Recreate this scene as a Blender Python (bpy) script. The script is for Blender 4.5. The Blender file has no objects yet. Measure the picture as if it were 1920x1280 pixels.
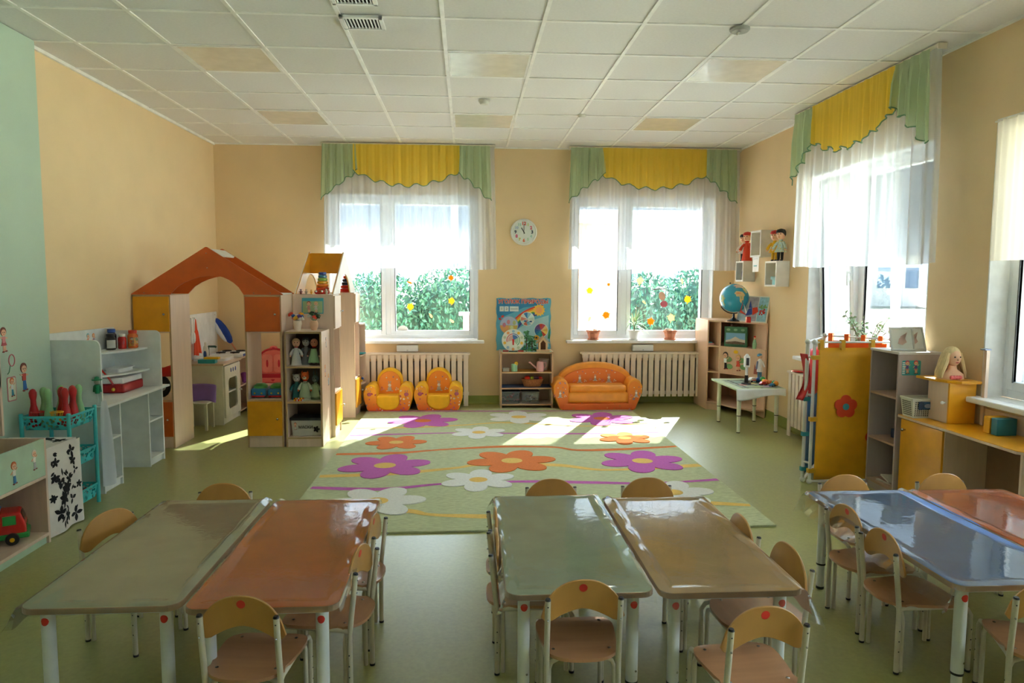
import bpy, bmesh, math, random
from mathutils import Matrix, Vector, Euler
C = bpy.context.scene.collection
PI = math.pi
sin, cos = math.sin, math.cos
random.seed(7)

# ---------------------------------------------------------------- camera
def make_camera():
    cam = bpy.data.cameras.new('camera'); co = bpy.data.objects.new('camera', cam); C.objects.link(co)
    yaw, pitch, roll = 0.0633154, 0.0870460, 0.0039657
    f = Vector((sin(yaw)*cos(pitch), cos(yaw)*cos(pitch), -sin(pitch)))
    r = Vector((cos(yaw), -sin(yaw), 0)); u = r.cross(f)
    r, u = r*cos(roll)+u*sin(roll), -r*sin(roll)+u*cos(roll)
    m = Matrix((r, u, -f)).transposed().to_4x4(); m.translation = (0, 0, 1.48)
    co.matrix_world = m
    cam.sensor_width = 36; cam.lens = 1329.08/1920*36; cam.clip_start = .05; cam.clip_end = 400
    bpy.context.scene.camera = co
make_camera()
S = bpy.context.scene
S.view_settings.view_transform = 'Standard'; S.view_settings.look = 'None'
S.view_settings.gamma = 1; S.view_settings.use_curve_mapping = False
S.view_settings.exposure = 1.5
S.cycles.max_bounces = 14; S.cycles.diffuse_bounces = 7; S.cycles.transparent_max_bounces = 24
S.cycles.sample_clamp_indirect = 6

# ---------------------------------------------------------------- sky and sun
def make_world():
    w = bpy.data.worlds.new('sky'); S.world = w; w.use_nodes = True
    nt = w.node_tree; nt.nodes.clear()
    out = nt.nodes.new('ShaderNodeOutputWorld'); bg = nt.nodes.new('ShaderNodeBackground')
    tc = nt.nodes.new('ShaderNodeTexCoord'); sp = nt.nodes.new('ShaderNodeSeparateXYZ'); rp = nt.nodes.new('ShaderNodeValToRGB')
    nt.links.new(tc.outputs['Generated'], sp.inputs[0]); nt.links.new(sp.outputs['Z'], rp.inputs[0])
    e = rp.color_ramp.elements
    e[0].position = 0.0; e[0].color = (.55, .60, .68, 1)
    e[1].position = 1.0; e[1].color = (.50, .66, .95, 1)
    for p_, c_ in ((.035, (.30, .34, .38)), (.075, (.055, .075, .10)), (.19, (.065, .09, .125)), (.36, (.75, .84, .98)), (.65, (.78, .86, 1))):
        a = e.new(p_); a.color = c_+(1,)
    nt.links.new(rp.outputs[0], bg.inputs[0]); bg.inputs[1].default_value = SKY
    nt.links.new(bg.outputs[0], out.inputs[0])
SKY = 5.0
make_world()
sun = bpy.data.lights.new('sun', 'SUN'); sun.energy = 92; sun.angle = math.radians(.5); sun.color = (1, .945, .86)
so = bpy.data.objects.new('sun', sun); C.objects.link(so)
so.location = (8, 16, 14); so.rotation_euler = Vector((-.453, -1, -.912)).to_track_quat('-Z', 'Y').to_euler()

# ---------------------------------------------------------------- materials
def lin(h):
    h = h.lstrip('#'); c = [int(h[i:i+2], 16)/255 for i in (0, 2, 4)]
    return tuple(x/12.92 if x <= .04045 else ((x+.055)/1.055)**2.4 for x in c) + (1,)
MC = {}
def mat(name, hexc='888888', rough=.5, noise=None, bump=None, coat=0, metal=0, spec=.5, emit=0, sub=0, trans=0):
    if name in MC: return MC[name]
    m = bpy.data.materials.new(name); m.use_nodes = True; MC[name] = m
    nt = m.node_tree; p = nt.nodes['Principled BSDF']
    p.inputs['Base Color'].default_value = lin(hexc); p.inputs['Roughness'].default_value = rough
    p.inputs['Metallic'].default_value = metal; p.inputs['Coat Weight'].default_value = coat; p.inputs['Coat Roughness'].default_value = .06
    p.inputs['Specular IOR Level'].default_value = spec
    if trans: p.inputs['Transmission Weight'].default_value = trans
    if emit:
        p.inputs['Emission Color'].default_value = lin(hexc); p.inputs['Emission Strength'].default_value = emit
    sc, amt, st = noise or (9, .08, (1, 1, 1))
    tc = nt.nodes.new('ShaderNodeTexCoord'); mp = nt.nodes.new('ShaderNodeMapping'); nz = nt.nodes.new('ShaderNodeTexNoise')
    mp.inputs['Scale'].default_value = st
    nz.inputs['Scale'].default_value = sc; nz.inputs['Detail'].default_value = 4
    nt.links.new(tc.outputs['Object'], mp.inputs[0]); nt.links.new(mp.outputs[0], nz.inputs['Vector'])
    mr = nt.nodes.new('ShaderNodeMapRange'); mr.inputs[1].default_value = .3; mr.inputs[2].default_value = .7
    mr.inputs[3].default_value = 1-amt; mr.inputs[4].default_value = 1+amt
    nt.links.new(nz.outputs['Fac'], mr.inputs[0])
    mx = nt.nodes.new('ShaderNodeVectorMath'); mx.operation = 'SCALE'
    mx.inputs[0].default_value = lin(hexc)[:3]; nt.links.new(mr.outputs[0], mx.inputs['Scale'])
    nt.links.new(mx.outputs[0], p.inputs['Base Color'])
    if bump:
        bs, bst = bump; n2 = nt.nodes.new('ShaderNodeTexNoise'); n2.inputs['Scale'].default_value = bs; n2.inputs['Detail'].default_value = 3
        nt.links.new(tc.outputs['Object'], n2.inputs['Vector'])
        b = nt.nodes.new('ShaderNodeBump'); b.inputs['Strength'].default_value = bst; b.inputs['Distance'].default_value = .01
        nt.links.new(n2.outputs['Fac'], b.inputs['Height']); nt.links.new(b.outputs[0], p.inputs['Normal'])
        if coat: nt.links.new(b.outputs[0], p.inputs['Coat Normal'])
    return m
def wood(name, hexc, st=(30, 30, 2), amt=.10, rough=.45, coat=.1):
    return mat(name, hexc, rough, noise=(1.6, amt, st), coat=coat)
def sheer(name, hexc, tr=.5, tl=.6):
    """thin curtain cloth: some light straight through, the rest scattered both ways"""
    if name in MC: return MC[name]
    m = bpy.data.materials.new(name); m.use_nodes = True; MC[name] = m; nt = m.node_tree; nt.nodes.clear()
    o = nt.nodes.new('ShaderNodeOutputMaterial'); a = nt.nodes.new('ShaderNodeMixShader'); b = nt.nodes.new('ShaderNodeMixShader')
    T = nt.nodes.new('ShaderNodeBsdfTransparent'); D = nt.nodes.new('ShaderNodeBsdfDiffuse'); L = nt.nodes.new('ShaderNodeBsdfTranslucent')
    c = lin(hexc); D.inputs[0].default_value = c; L.inputs[0].default_value = c
    T.inputs[0].default_value = tuple(.35+.65*x for x in c[:3])+(1,)
    # more thread crosses the view where the cloth turns edge on
    lw = nt.nodes.new('ShaderNodeLayerWeight'); lw.inputs[0].default_value = .35
    mr = nt.nodes.new('ShaderNodeMapRange'); mr.inputs[3].default_value = 1-tr; mr.inputs[4].default_value = 1-tr*.35
    nt.links.new(lw.outputs['Facing'], mr.inputs[0]); nt.links.new(mr.outputs[0], a.inputs[0])
    b.inputs[0].default_value = tl
    nt.links.new(D.outputs[0], b.inputs[1]); nt.links.new(L.outputs[0], b.inputs[2])
    nt.links.new(T.outputs[0], a.inputs[1]); nt.links.new(b.outputs[0], a.inputs[2]); nt.links.new(a.outputs[0], o.inputs[0])
    return m
def clear(name, tint='ffffff', ior=1.45, rough=.02, gain=1.0, bump=None, haze=0):
    """thin clear sheet (pane, vinyl film): see-through with a Fresnel shine"""
    if name in MC: return MC[name]
    m = bpy.data.materials.new(name); m.use_nodes = True; MC[name] = m; nt = m.node_tree; nt.nodes.clear()
    o = nt.nodes.new('ShaderNodeOutputMaterial'); a = nt.nodes.new('ShaderNodeMixShader')
    T = nt.nodes.new('ShaderNodeBsdfTransparent'); G_ = nt.nodes.new('ShaderNodeBsdfGlossy'); F = nt.nodes.new('ShaderNodeFresnel')
    T.inputs[0].default_value = lin(tint); G_.inputs['Roughness'].default_value = rough; F.inputs[0].default_value = ior
    mu = nt.nodes.new('ShaderNodeMath'); mu.operation = 'MULTIPLY'; mu.inputs[1].default_value = gain; mu.use_clamp = True
    nt.links.new(F.outputs[0], mu.inputs[0]); nt.links.new(mu.outputs[0], a.inputs[0])
    nt.links.new(T.outputs[0], a.inputs[1]); nt.links.new(G_.outputs[0], a.inputs[2])
    last = a
    if haze:
        d = nt.nodes.new('ShaderNodeBsdfDiffuse'); d.inputs[0].default_value = (.8, .85, .85, 1)
        h = nt.nodes.new('ShaderNodeMixShader'); h.inputs[0].default_value = haze
        nt.links.new(a.outputs[0], h.inputs[1]); nt.links.new(d.outputs[0], h.inputs[2]); last = h
    if bump:
        tc = nt.nodes.new('ShaderNodeTexCoord'); n = nt.nodes.new('ShaderNodeTexNoise'); n.inputs['Scale'].default_value = bump[0]; n.inputs['Detail'].default_value = 3
        n.inputs['Distortion'].default_value = .6
        nt.links.new(tc.outputs['Object'], n.inputs['Vector'])
        b = nt.nodes.new('ShaderNodeBump'); b.inputs['Strength'].default_value = bump[1]; b.inputs['Distance'].default_value = .01
        nt.links.new(n.outputs['Fac'], b.inputs['Height']); nt.links.new(b.outputs[0], G_.inputs['Normal']); nt.links.new(b.outputs[0], F.inputs['Normal'])
    nt.links.new(last.outputs[0], o.inputs[0])
    return m
def lattice(name, hexc, scale=26, thr=.42):
    """openwork plastic: rows of small petal holes"""
    if name in MC: return MC[name]
    m = mat(name, hexc, .35); nt = m.node_tree; p = nt.nodes['Principled BSDF']; o = nt.nodes['Material Output']
    tc = nt.nodes.new('ShaderNodeTexCoord'); v = nt.nodes.new('ShaderNodeTexVoronoi'); v.inputs['Scale'].default_value = scale; v.inputs['Randomness'].default_value = .75
    nt.links.new(tc.outputs['Object'], v.inputs['Vector'])
    g = nt.nodes.new('ShaderNodeMath'); g.operation = 'LESS_THAN'; g.inputs[1].default_value = thr
    nt.links.new(v.outputs['Distance'], g.inputs[0])
    a = nt.nodes.new('ShaderNodeMixShader'); T = nt.nodes.new('ShaderNodeBsdfTransparent')
    nt.links.new(g.outputs[0], a.inputs[0]); nt.links.new(p.outputs[0], a.inputs[1]); nt.links.new(T.outputs[0], a.inputs[2]); nt.links.new(a.outputs[0], o.inputs[0])
    return m
def dotted(name, base, cols, scale=28, thr=.33, grad=None, rough=.45):
    """printed cloth: scattered coloured blobs over a base that may run to a second colour downwards"""
    if name in MC: return MC[name]
    m = mat(name, base, rough); nt = m.node_tree; p = nt.nodes['Principled BSDF']
    tc = nt.nodes.new('ShaderNodeTexCoord'); v = nt.nodes.new('ShaderNodeTexVoronoi'); v.inputs['Scale'].default_value = scale
    nz = nt.nodes.new('ShaderNodeTexNoise'); nz.inputs['Scale'].default_value = scale*.8
    ad = nt.nodes.new('ShaderNodeVectorMath'); ad.operation = 'MULTIPLY_ADD'; ad.inputs[1].default_value = (.04, .04, .04)
    nt.links.new(nz.outputs['Color'], ad.inputs[0]); nt.links.new(tc.outputs['Object'], ad.inputs[2]); nt.links.new(tc.outputs['Object'], nz.inputs['Vector'])
    nt.links.new(ad.outputs[0], v.inputs['Vector'])
    g = nt.nodes.new('ShaderNodeMath'); g.operation = 'LESS_THAN'; g.inputs[1].default_value = thr; nt.links.new(v.outputs['Distance'], g.inputs[0])
    rp = nt.nodes.new('ShaderNodeValToRGB'); rp.color_ramp.interpolation = 'CONSTANT'; e = rp.color_ramp.elements
    sp = nt.nodes.new('ShaderNodeSeparateColor'); nt.links.new(v.outputs['Color'], sp.inputs[0]); nt.links.new(sp.outputs[0], rp.inputs[0])
    e[0].color = lin(cols[0]); e[0].position = 0; e[1].position = .999; e[1].color = lin(cols[-1])
    for i, c in enumerate(cols[1:], 1):
        x = e.new(i/len(cols)); x.color = lin(c)
    mx = nt.nodes.new('ShaderNodeMix'); mx.data_type = 'RGBA'; nt.links.new(g.outputs[0], mx.inputs['Factor']); nt.links.new(rp.outputs[0], mx.inputs[7])
    mx.inputs[6].default_value = lin(base)
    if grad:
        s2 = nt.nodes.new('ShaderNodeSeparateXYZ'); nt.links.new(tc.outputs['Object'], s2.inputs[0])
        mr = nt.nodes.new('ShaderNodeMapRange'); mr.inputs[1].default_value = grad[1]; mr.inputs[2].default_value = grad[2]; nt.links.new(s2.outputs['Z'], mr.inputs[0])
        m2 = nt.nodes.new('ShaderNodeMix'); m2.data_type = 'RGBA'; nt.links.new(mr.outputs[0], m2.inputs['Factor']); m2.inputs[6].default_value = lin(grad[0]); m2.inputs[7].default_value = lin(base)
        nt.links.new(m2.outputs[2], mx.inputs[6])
    nt.links.new(mx.outputs[2], p.inputs['Base Color'])
    return m
def bricks(name, a, b, mo, scale=4.2):
    if name in MC: return MC[name]
    m = mat(name, a, .85); nt = m.node_tree; p = nt.nodes['Principled BSDF']
    tc = nt.nodes.new('ShaderNodeTexCoord'); mp = nt.nodes.new('ShaderNodeMapping'); mp.inputs['Rotation'].default_value = (PI/2, 0, 0)
    br = nt.nodes.new('ShaderNodeTexBrick'); br.inputs['Scale'].default_value = scale; br.inputs['Mortar Size'].default_value = .012
    br.inputs[1].default_value = lin(a); br.inputs[2].default_value = lin(b); br.inputs[3].default_value = lin(mo)
    nt.links.new(tc.outputs['Object'], mp.inputs[0]); nt.links.new(mp.outputs[0], br.inputs[0]); nt.links.new(br.outputs[0], p.inputs['Base Color'])
    return m

# ---------------------------------------------------------------- mesh builder
OFF = {}          # world matrix of every thing, so parts can be written in world or local coordinates
class G:
    def __init__(s, world=False, X=None):
        s.v = []; s.f = []; s.fm = []; s.mats = []; s.X = X or Matrix(); s.world = world
    def mi(s, m):
        if m not in s.mats: s.mats.append(m)
        return s.mats.index(m)
    def add(s, vs, fs, m):
        k = len(s.v); i = s.mi(m)
        s.v += [s.X @ Vector(p) for p in vs]
        for f in fs: s.f.append([k+j for j in f]); s.fm.append(i)
        return s
    def box(s, x0, x1, y0, y1, z0, z1, m):
        vs = [(x, y, z) for x in (x0, x1) for y in (y0, y1) for z in (z0, z1)]
        return s.add(vs, [(0, 1, 3, 2), (4, 6, 7, 5), (0, 4, 5, 1), (2, 3, 7, 6), (0, 2, 6, 4), (1, 5, 7, 3)], m)
    def obox(s, c, d, m, rot=(0, 0, 0)):
        R = Matrix.Translation(c) @ Euler(rot).to_matrix().to_4x4(); o = s.X; s.X = o @ R
        s.box(-d[0]/2, d[0]/2, -d[1]/2, d[1]/2, -d[2]/2, d[2]/2, m); s.X = o; return s
    def prism(s, pts, ax, a, b, m, cap=True):
        """polygon extruded along an axis; pts are the other two coordinates in x,y,z order"""
        def P(p, t): return {'x': (t, p[0], p[1]), 'y': (p[0], t, p[1]), 'z': (p[0], p[1], t)}[ax]
        n = len(pts); vs = [P(p, a) for p in pts]+[P(p, b) for p in pts]
        fs = [(i, (i+1) % n, n+(i+1) % n, n+i) for i in range(n)]
        if cap: fs += [tuple(range(n-1, -1, -1)), tuple(range(n, 2*n))]
        return s.add(vs, fs, m)
    def tube(s, pts, r, m, n=10, closed=False, cap=True):
        pts = [Vector(p) for p in pts]; N = len(pts); vs = []; fs = []
        rr = r if isinstance(r, (list, tuple)) else [r]*N
        prev = None
        for i, p in enumerate(pts):
            if closed: t = pts[(i+1) % N]-pts[i-1]
            else: t = pts[min(i+1, N-1)]-pts[max(i-1, 0)]
            t.normalize()
            if prev is None:
                a = Vector((0, 0, 1)) if abs(t.z) < .9 else Vector((1, 0, 0)); u = t.cross(a).normalized()
            else: u = (prev-t*prev.dot(t)).normalized()
            prev = u; w = t.cross(u)
            vs += [p+(u*cos(2*PI*k/n)+w*sin(2*PI*k/n))*rr[i] for k in range(n)]
        M_ = N if closed else N-1
        for i in range(M_):
            j = (i+1) % N
            fs += [(i*n+k, i*n+(k+1) % n, j*n+(k+1) % n, j*n+k) for k in range(n)]
        if cap and not closed: fs += [tuple(range(n-1, -1, -1)), tuple((N-1)*n+k for k in range(n))]
        return s.add(vs, fs, m)
    def lathe(s, c, prof, m, n=20, sx=1, sy=1):
        vs = []; fs = []; N = len(prof)
        for r, z in prof: vs += [(c[0]+max(r, 1e-4)*cos(2*PI*k/n)*sx, c[1]+max(r, 1e-4)*sin(2*PI*k/n)*sy, c[2]+z) for k in range(n)]
        for i in range(N-1): fs += [(i*n+k, i*n+(k+1) % n, (i+1)*n+(k+1) % n, (i+1)*n+k) for k in range(n)]
        fs += [tuple(range(n-1, -1, -1)), tuple((N-1)*n+k for k in range(n))]
        return s.add(vs, fs, m)
    def sph(s, c, r, m, n=14, rot=None):
        r = r if isinstance(r, (tuple, list)) else (r, r, r); h = n//2
        R = Euler(rot).to_matrix() if rot else Matrix.Identity(3)
        vs = []; fs = []
        for i in range(h+1):
            t = PI*i/h; q = max(sin(t), 1e-3)
            vs += [Vector(c)+R @ Vector((r[0]*q*cos(2*PI*k/n), r[1]*q*sin(2*PI*k/n), -r[2]*cos(t))) for k in range(n)]
        for i in range(h): fs += [(i*n+k, i*n+(k+1) % n, (i+1)*n+(k+1) % n, (i+1)*n+k) for k in range(n)]
        return s.add(vs, fs, m)
    def grid(s, fn, nu, nv, m):
        vs = [fn(i/nu, j/nv) for j in range(nv+1) for i in range(nu+1)]
        fs = [(j*(nu+1)+i, j*(nu+1)+i+1, (j+1)*(nu+1)+i+1, (j+1)*(nu+1)+i) for j in range(nv) for i in range(nu)]
        return s.add(vs, fs, m)
    def text(s, txt, size, m, M4, ext=.001, align='CENTER', bold=0):
        cu = bpy.data.curves.new('t', 'FONT'); cu.body = txt; cu.size = size; cu.extrude = ext; cu.align_x = align; cu.align_y = 'CENTER'; cu.offset = bold; cu.resolution_u = 2
        o = bpy.data.objects.new('t', cu); C.objects.link(o); dg = bpy.context.evaluated_depsgraph_get(); dg.update()
        me = bpy.data.meshes.new_from_object(o.evaluated_get(dg))
        ox = s.X; s.X = ox @ M4
        s.add([tuple(v.co) for v in me.vertices], [tuple(p.vertices) for p in me.polygons], m); s.X = ox
        bpy.data.objects.remove(o); bpy.data.curves.remove(cu); bpy.data.meshes.remove(me); return s
    def ob(s, name, parent=None, bev=0, smooth=False, sub=0, seg=2, solid=0, label=None, kind=None, cat=None, group=None, fixn=True):
        vs = s.v
        if parent is not None:
            if s.world: inv = OFF[parent.name].inverted(); vs = [inv @ v for v in vs]
            loc = Vector((0, 0, 0))
        else:
            xs = [v.x for v in vs]; ys = [v.y for v in vs]; zs = [v.z for v in vs]
            loc = Vector(((min(xs)+max(xs))/2, (min(ys)+max(ys))/2, min(zs))); vs = [v-loc for v in vs]
        me = bpy.data.meshes.new(name); me.from_pydata([tuple(v) for v in vs], [], s.f)
        for m in s.mats: me.materials.append(m)
        me.polygons.foreach_set('material_index', s.fm)
        if fixn:
            b = bmesh.new(); b.from_mesh(me); bmesh.ops.recalc_face_normals(b, faces=b.faces); b.to_mesh(me); b.free()
        if smooth:
            me.polygons.foreach_set('use_smooth', [True]*len(me.polygons))
            try: me.set_sharp_from_angle(angle=math.radians(42))
            except Exception: pass
        me.update()
        o = bpy.data.objects.new(name, me); C.objects.link(o); o.location = loc
        if parent is not None: o.parent = parent; OFF[o.name] = OFF[parent.name]
        else: OFF[o.name] = Matrix.Translation(loc)
        if solid:
            q = o.modifiers.new('solid', 'SOLIDIFY'); q.thickness = solid; q.offset = 0
        if bev:
            q = o.modifiers.new('bevel', 'BEVEL'); q.width = bev; q.segments = seg; q.limit_method = 'ANGLE'; q.angle_limit = math.radians(40)
        if sub:
            q = o.modifiers.new('sub', 'SUBSURF'); q.levels = sub; q.render_levels = sub
        for k, val in (('label', label), ('kind', kind), ('category', cat), ('group', group)):
            if val: o[k] = val
        return o
def thing(name, label, cat, loc=(0, 0, 0), rz=0, group=None):
    o = bpy.data.objects.new(name, None); C.objects.link(o); o.empty_display_size = .1
    o.location = loc; o.rotation_euler = (0, 0, rz); o['label'] = label; o['category'] = cat
    if group: o['group'] = group
    OFF[o.name] = Matrix.Translation(loc) @ Matrix.Rotation(rz, 4, 'Z')
    return o
def dup(root, loc, rz, label, group=None):
    def cp(o, par):
        c = o.copy(); C.objects.link(c)
        if par: c.parent = par
        for ch in kids[o.name]: cp(ch, c)
        return c
    kids = {}
    for o in bpy.data.objects: kids.setdefault(o.name, [])
    for o in bpy.data.objects:
        if o.parent: kids[o.parent.name].append(o)
    r = cp(root, None); r.location = loc; r.rotation_euler = (0, 0, rz); r['label'] = label
    if group: r['group'] = group
    OFF[r.name] = Matrix.Translation(loc) @ Matrix.Rotation(rz, 4, 'Z')
    return r
def T(x, y, z): return Matrix.Translation((x, y, z))
def RZ(a): return Matrix.Rotation(a, 4, 'Z')
def RX(a): return Matrix.Rotation(a, 4, 'X')
UPY = RX(PI/2)                                     # stands flat lettering up, facing -Y
FACEX = RZ(PI/2) @ RX(PI/2)                        # stands it up facing +X
FACENX = RZ(-PI/2) @ RX(PI/2)                      # stands it up facing -X
def rrect(w, h, r, n=5):
    p = []
    for cx, cy, a0 in ((w/2-r, h/2-r, 0), (-w/2+r, h/2-r, PI/2), (-w/2+r, -h/2+r, PI), (w/2-r, -h/2+r, 1.5*PI)):
        p += [(cx+r*cos(a0+PI/2*k/n), cy+r*sin(a0+PI/2*k/n)) for k in range(n+1)]
    return p
def ell(cx, cy, rx, ry, n=20, a=0):
    return [(cx+rx*cos(t)*cos(a)-ry*sin(t)*sin(a), cy+rx*cos(t)*sin(a)+ry*sin(t)*cos(a)) for t in [2*PI*k/n for k in range(n)]]
# ================================================================ SETTING
XL, XR, YB, YF, ZC = -2.87, 3.21, 8.39, -1.7, 3.006
WT = .5
W_BEIGE = mat('beige_plaster', 'e6cca1', .8, noise=(3, .025, (1, 1, 1)), bump=(160, .12))
W_MINT = mat('mint_plaster', 'bacfbd', .8, noise=(3, .03, (1, 1, 1)), bump=(160, .15))
W_WHITE = mat('white_paint', 'eceef0', .45)
PVC = mat('white_window_plastic', 'e9edf2', .3, noise=(3, .01, (1, 1, 1)))
FLOOR = mat('green_vinyl_floor', '96995c', .42, noise=(55, .09, (1, 1, 1)), bump=(5, .01), coat=.45)
SKIRT = mat('green_vinyl_skirting', '8a9440', .4)
TILE = mat('ceiling_tile', 'e2e2e2', .85, noise=(60, .03, (1, 1, 1)), bump=(220, .1))
TBAR = mat('white_grid_metal', 'f1f2f0', .4)
BACKWIN = [(-1.60, .13), (1.235, 2.955)]
RIGHTWIN = [(6.52, 4.77), (4.2, 2.45), (1.75, 0)]
Z0, Z1 = .765, 2.457
g = G(True); g.box(XL-.2, XR+WT, YF-.2, YB+WT, -.12, 0, FLOOR); g.ob('floor', kind='structure')
g = G(True)
xs = [XL-.2]+[x for w in BACKWIN for x in w]+[XR]
for i in range(0, len(xs), 2): g.box(xs[i], xs[i+1], YB, YB+WT, 0, 3.2, W_BEIGE)
for a, b in BACKWIN: g.box(a, b, YB, YB+WT, 0, Z0-.03, W_BEIGE); g.box(a, b, YB, YB+WT, Z1, 3.2, W_BEIGE)
g.ob('wall_back', kind='structure')
g = G(True)
ys = [YB+WT]+[y for w in RIGHTWIN for y in w]+[YF-.2]
for i in range(0, len(ys), 2): g.box(XR, XR+WT, ys[i+1], ys[i], 0, 3.2, W_BEIGE)
for a, b in RIGHTWIN: g.box(XR, XR+WT, b, a, 0, Z0-.03, W_BEIGE); g.box(XR, XR+WT, b, a, Z1, 3.2, W_BEIGE)
g.ob('wall_right', kind='structure')
g = G(True); g.box(XL-.2, XL, YF-.2, YB, 0, 3.2, W_BEIGE); g.ob('wall_left', kind='structure')
g = G(True); g.box(XL, -2.79, YF, 4.92, 0, ZC, W_MINT); g.ob('wall_left_mint', bev=.006, kind='structure')
g = G(True)
g.box(XL-.2, -.9, YF-.2, YF, 0, 3.2, W_BEIGE); g.box(1.3, XR, YF-.2, YF, 0, 3.2, W_BEIGE); g.box(-.9, 1.3, YF-.2, YF, 2.3, 3.2, W_BEIGE)
g.ob('wall_front', kind='structure')
g = G(True); g.box(-.9, -.82, YF-.15, YF-.05, 0, 2.3, PVC); g.box(1.22, 1.3, YF-.15, YF-.05, 0, 2.3, PVC); g.box(.16, .24, YF-.15, YF-.05, 0, 2.3, PVC); g.box(-.9, 1.3, YF-.15, YF-.05, 2.22, 2.3, PVC); g.box(-.9, 1.3, YF-.15, YF-.05, 0, .1, PVC)
g.box(-.82, 1.22, YF-.12, YF-.08, .1, 2.22, PVC); g.ob('door_1', kind='structure')
FLOOR.node_tree.nodes['Principled BSDF'].inputs['Coat Roughness'].default_value = .3
# ceiling: tiles, grid bars
g = G(True); g.box(XL-.2, XR+WT, YF-.2, YB+WT, ZC+.004, ZC+.1, TILE); g.ob('ceiling', kind='structure')
g = G(True)
gx = [-.1416+.6*k for k in range(-5, 7)]; gy = [4.328+.6*k for k in range(-11, 8)]
gx = [x for x in gx if XL < x < XR]; gy = [y for y in gy if YF < y < YB]
for x in gx: g.box(x-.012, x+.012, YF, YB, ZC-.003, ZC+.01, TBAR)
for y in gy: g.box(XL, XR, y-.012, y+.012, ZC-.0025, ZC+.01, TBAR)
g.ob('trim_1', kind='structure')
g = G(True); g.box(XL, XL+.02, 4.92, YB, ZC-.02, ZC+.003, TBAR); g.box(XR-.02, XR, YF, YB, ZC-.012, ZC+.003, TBAR); g.box(XL, XR, YB-.02, YB, ZC-.012, ZC+.003, TBAR)
g.ob('trim_2', kind='structure')
# coved skirting
def cove(name, p0, p1, nrm):
    g = G(True); n = Vector(nrm+(0,)); a = Vector(p0+(0,)); b = Vector(p1+(0,))
    pr = [(0, .10), (.006, .10), (.008, .03), (.02, .008), (.045, .001), (0, .001)]
    vs = []; 
    for q in (a, b): vs += [q+n*d+Vector((0, 0, z)) for d, z in pr]
    k = len(pr); g.add(vs, [(i, (i+1) % k, k+(i+1) % k, k+i) for i in range(k)]+[tuple(range(k)), tuple(range(2*k-1, k-1, -1))], SKIRT)
    g.ob(name, kind='structure', smooth=True)
cove('baseboard_back', (XL, YB), (XR, YB), (0, -1)); cove('baseboard_right', (XR, YB), (XR, YF), (-1, 0)); cove('baseboard_left', (XL, 4.92), (XL, YB), (1, 0)); cove('baseboard_mint', (-2.79, YF), (-2.79, 4.92), (1, 0))

# windows: local x along the wall, y outwards, z up
GLASS = clear('window_glass', 'f4fafa', 1.45, .0, .9)
DARK = mat('dark_rubber', '202226', .5); STEEL = mat('brushed_steel', 'b9bcc0', .25, metal=1); CHROME = mat('chrome', 'd8dade', .12, metal=1)
def window(name, M, w, flip=False, tilt=False):
    Hh = Z1-Z0
    root = bpy.data.objects.new(name, None); C.objects.link(root); root['kind'] = 'structure'; root.matrix_world = M; OFF[name] = M
    g = G(); d0, d1 = .13, .20
    g.box(0, .055, d0, d1, 0, Hh, PVC); g.box(w-.055, w, d0, d1, 0, Hh, PVC); g.box(.055, w-.055, d0, d1, 0, .06, PVC); g.box(.055, w-.055, d0, d1, Hh-.06, Hh, PVC)
    mx = .665
    g.box(mx-.035, mx+.035, d0, d1, .06, Hh-.06, PVC); g.ob('window_frame', root, bev=.004)
    for a, b, hinge in ((.05, mx-.03, 0), (mx+.03, w-.05, 1)):
        s = G()
        if tilt and not hinge: s.X = T(0, d0, .05) @ RX(math.radians(3)) @ T(0, -d0, -.05)
        t = .055; y0, y1 = d0-.012, d0+.045
        s.box(a, a+t, y0, y1, .05, Hh-.05, PVC); s.box(b-t, b, y0, y1, .05, Hh-.05, PVC); s.box(a+t, b-t, y0, y1, .05, .05+t, PVC); s.box(a+t, b-t, y0, y1, Hh-.05-t, Hh-.05, PVC)
        sash = s.ob('sash', root, bev=.005)
        q = G(X=s.X); q.box(a+t-.006, b-t+.006, .155, .159, .05+t-.006, Hh-.05-t+.006, GLASS); q.ob('pane', sash)
        q = G(X=s.X); e = .007
        for yy in (y0-.0005,):
            q.box(a+t-e, a+t, yy, yy+.02, .05+t-e, Hh-.05-t+e, DARK); q.box(b-t, b-t+e, yy, yy+.02, .05+t-e, Hh-.05-t+e, DARK)
        q.ob('gasket', sash)
        if hinge == 0:
            q = G(X=s.X); q.box(b-.04, b-.015, y0-.01, y0, .72, .86, PVC); q.box(b-.036, b-.018, y0-.045, y0-.03, .68, .80, PVC); q.box(b-.036, b-.018, y0-.04, y0, .78, .80, PVC); q.ob('window_handle', sash, bev=.004)
    g = G(); g.box(-.002, .01, 0, d0, 0, Hh, W_WHITE); g.box(w-.01, w+.002, 0, d0, 0, Hh, W_WHITE); g.box(0, w, 0, d0, Hh-.01, Hh+.002, W_WHITE)
    g.box(-.002, .01, d1, WT, 0, Hh, W_WHITE); g.box(w-.01, w+.002, d1, WT, 0, Hh, W_WHITE); g.ob('window_reveal', root)
    g = G(); g.box(-.06, w+.07, -.10, 0, -.035, 0, W_WHITE); g.box(.0, w, 0, d0, -.03, 0, W_WHITE); g.ob('window_sill', root, bev=.008)
    g = G(); g.box(0, w, d1, WT+.04, -.04, -.015, STEEL); g.ob('outer_sill', root)
    return root
for i, (a, b) in enumerate(BACKWIN): window('window_%d' % (i+1), T(a, YB, Z0), b-a)
for i, (a, b) in enumerate(RIGHTWIN): window('window_%d' % (i+3), T(XR, a, Z0) @ RZ(-PI/2), a-b, tilt=(i == 0))

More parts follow.
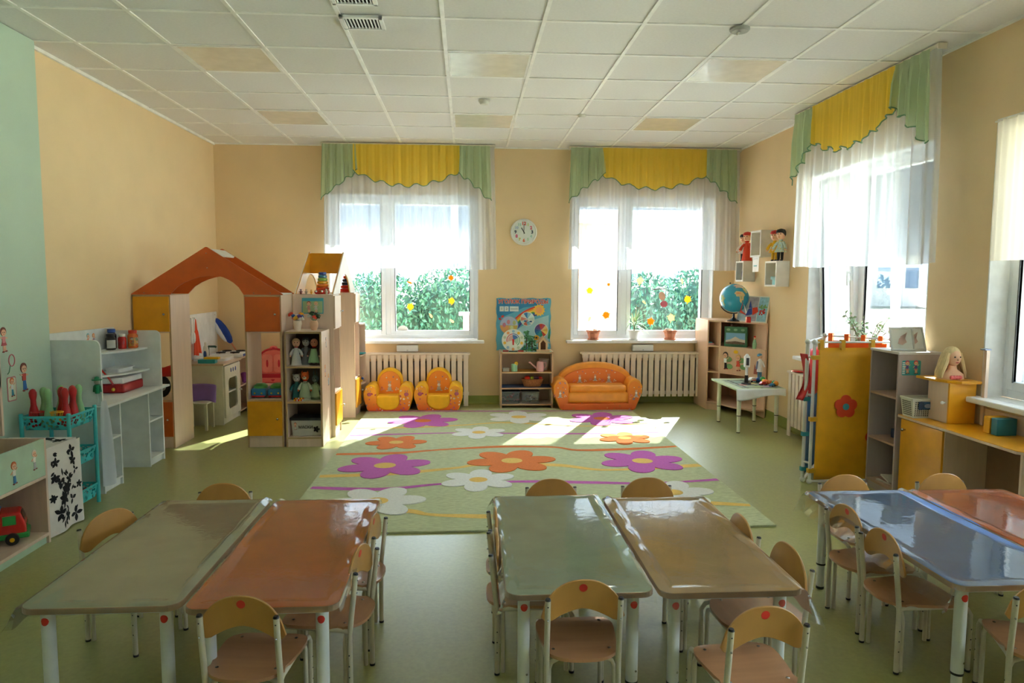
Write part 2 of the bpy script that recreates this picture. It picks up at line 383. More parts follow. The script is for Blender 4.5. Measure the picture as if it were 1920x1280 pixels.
# ================================================================ CURTAINS
SHEER = sheer('white_voile', 'e6e9ee', .46, .48); CGREEN = sheer('sage_voile', 'cbe0bc', .36, .42); CYEL = sheer('yellow_voile', 'ffdf58', .26, .42); PIPE = mat('green_piping', '5f8a6b', .6)
RAIL = mat('cream_rail', 'e8e2d4', .4)
def pleats(u, n, ph): return sin(u*n*2*PI+ph)+.45*sin(u*n*4.7*PI+ph*2.1)+.3*sin(u*n*1.3*PI+ph*.7)
def curtain_set(M, w, lbl, seed):
    """local x along the rail, y towards the wall, z up (world height)"""
    rnd = random.Random(seed); top = 2.985
    root = thing('curtain_rail', 'white ceiling curtain rail ' + lbl[0], 'curtain rail', (0, 0, 0)); OFF[root.name] = M; root.matrix_world = M
    g = G(); g.box(-.02, w+.04, -.035, .015, top, ZC-.004, RAIL); g.ob('track', root, bev=.003)
    g = G(); g.box(-.03, -.02, -.04, .02, top-.02, ZC-.004, RAIL); g.box(w+.04, w+.05, -.04, .02, top-.02, ZC-.004, RAIL); g.ob('end_cap', root)
    def cloth(name, x0, x1, zb, n, amp, y, m, grow=1.0, nu=None, edge=False, label='', spread=0, gather=False):
        g = G(); nu = nu or int((x1-x0)*110); ph = rnd.random()*6
        def fn(u, v):
            x = x0+(x1-x0)*u; zz = zb(u); z = top+(zz-top)*v
            a = amp*(.25+.75*min(1, v*2.2)*grow)
            if gather and v < .14: a = amp*.35
            xx = x+(u-.5)*spread*v
            return (xx+.25*a*cos(u*n*2*PI+ph), y+a*pleats(u, n, ph), z)
        g.grid(fn, nu, 26, m)
        o = g.ob(name, None, smooth=True, fixn=False)
        # put into place: the mesh was written in rail coordinates
        base = o.location.copy(); o.matrix_world = M @ Matrix.Translation(base); OFF[o.name] = M @ Matrix.Translation(base)
        o['label'] = label; o['category'] = 'curtain'
        if edge:
            e = G(X=Matrix.Translation(-base)); e.tube([fn(i/nu, 1.0) for i in range(nu+1)], .005, PIPE, 6); e.ob('piping', o, label='dark green piping')
        return o
    cloth('sheer_curtain', -.01, w+.04, lambda u: 1.60+.008*sin(u*19), 13, .022, -.01, SHEER, label='white voile curtain hanging half way down ' + lbl[0], spread=.05)
    yl, yr = .185*w, .80*w
    cloth('valance', yl-.02, yr+.02, lambda u: 2.70-.17*sin(PI*min(1, max(0, u)))**.8-.02*sin(u*40), 12, .012, -.055, CYEL, edge=True, gather=True, label='yellow swag valance ' + lbl[0])
    cloth('green_jabot', -.015, yl+.01, lambda u: 2.36+.33*u**.8+.02*sin(u*21), 4, .022, -.05, CGREEN, edge=True, gather=True, label='sage green valance tail at the ' + lbl[1] + ' end ' + lbl[0], spread=.04)
    cloth('green_jabot', yr-.01, w-.01, lambda u: 2.69-.33*u**1.25+.02*sin(u*21), 4, .022, -.05, CGREEN, edge=True, gather=True, label='sage green valance tail at the ' + lbl[2] + ' end ' + lbl[0], spread=.04)
curtain_set(T(-1.60, 8.24, 0), 1.87, ('over the left back window', 'left', 'right'), 1)
curtain_set(T(1.20, 8.24, 0), 1.93, ('over the middle back window', 'left', 'right'), 2)
curtain_set(T(3.05, 6.47, 0) @ RZ(-PI/2), 1.92, ('over the near right wall window', 'far', 'near'), 3)
g = G(True); g.tube([(3.19, 4.19, 2.44), (3.19, 2.46, 2.44)], .006, RAIL, 8); g.ob('curtain_rod', label='thin curtain rod inside the window at the right frame edge', cat='curtain rod')
g = G(True); g.grid(lambda u, v: (3.19+.008*pleats(u, 14, 1), 4.185-1.72*u, 2.445-.84*v), 180, 8, sheer('short_voile', 'e6dccb', .22, .4)); g.ob('sheer_curtain', smooth=True, fixn=False, label='short white voile across the upper half of the window at the right frame edge', cat='curtain')

# ================================================================ OUTSIDE
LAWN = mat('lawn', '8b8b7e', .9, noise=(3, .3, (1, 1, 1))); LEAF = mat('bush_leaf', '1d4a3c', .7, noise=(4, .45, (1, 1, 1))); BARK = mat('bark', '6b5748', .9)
PAVE = mat('pale_paving', 'b9b5ac', .9); BRICK = bricks('pale_brick', '7d6f69', '75645c', '8b857f'); FARW = mat('far_white_wall', 'eeeeec', .8)
g = G(True); g.box(-60, 60, YB+WT, 90, -.35, -.25, LAWN); g.box(XR+WT, 60, -30, YB+WT, -.35, -.25, LAWN); g.ob('ground_outside', kind='structure')
g = G(True); g.box(-30, 40, 19, 24, -.25, -.235, PAVE); g.ob('path_outside', kind='structure')
def bush(x, y, z, sx, sy, sz, n, label, seed):
    r = random.Random(seed); t = thing('bush', label, 'bush', (x, y, -.25), 0, 'bushes outside the windows'); g = G(); 
    for i in range(n):
        a = r.random()*2*PI; c = r.uniform(-1, 1); q = r.random()**.4; s = math.sqrt(1-c*c)
        p = Vector((sx*q*s*cos(a), sy*q*s*sin(a), z+sz*.5+sz*.5*q*c)); L = r.uniform(.03, .065)
        R = Euler((r.uniform(0, 6), r.uniform(0, 6), r.uniform(0, 6))).to_matrix()
        vs = [p+R @ Vector(k) for k in ((-L, 0, 0), (0, L*.45, .01), (L, 0, 0), (0, -L*.45, .01))]
        g.add(vs, [(0, 1, 2, 3)], LEAF)
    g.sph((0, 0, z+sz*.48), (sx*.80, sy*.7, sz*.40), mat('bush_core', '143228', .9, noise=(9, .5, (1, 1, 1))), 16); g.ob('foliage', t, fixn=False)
    g = G(); g.tube([(0, 0, 0), (.03, 0, z+sz*.5)], [.05, .02], BARK, 6); g.tube([(0, 0, 0), (-.2, .05, z+sz*.4)], .02, BARK, 6); g.tube([(0, 0, 0), (.22, -.05, z+sz*.4)], .02, BARK, 6); g.ob('stem', t)
bl = [(-2.9, 12.6, 'leafy bush outside left of the left back window'), (-1.5, 12.2, 'dense leafy bush outside behind the left back window'), (-.25, 12.5, 'leafy bush outside right half of the left back window'), (.9, 13.6, 'leafy bush outside beside the low brick wall'),
      (3.2, 12.6, 'leafy bush outside behind the middle window left part'), (4.3, 12.9, 'leafy bush outside behind the middle window right part'), (5.6, 13.4, 'leafy bush outside furthest right behind the middle window'), (7.5, 7.4, 'leafy bush outside the right wall window')]
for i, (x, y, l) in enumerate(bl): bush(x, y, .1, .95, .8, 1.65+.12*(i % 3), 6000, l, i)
t = thing('brick_porch', 'pale brick porch wall with a white corner post outside the middle window', 'building', (1.6, 10.4, -.25))
g = G(True); g.box(1.0, 2.12, 10.4, 10.65, -.25, 2.3, BRICK); g.ob('wall', t)
g = G(True); g.box(2.12, 2.30, 10.38, 10.66, -.25, 2.3, W_WHITE); g.ob('corner_post', t)
g = G(True); g.box(.98, 2.36, 10.3, 10.9, 2.3, 2.42, STEEL); g.ob('roof', t)
t = thing('low_brick_wall', 'low pale brick wall outside the left back window', 'wall', (.25, 10.4, -.25))
g = G(True); g.box(-.06, .45, 10.3, 10.5, -.25, .96, BRICK); g.ob('brickwork', t)
g = G(True); g.box(-.12, .5, 10.26, 10.54, .96, 1.0, W_WHITE); g.ob('coping', t)
for nm, lb, x, y in (('white_post', 'pale metal post standing outside the left back window', -.24, 15),):
    g = G(True); g.box(x-.09, x+.05, y-.07, y+.07, -.25, 4.2, mat('pale_blue_metal', 'a9bcd6', .5)); g.ob(nm, cat='post', label=lb)
for nm, lb, x, y, w_, h_ in (('far_building', 'bright white building far behind the left back window', -9, 46, 13, 3.6), ('far_building', 'bright tall white building far behind the middle window', 11, 44, 9, 5.2), ('far_building', 'long low white building far off beyond the path', 26, 50, 10, 3.2)):
    t = thing(nm, lb, 'building', (x, y, -.25), 0, 'far white buildings')
    g = G(True); g.box(x-w_/2, x+w_/2, y-3, y+3, -.25, h_, FARW); g.ob('wall', t)
    g = G(True); g.box(x-w_/2-.3, x+w_/2+.3, y-3.3, y+3.3, h_, h_+.3, mat('grey_roof', '8d939c', .7)); g.ob('roof', t)
    wn = G(True)
    for k in range(int(w_/2)): wn.box(x-w_/2+1+2*k, x-w_/2+1.9+2*k, y-3.05, y-3, 1, 2.4, mat('far_pane', '6e86a6', .2))
    wn.ob('window', t)
# ================================================================ RUG
def make_rug():
    RUG = mat('rug_sage_pile', 'b9c096', .95, noise=(24, .16, (1, 3, 1)), bump=(300, .5)); KM = lambda n, h: mat(n, h, .95, noise=(60, .08, (1, 1, 1)), bump=(300, .5))
    MAG, WHT, ORG, YEL = KM('rug_magenta', 'bd5cae'), KM('rug_white', 'dfe0da'), KM('rug_orange', 'd8742c'), KM('rug_yellow', 'e3bd62')
    g = G(True); g.box(-1.12, 1.86, 4.06, 8.0, .002, .012, RUG)
    def band(pts, w, m, z=.0135):
        P = []
        for i in range(len(pts)-1):
            p0, p1, p2, p3 = [Vector(pts[max(0, min(len(pts)-1, i+k))]) for k in (-1, 0, 1, 2)]
            for s in range(6):
                t = s/6; P.append(.5*((2*p1)+(p2-p0)*t+(2*p0-5*p1+4*p2-p3)*t*t+(3*p1-p0-3*p2+p3)*t**3))
        P.append(Vector(pts[-1])); vs = []
        for i, p in enumerate(P):
            d = (P[min(i+1, len(P)-1)]-P[max(i-1, 0)]).normalized(); n_ = Vector((-d.y, d.x))
            ww = w*(1+.25*sin(i*.35)); vs += [(p.x+n_.x*ww, p.y+n_.y*ww, z), (p.x-n_.x*ww, p.y-n_.y*ww, z)]
        g.add(vs, [(2*i, 2*i+1, 2*i+3, 2*i+2) for i in range(len(P)-1)], m)
    band([(-1.1, 4.97), (-.59, 4.91), (-.17, 5.02), (.4, 5.05), (.89, 5.0), (1.33, 4.96), (1.85, 5.03)], .028, MAG)
    band([(-1.1, 5.26), (-.55, 5.31), (-.09, 5.45), (.1, 5.53), (.69, 5.5), (1.03, 5.34), (1.44, 5.37), (1.85, 5.44)], .035, YEL)
    band([(-1.1, 5.93), (-.61, 5.95), (-.31, 6.03), (.01, 6.1), (.33, 6.14), (.76, 6.1), (.96, 5.98), (1.39, 6.0), (1.85, 6.08)], .03, ORG)
    band([(-1.1, 4.5), (-.43, 4.44), (-.26, 4.36), (-.07, 4.32), (.3, 4.30), (.9, 4.42), (1.3, 4.52), (1.63, 4.48), (1.85, 4.43)], .032, YEL)
    band([(-1.1, 7.9), (.15, 7.84), (.91, 7.82), (1.85, 7.79)], .02, MAG)
    band([(-1.1, 6.64), (-.87, 6.67), (-.17, 6.72), (.41, 6.68), (1.15, 6.63), (1.85, 6.66)], .022, MAG)
    band([(-1.1, 6.98), (-.5, 7.0), (-.02, 7.09), (.31, 7.19), (.63, 7.14), (1.2, 6.98), (1.85, 7.1)], .025, YEL)
    def flower(x, y, r, m, c, a0, k):
        z = .0145+.0004*k
        for i in range(6):
            a = a0+i*PI/3; q = r*.60
            g.prism([(p[0], p[1]) for p in ell(x+q*cos(a), y+q*sin(a), r*.42, r*.30, 18, a)], 'z', .010, z+.00005*i, m)
        g.prism(ell(x, y, r*.42, r*.42, 20), 'z', .010, z+.0004, m); g.prism(ell(x, y, r*.24, r*.23, 20), 'z', .010, z+.0008, c)
    for k, (x, y, r, m, c, a) in enumerate([(-.46, 7.32, .36, MAG, ORG, .2), (.55, 7.48, .34, WHT, YEL, .5), (.11, 6.73, .27, WHT, YEL, .4), (-.64, 6.34, .27, ORG, YEL, .1), (-.65, 5.54, .36, MAG, YEL, .3),
        (.36, 5.64, .36, ORG, YEL, .15), (1.42, 5.58, .35, MAG, YEL, .25), (.08, 5.1, .28, WHT, YEL, .4), (-.60, 4.63, .32, WHT, YEL, .1), (1.42, 7.34, .36, MAG, ORG, .3), (1.42, 4.72, .29, WHT, YEL, .1), (1.46, 6.41, .25, ORG, YEL, .3), (.55, 4.25, .25, MAG, YEL, 0)]):
        flower(x, y, r, m, c, a, k)
    o = g.ob('rug', label='large sage green rug with magenta, orange and white flowers on the floor', cat='rug')
make_rug()

# ================================================================ CEILING FITTINGS
def fittings():
    AC = mat('acrylic_diffuser', 'e9e5da', .2, coat=.6, bump=(3, .25)); n = 0
    lb = {(-3, 1): 'nearest left', (0, 1): 'nearest middle', (3, 1): 'nearest right', (-3, 4): 'far left', (0, 4): 'far middle', (3, 4): 'far right'}
    for i in (-3, 0, 3):
        for j in (1, 4):
            x, y = -.1416+.6*i, 4.328+.6*j
            t = thing('ceiling_light', 'square recessed ceiling light panel, %s of the six' % lb[i, j], 'ceiling light', (x+.3, y+.3, ZC-.004), 0, 'ceiling light panels')
            g = G(); a = .286; b = .27
            for q in ((-a, -b, -a, a), (b, a, -a, a)): g.box(q[0], q[1], q[2], q[3], 0, .003, TBAR)
            g.box(-a, a, -a, -b, 0, .003, TBAR); g.box(-a, a, b, a, 0, .003, TBAR); g.ob('frame', t)
            g = G(); g.box(-b, b, -b, b, .001, .003, AC); g.ob('diffuser', t)
    VB = mat('vent_dark', '17181a', .8)
    for x0, y0, l in ((-.735, 4.305, 'white slotted air vent in the ceiling right behind the frontmost one'), (-.735, 3.915, 'white slotted air vent at the top edge of the photo')):
        t = thing('air_vent', l, 'air vent', (x0+.12, y0+.1, ZC-.02), 0, 'ceiling air vents'); g = G()
        g.box(-.125, .125, -.105, -.08, 0, .016, W_WHITE); g.box(-.125, .125, .08, .105, 0, .016, W_WHITE); g.box(-.125, -.1, -.105, .105, 0, .016, W_WHITE); g.box(.1, .125, -.105, .105, 0, .016, W_WHITE); g.ob('frame', t, bev=.003)
        g = G(); g.box(-.1, .1, -.08, .08, .010, .016, VB); g.ob('duct', t)
        g = G()
        for k in range(10): g.obox((-.09+.02*k, 0, .006), (.002, .16, .010), W_WHITE, (0, .5, 0))
        g.ob('slats', t)
    PL = mat('offwhite_plastic', 'd6d6d0', .4)
    t = thing('smoke_detector', 'round white smoke detector near the middle of the ceiling', 'smoke detector', (.148, 6.204, ZC-.04)); g = G(); g.lathe((0, 0, 0), [(.02, -.004), (.034, 0), (.045, .018), (.045, .022)], PL); g.ob('sensor_cap', t, smooth=True); g = G(); g.lathe((0, 0, 0), [(.05, .022), (.05, .037)], PL); g.ob('base', t)
    t = thing('smoke_detector', 'small white detector on the ceiling further back', 'smoke detector', (1.065, 6.68, ZC-.025)); g = G(); g.lathe((0, 0, 0), [(.02, -.002), (.03, 0), (.034, .012)], PL); g.ob('sensor_cap', t, smooth=True); g = G(); g.lathe((0, 0, 0), [(.04, .012), (.04, .022)], PL); g.ob('base', t)
    t = thing('smoke_detector', 'flat grey ceiling detector at the upper right', 'smoke detector', (1.652, 4.351, ZC-.03)); g = G(); g.lathe((0, 0, 0), [(.05, .005), (.06, .015), (.06, .027)], mat('grey_plastic', 'a4aaa6', .4)); g.ob('base', t, smooth=True); g = G(); g.tube([(0, 0, .006), (-.02, -.01, -.012)], .007, PL, 8); g.ob('sensor_cap', t)
fittings()

# ================================================================ CHAIRS
PLY = wood('plywood_back', 'bb8b4a', (8, 30, 1.5), .08, .36, .3); SEATW = wood('plywood_seat', 'b98a66', (2, 24, 24), .08, .3, .35); FRAME = mat('cream_powder_coat', 'cbc6b2', .35, noise=(5, .02, (1, 1, 1)))
RED = mat('red_sticker', 'cf3027', .45); BLK = mat('black_plastic', '1c1f26', .4); PLYE = mat('plywood_edge', 'c9aa84', .5)
def make_chair(label, loc, rz, backc=PLY):
    t = thing('child_chair', label, 'chair', loc, rz, 'kindergarten chairs'); g = G()
    # backrest: arched plate, curved in plan, notched below
    def yb(x): return .034-.55*x*x*1.2
    n = 22; top = []; bot = []
    for i in range(n+1):
        u = -1+2*i/n; x = .137*u
        zt = .392+.123*max(0, 1-abs(u)**2.4)**.62
        e = abs(u); zb = .414-.04*(min(1, e/.75))**1.6 if e < .86 else .374+.018*((e-.86)/.14)**2
        top.append((x, zt)); bot.append((x, zb))
    th = .009; lean = lambda z: -(z-.44)*.12
    for s, off in ((0, 0), (1, th)):
        pass
    vs = []
    for (x, zt), (_, zb) in zip(top, bot):
        for k in range(5):
            z = zb+(zt-zb)*k/4; vs += [(x, yb(x)+lean(z), z), (x, yb(x)+lean(z)-th, z)]
    fs = []
    for i in range(n):
        for k in range(4):
            a = (i*5+k)*2; b = ((i+1)*5+k)*2; fs += [(a, b, b+2, a+2), (a+1, a+3, b+3, b+1)]
        a = i*10; b = (i+1)*10; fs += [(a, a+1, b+1, b)]; a += 8; b += 8; fs += [(a, b, b+1, a+1)]
    for k in range(4):
        a = k*2; fs += [(a, a+2, a+3, a+1)]; a = n*10+k*2; fs += [(a, a+1, a+3, a+2)]
    g.add(vs, fs, backc); back = g.ob('backrest', t, bev=.0025, smooth=True)
    g = G()
    g.prism([(p[0], p[1]) for p in ell(0, .488, .0135, .0135, 22)], 'y', yb(0)-th-.0012, yb(0)-th+.001, RED); g.v = [Vector((p.x, p.y+lean(p.z)-.55*p.x*p.x*1.2, p.z)) for p in g.v]; g.ob('size_sticker', back, label='round red sticker')
    # seat: rounded, wider ahead, rolled down at the front
    out = []
    for k in range(40):
        a = 2*PI*k/40; ca, sa = cos(a), sin(a); e = .62
        px = (abs(ca)**e)*(1 if ca > 0 else -1); py = (abs(sa)**e)*(1 if sa > 0 else -1)
        w = .128+.018*(py+.2) if py > -.5 else .122+.028*(py+1)
        out.append((px*w, .135+py*.155))
    vs = []; fs = []; m_ = len(out)
    def zs(x, y): return .272-.012*max(0, (y-.20)/.09)**2-.004*math.exp(-((x/.09)**2))-.010*max(0, (.02-y)/.05)*0
    rings = [1, .8, .55, .3, .02]
    for r in rings:
        for x, y in out: X_, Y_ = x*r, .135+(y-.135)*r; vs.append((X_, Y_, zs(X_, Y_)))
    for r in (1, .5, .02):
        for x, y in out: X_, Y_ = x*r, .135+(y-.135)*r; vs.append((X_, Y_, zs(X_, Y_)-.011))
    for q in range(4): fs += [(q*m_+k, q*m_+(k+1) % m_, (q+1)*m_+(k+1) % m_, (q+1)*m_+k) for k in range(m_)]
    for q in (5, 6): fs += [(q*m_+k, (q+1)*m_+k, (q+1)*m_+(k+1) % m_, q*m_+(k+1) % m_) for k in range(m_)]
    fs += [(k, 5*m_+k, 5*m_+(k+1) % m_, (k+1) % m_) for k in range(m_)]
    g = G(); g.add(vs, fs, SEATW)
    for sx in (-1, 1):
        for y in (.045, .235): g.sph((sx*.093, y, .271), (.006, .006, .002), STEEL, 8)
    g.ob('seat', t, smooth=True)
    r = .0085
    for sx in (-1, 1):
        x = .118*sx
        g = G(); g.tube([(x, .018, .004), (x, .018, .24), (x, .012, .30), (x, 0, .40), (x, -.006, .462)], r+.001, FRAME, 12)
        g.tube([(x, -.006, .460), (x, -.0065, .466)], [r+.0016, r-.001], BLK, 12); g.tube([(x, .018, 0), (x, .018, .008)], r+.002, BLK, 12)
        for z in (.44, .395): g.sph((x, -.011, z), (.0032, .004, .0032), STEEL if z < .42 else BLK, 8)
        for z in (.09, .13, .17): g.sph((x+sx*.009, .018, z), (.002, .003, .003), BLK, 6)
        g.ob('leg', t, smooth=True)
        g = G(); g.tube([(x, .30, .004), (x, .30, .225), (x, .285, .247), (x, .255, .256), (x, .04, .256), (x, .02, .25)], r, FRAME, 12); g.tube([(x, .30, 0), (x, .30, .008)], r+.002, BLK, 12)
        for z in (.09, .13, .17): g.sph((x+sx*.008, .30, z), (.002, .003, .003), BLK, 6)
        g.ob('leg', t, smooth=True)
    for y, z in ((.040, .243), (.28, .243)):
        g = G(); x = .108; g.tube([(-x, y, .004), (-x, y, z-.035), (-x+.008, y, z-.014), (-x+.03, y, z-.002), (-x+.05, y, z), (x-.05, y, z), (x-.03, y, z-.002), (x-.008, y, z-.014), (x, y, z-.035), (x, y, .004)], r-.0005, FRAME, 10); g.ob('stretcher', t, smooth=True)
    return t
c0 = make_chair('chair at the near end of the left orange table, seen from behind', (-.694, 2.118, 0), math.radians(-5.6))
for l, x, y, a in [
    ('chair at the near end of the pale mint middle table, seen squarely from behind', .374, 2.177, 0),
    ('chair at the near end of the beige middle table, turned and pulled out', .887, 1.962, 3.9),
    ('chair at the near end of the blue table, cut by the right frame edge', 1.882, 2.067, -20),
    ('chair at the near left side of the blue table, seat clear of the table', 1.600, 2.586, -90),
    ('chair at the far left side of the blue table, behind the nearer one', 1.617, 2.888, -90+2),
    ('chair at the near right side of the left orange table', -.371, 2.522, 90-11),
    ('chair at the far right side of the left orange table, by the rug edge', -.365, 2.866, 90-5),
    ('chair at the near right side of the beige table, back seen from inside', 1.20, 2.465, 90+3),
    ('chair at the far right side of the beige table, half hidden by it', 1.15, 2.79, 90),
    ('chair at the near left side of the mint table, seen edge on', .092, 2.665, -90),
    ('chair at the far left side of the mint table, seen edge on behind another', .098, 2.925, -90),
    ('chair tucked in behind the olive table, only its arched back showing', -1.155, 3.385, 180),
    ('chair tucked in behind the mint table, arched back against the rug', .41, 3.385, 180),
    ('chair tucked in behind the beige table, arched back against the rug', .885, 3.385, 180),
    ('chair tucked in behind the blue table, pale back before the yellow screen', 1.89, 3.385, 180),
    ('chair tucked in behind the right orange table, pale back before the yellow desk', 2.40, 3.385, 180),
    ('chair standing askew at the left side of the olive table', -1.51, 3.0, -118)]:
    dup(c0, (x, y, 0), math.radians(a), l)

# ================================================================ TABLES
LEGM = mat('white_steel_leg', 'd9dfdf', .35); FILM = clear('clear_vinyl_film', 'f6f8f6', 1.5, .03, 1.15, bump=(26, .04), haze=.04)
def make_table(label, x0, x1, y0, y1, col, h=.46, film=None):
    cx, cy = (x0+x1)/2, (y0+y1)/2; w, d = x1-x0, y1-y0
    t = thing('table', label, 'table', (cx, cy, 0), 0, 'kindergarten tables')
    g = G(); o = rrect(w, d, .045); g.prism(o, 'z', h-.020, h-.0012, mat('beech_table_edge', 'b89a7c', .45)); g.prism(rrect(w-.004, d-.004, .044), 'z', h-.0012, h, col); g.ob('tabletop', t, bev=.002)
    g = G(); g.box(-w/2+.06, w/2-.06, -d/2+.06, -d/2+.075, h-.05, h-.02, LEGM); g.box(-w/2+.06, w/2-.06, d/2-.075, d/2-.06, h-.05, h-.02, LEGM); g.box(-w/2+.06, -w/2+.075, -d/2+.06, d/2-.06, h-.05, h-.02, LEGM); g.box(w/2-.075, w/2-.06, -d/2+.06, d/2-.06, h-.05, h-.02, LEGM); g.ob('apron', t)
    for sx in (-1, 1):
        for sy in (-1, 1):
            x, y = sx*(w/2-.062), sy*(d/2-.06)
            g = G(); g.lathe((x, y, 0), [(.0205, .125), (.0205, h-.02)], LEGM, 22); g.lathe((x, y, 0), [(.0215, .118), (.0215, .126)], BLK, 22); g.lathe((x, y, 0), [(.0175, .006), (.0175, .12)], LEGM, 20); g.lathe((x, y, 0), [(.019, 0), (.019, .012)], BLK, 20)
            g.sph((x+.010, y-.019, .165), (.004, .002, .004), STEEL, 8)
            leg = g.ob('leg', t, smooth=True)
            if sy < 0:
                g = G(); n = 14
                K = 10; vs = []
                for k in range(K+1):
                    u = -.0125+.025*k/K; b_ = u/.0208; hh = .013*math.sqrt(max(0, 1-(u/.0126)**2)); vs += [(x+.0210*sin(b_), y-.0210*cos(b_), h-.062+hh), (x+.0210*sin(b_), y-.0210*cos(b_), h-.062-hh)]
                g.add(vs, [(2*k, 2*k+1, 2*k+3, 2*k+2) for k in range(K)], RED); g.ob('size_sticker', leg, label='round red sticker', fixn=False)
    return t
TM = dict(olive=mat('olive_laminate', 'cdcbae', .42), orange=mat('orange_laminate', 'f0862a', .42), mint=mat('mint_laminate', 'd2dfcd', .42), beige=mat('beige_laminate', 'f2cd98', .42), blue=mat('blue_laminate', '7aa3e6', .42), ora2=mat('deep_orange_laminate', 'ec7a1c', .42))
TB = [('left olive green table of the left pair', -1.395, -.905, 2.20, 3.28, 'olive'), ('orange table of the left pair', -.885, -.405, 2.17, 3.26, 'orange'),
      ('pale mint table of the middle pair', .125, .618, 2.215, 3.27, 'mint'), ('beige table of the middle pair', .632, 1.12, 2.20, 3.22, 'beige'),
      ('blue table of the right pair', 1.64, 2.135, 2.20, 3.275, 'blue'), ('deep orange table at the right frame edge', 2.15, 2.645, 2.20, 3.265, 'ora2')]
for l, a, b, c, d, m in TB: make_table(l, a, b, c, d, TM[m])
def film(label, x0, x1, y0, y1, h, ov, seed, ridge=0, corners=()):
    """vinyl cover: lies on the top with a faint swell, rises in a fold along the ridge side, hangs a little past the edge"""
    r = random.Random(seed); ph = [r.random()*6 for _ in range(6)]; nx, ny = 46, 90
    g = G(True)
    def fn(u, v):
        X_ = x0-ov[0]+(x1-x0+ov[0]+ov[1])*u; Y_ = y0-ov[2]+(y1-y0+ov[2]+ov[3])*v
        z = h+.0020+.00018*sin(X_*23+ph[0])*sin(Y_*17+ph[1])+.0003*max(0, sin(Y_*9+X_*5+ph[2]))
        ed = min(X_-x0, x1-X_, Y_-y0, y1-Y_)
        if 0 <= ed < .05: z += .0035*sin(PI*ed/.05)**2*(1+.6*sin((X_+Y_)*31+ph[3]))
        if ridge and ed >= 0:
            q = (x1-X_) if ridge > 0 else (X_-x0)
            z += .016*math.exp(-((q-.022-.006*sin(Y_*7+ph[4]))/.013)**2)*(.6+.4*sin(Y_*4+ph[5]))*min(1, (Y_-y0)/.3)
        out = max(x0-X_, X_-x1, y0-Y_, Y_-y1)
        if out > 0:
            cx = max(x0-X_, X_-x1, 0); cy = max(y0-Y_, Y_-y1, 0)
            dr = (cx*cx+cy*cy)**.5
            z -= dr*1.15+.004*sin(X_*70+Y_*55)*min(1, dr/.02)
            X_ -= (cx*.72)*(1 if X_ > x1 else -1) if cx else 0; Y_ -= (cy*.72)*(1 if Y_ > y1 else -1) if cy else 0
            if cx and cy:
                X_ += .35*cx*(1 if X_ > (x0+x1)/2 else -1); Y_ += .35*cy*(1 if Y_ > (y0+y1)/2 else -1); 
        return (X_, Y_, z)
    g.grid(fn, nx, ny, FILM); g.ob('vinyl_table_cover', label=label, cat='table cover', group='clear vinyl table covers', smooth=True, fixn=False)
FO = {0: (.06, 0, .02, .02), 1: (0, .025, .012, .012), 2: (.055, 0, .03, .03), 3: (0, .08, .075, .03), 4: (.085, 0, .015, .02), 5: (0, .05, .015, .02)}
FL = ['clear vinyl cover lying on the olive green table', 'clear shiny vinyl cover lying on the left orange table', 'clear rippled vinyl cover lying on the pale mint table', 'clear vinyl cover on the beige table, hanging off its near right corner', 'clear vinyl cover lying on the blue table', 'clear vinyl cover lying on the deep orange table']
for i, (l, a, b, c, d, m) in enumerate(TB): film(FL[i], a, b, c, d, .46, FO[i], i, 1 if i % 2 == 0 else -1)
# ================================================================ LEFT SIDE
BEECH = wood('pale_beech_board', 'dcc3b0', (26, 26, 2), .05, .42, .15); EDGE = mat('brown_board_edge', 'b4966f', .5); WBOARD = mat('white_board', 'dde3e2', .4, coat=.1)
YELB = mat('yellow_board', 'd69410', .4, coat=.15); ORGB = mat('orange_board', 'be5612', .4, coat=.15); MINTB = mat('mint_board', 'b4cfb6', .45); DARKB = mat('dark_back_board', '6b5a4c', .6)  # DARKB: plain dark brown board for shelf and cabinet backs
SKIN = mat('doll_skin', 'e8b795', .5); HAIRB = mat('brown_hair', '5a3422', .6)
def knob(p, par, ax, m=STEEL, world=True):
    g = G(world); d = Vector(ax)
    g.tube([Vector(p), Vector(p)+d*.012], .005, m, 10); g.sph(Vector(p)+d*.02, .011, m, 12); g.ob('knob', par, smooth=True)
def board(name, par, *b, m=BEECH, bev=.0015, edge=None):
    first = None
    for q in b:
        g = G(True); g.box(*q, m); o = g.ob(name, par, bev=bev); first = first or o
    return first
def flatfig(g, M, s, hair, top, bot, skin=SKIN, pose=0, skirt=False):
    """small printed child figure: flat shapes in local x,z on y=0 facing -y"""
    o = g.X; g.X = M @ Matrix.Scale(s, 4); e = .02
    k = lambda pts, m, y=0: g.prism(pts, 'y', -e-y, 0, m)
    k([(-.05, .1), (.02, .1), (.04, .42), (-.04, .42)], bot if not skirt else skin); k([(.05, .1), (.12, .12), (.07, .42), (0, .42)], bot if not skirt else skin)
    k(ell(-.03, .08, .06, .03, 10), mat('shoe_red', '8c2f2a', .5)); k(ell(.12, .10, .06, .03, 10), mat('shoe_red', '8c2f2a', .5))
    if skirt: k([(-.13, .30), (.16, .30), (.07, .50), (-.06, .50)], bot, .002)
    k([(-.08, .40), (.08, .40), (.09, .62), (-.09, .62)], top, .004)
    k([(-.08, .60), (-.2, .5+.2*pose), (-.18, .47+.2*pose), (-.06, .54)], skin, .002); k([(.08, .60), (.2, .70-.2*pose), (.22, .67-.2*pose), (.06, .54)], skin, .002)
    k(ell(0, .80, .15, .16, 20), hair, .004); k(ell(0, .76, .125, .12, 20), skin, .008)
    for x in (-.045, .045): k(ell(x, .77, .016, .022, 8), mat('ink', '2a2220', .5), .012)
    k(ell(0, .705, .03, .01, 8), mat('lip_red', 'b8423c', .5), .012)
    g.X = o

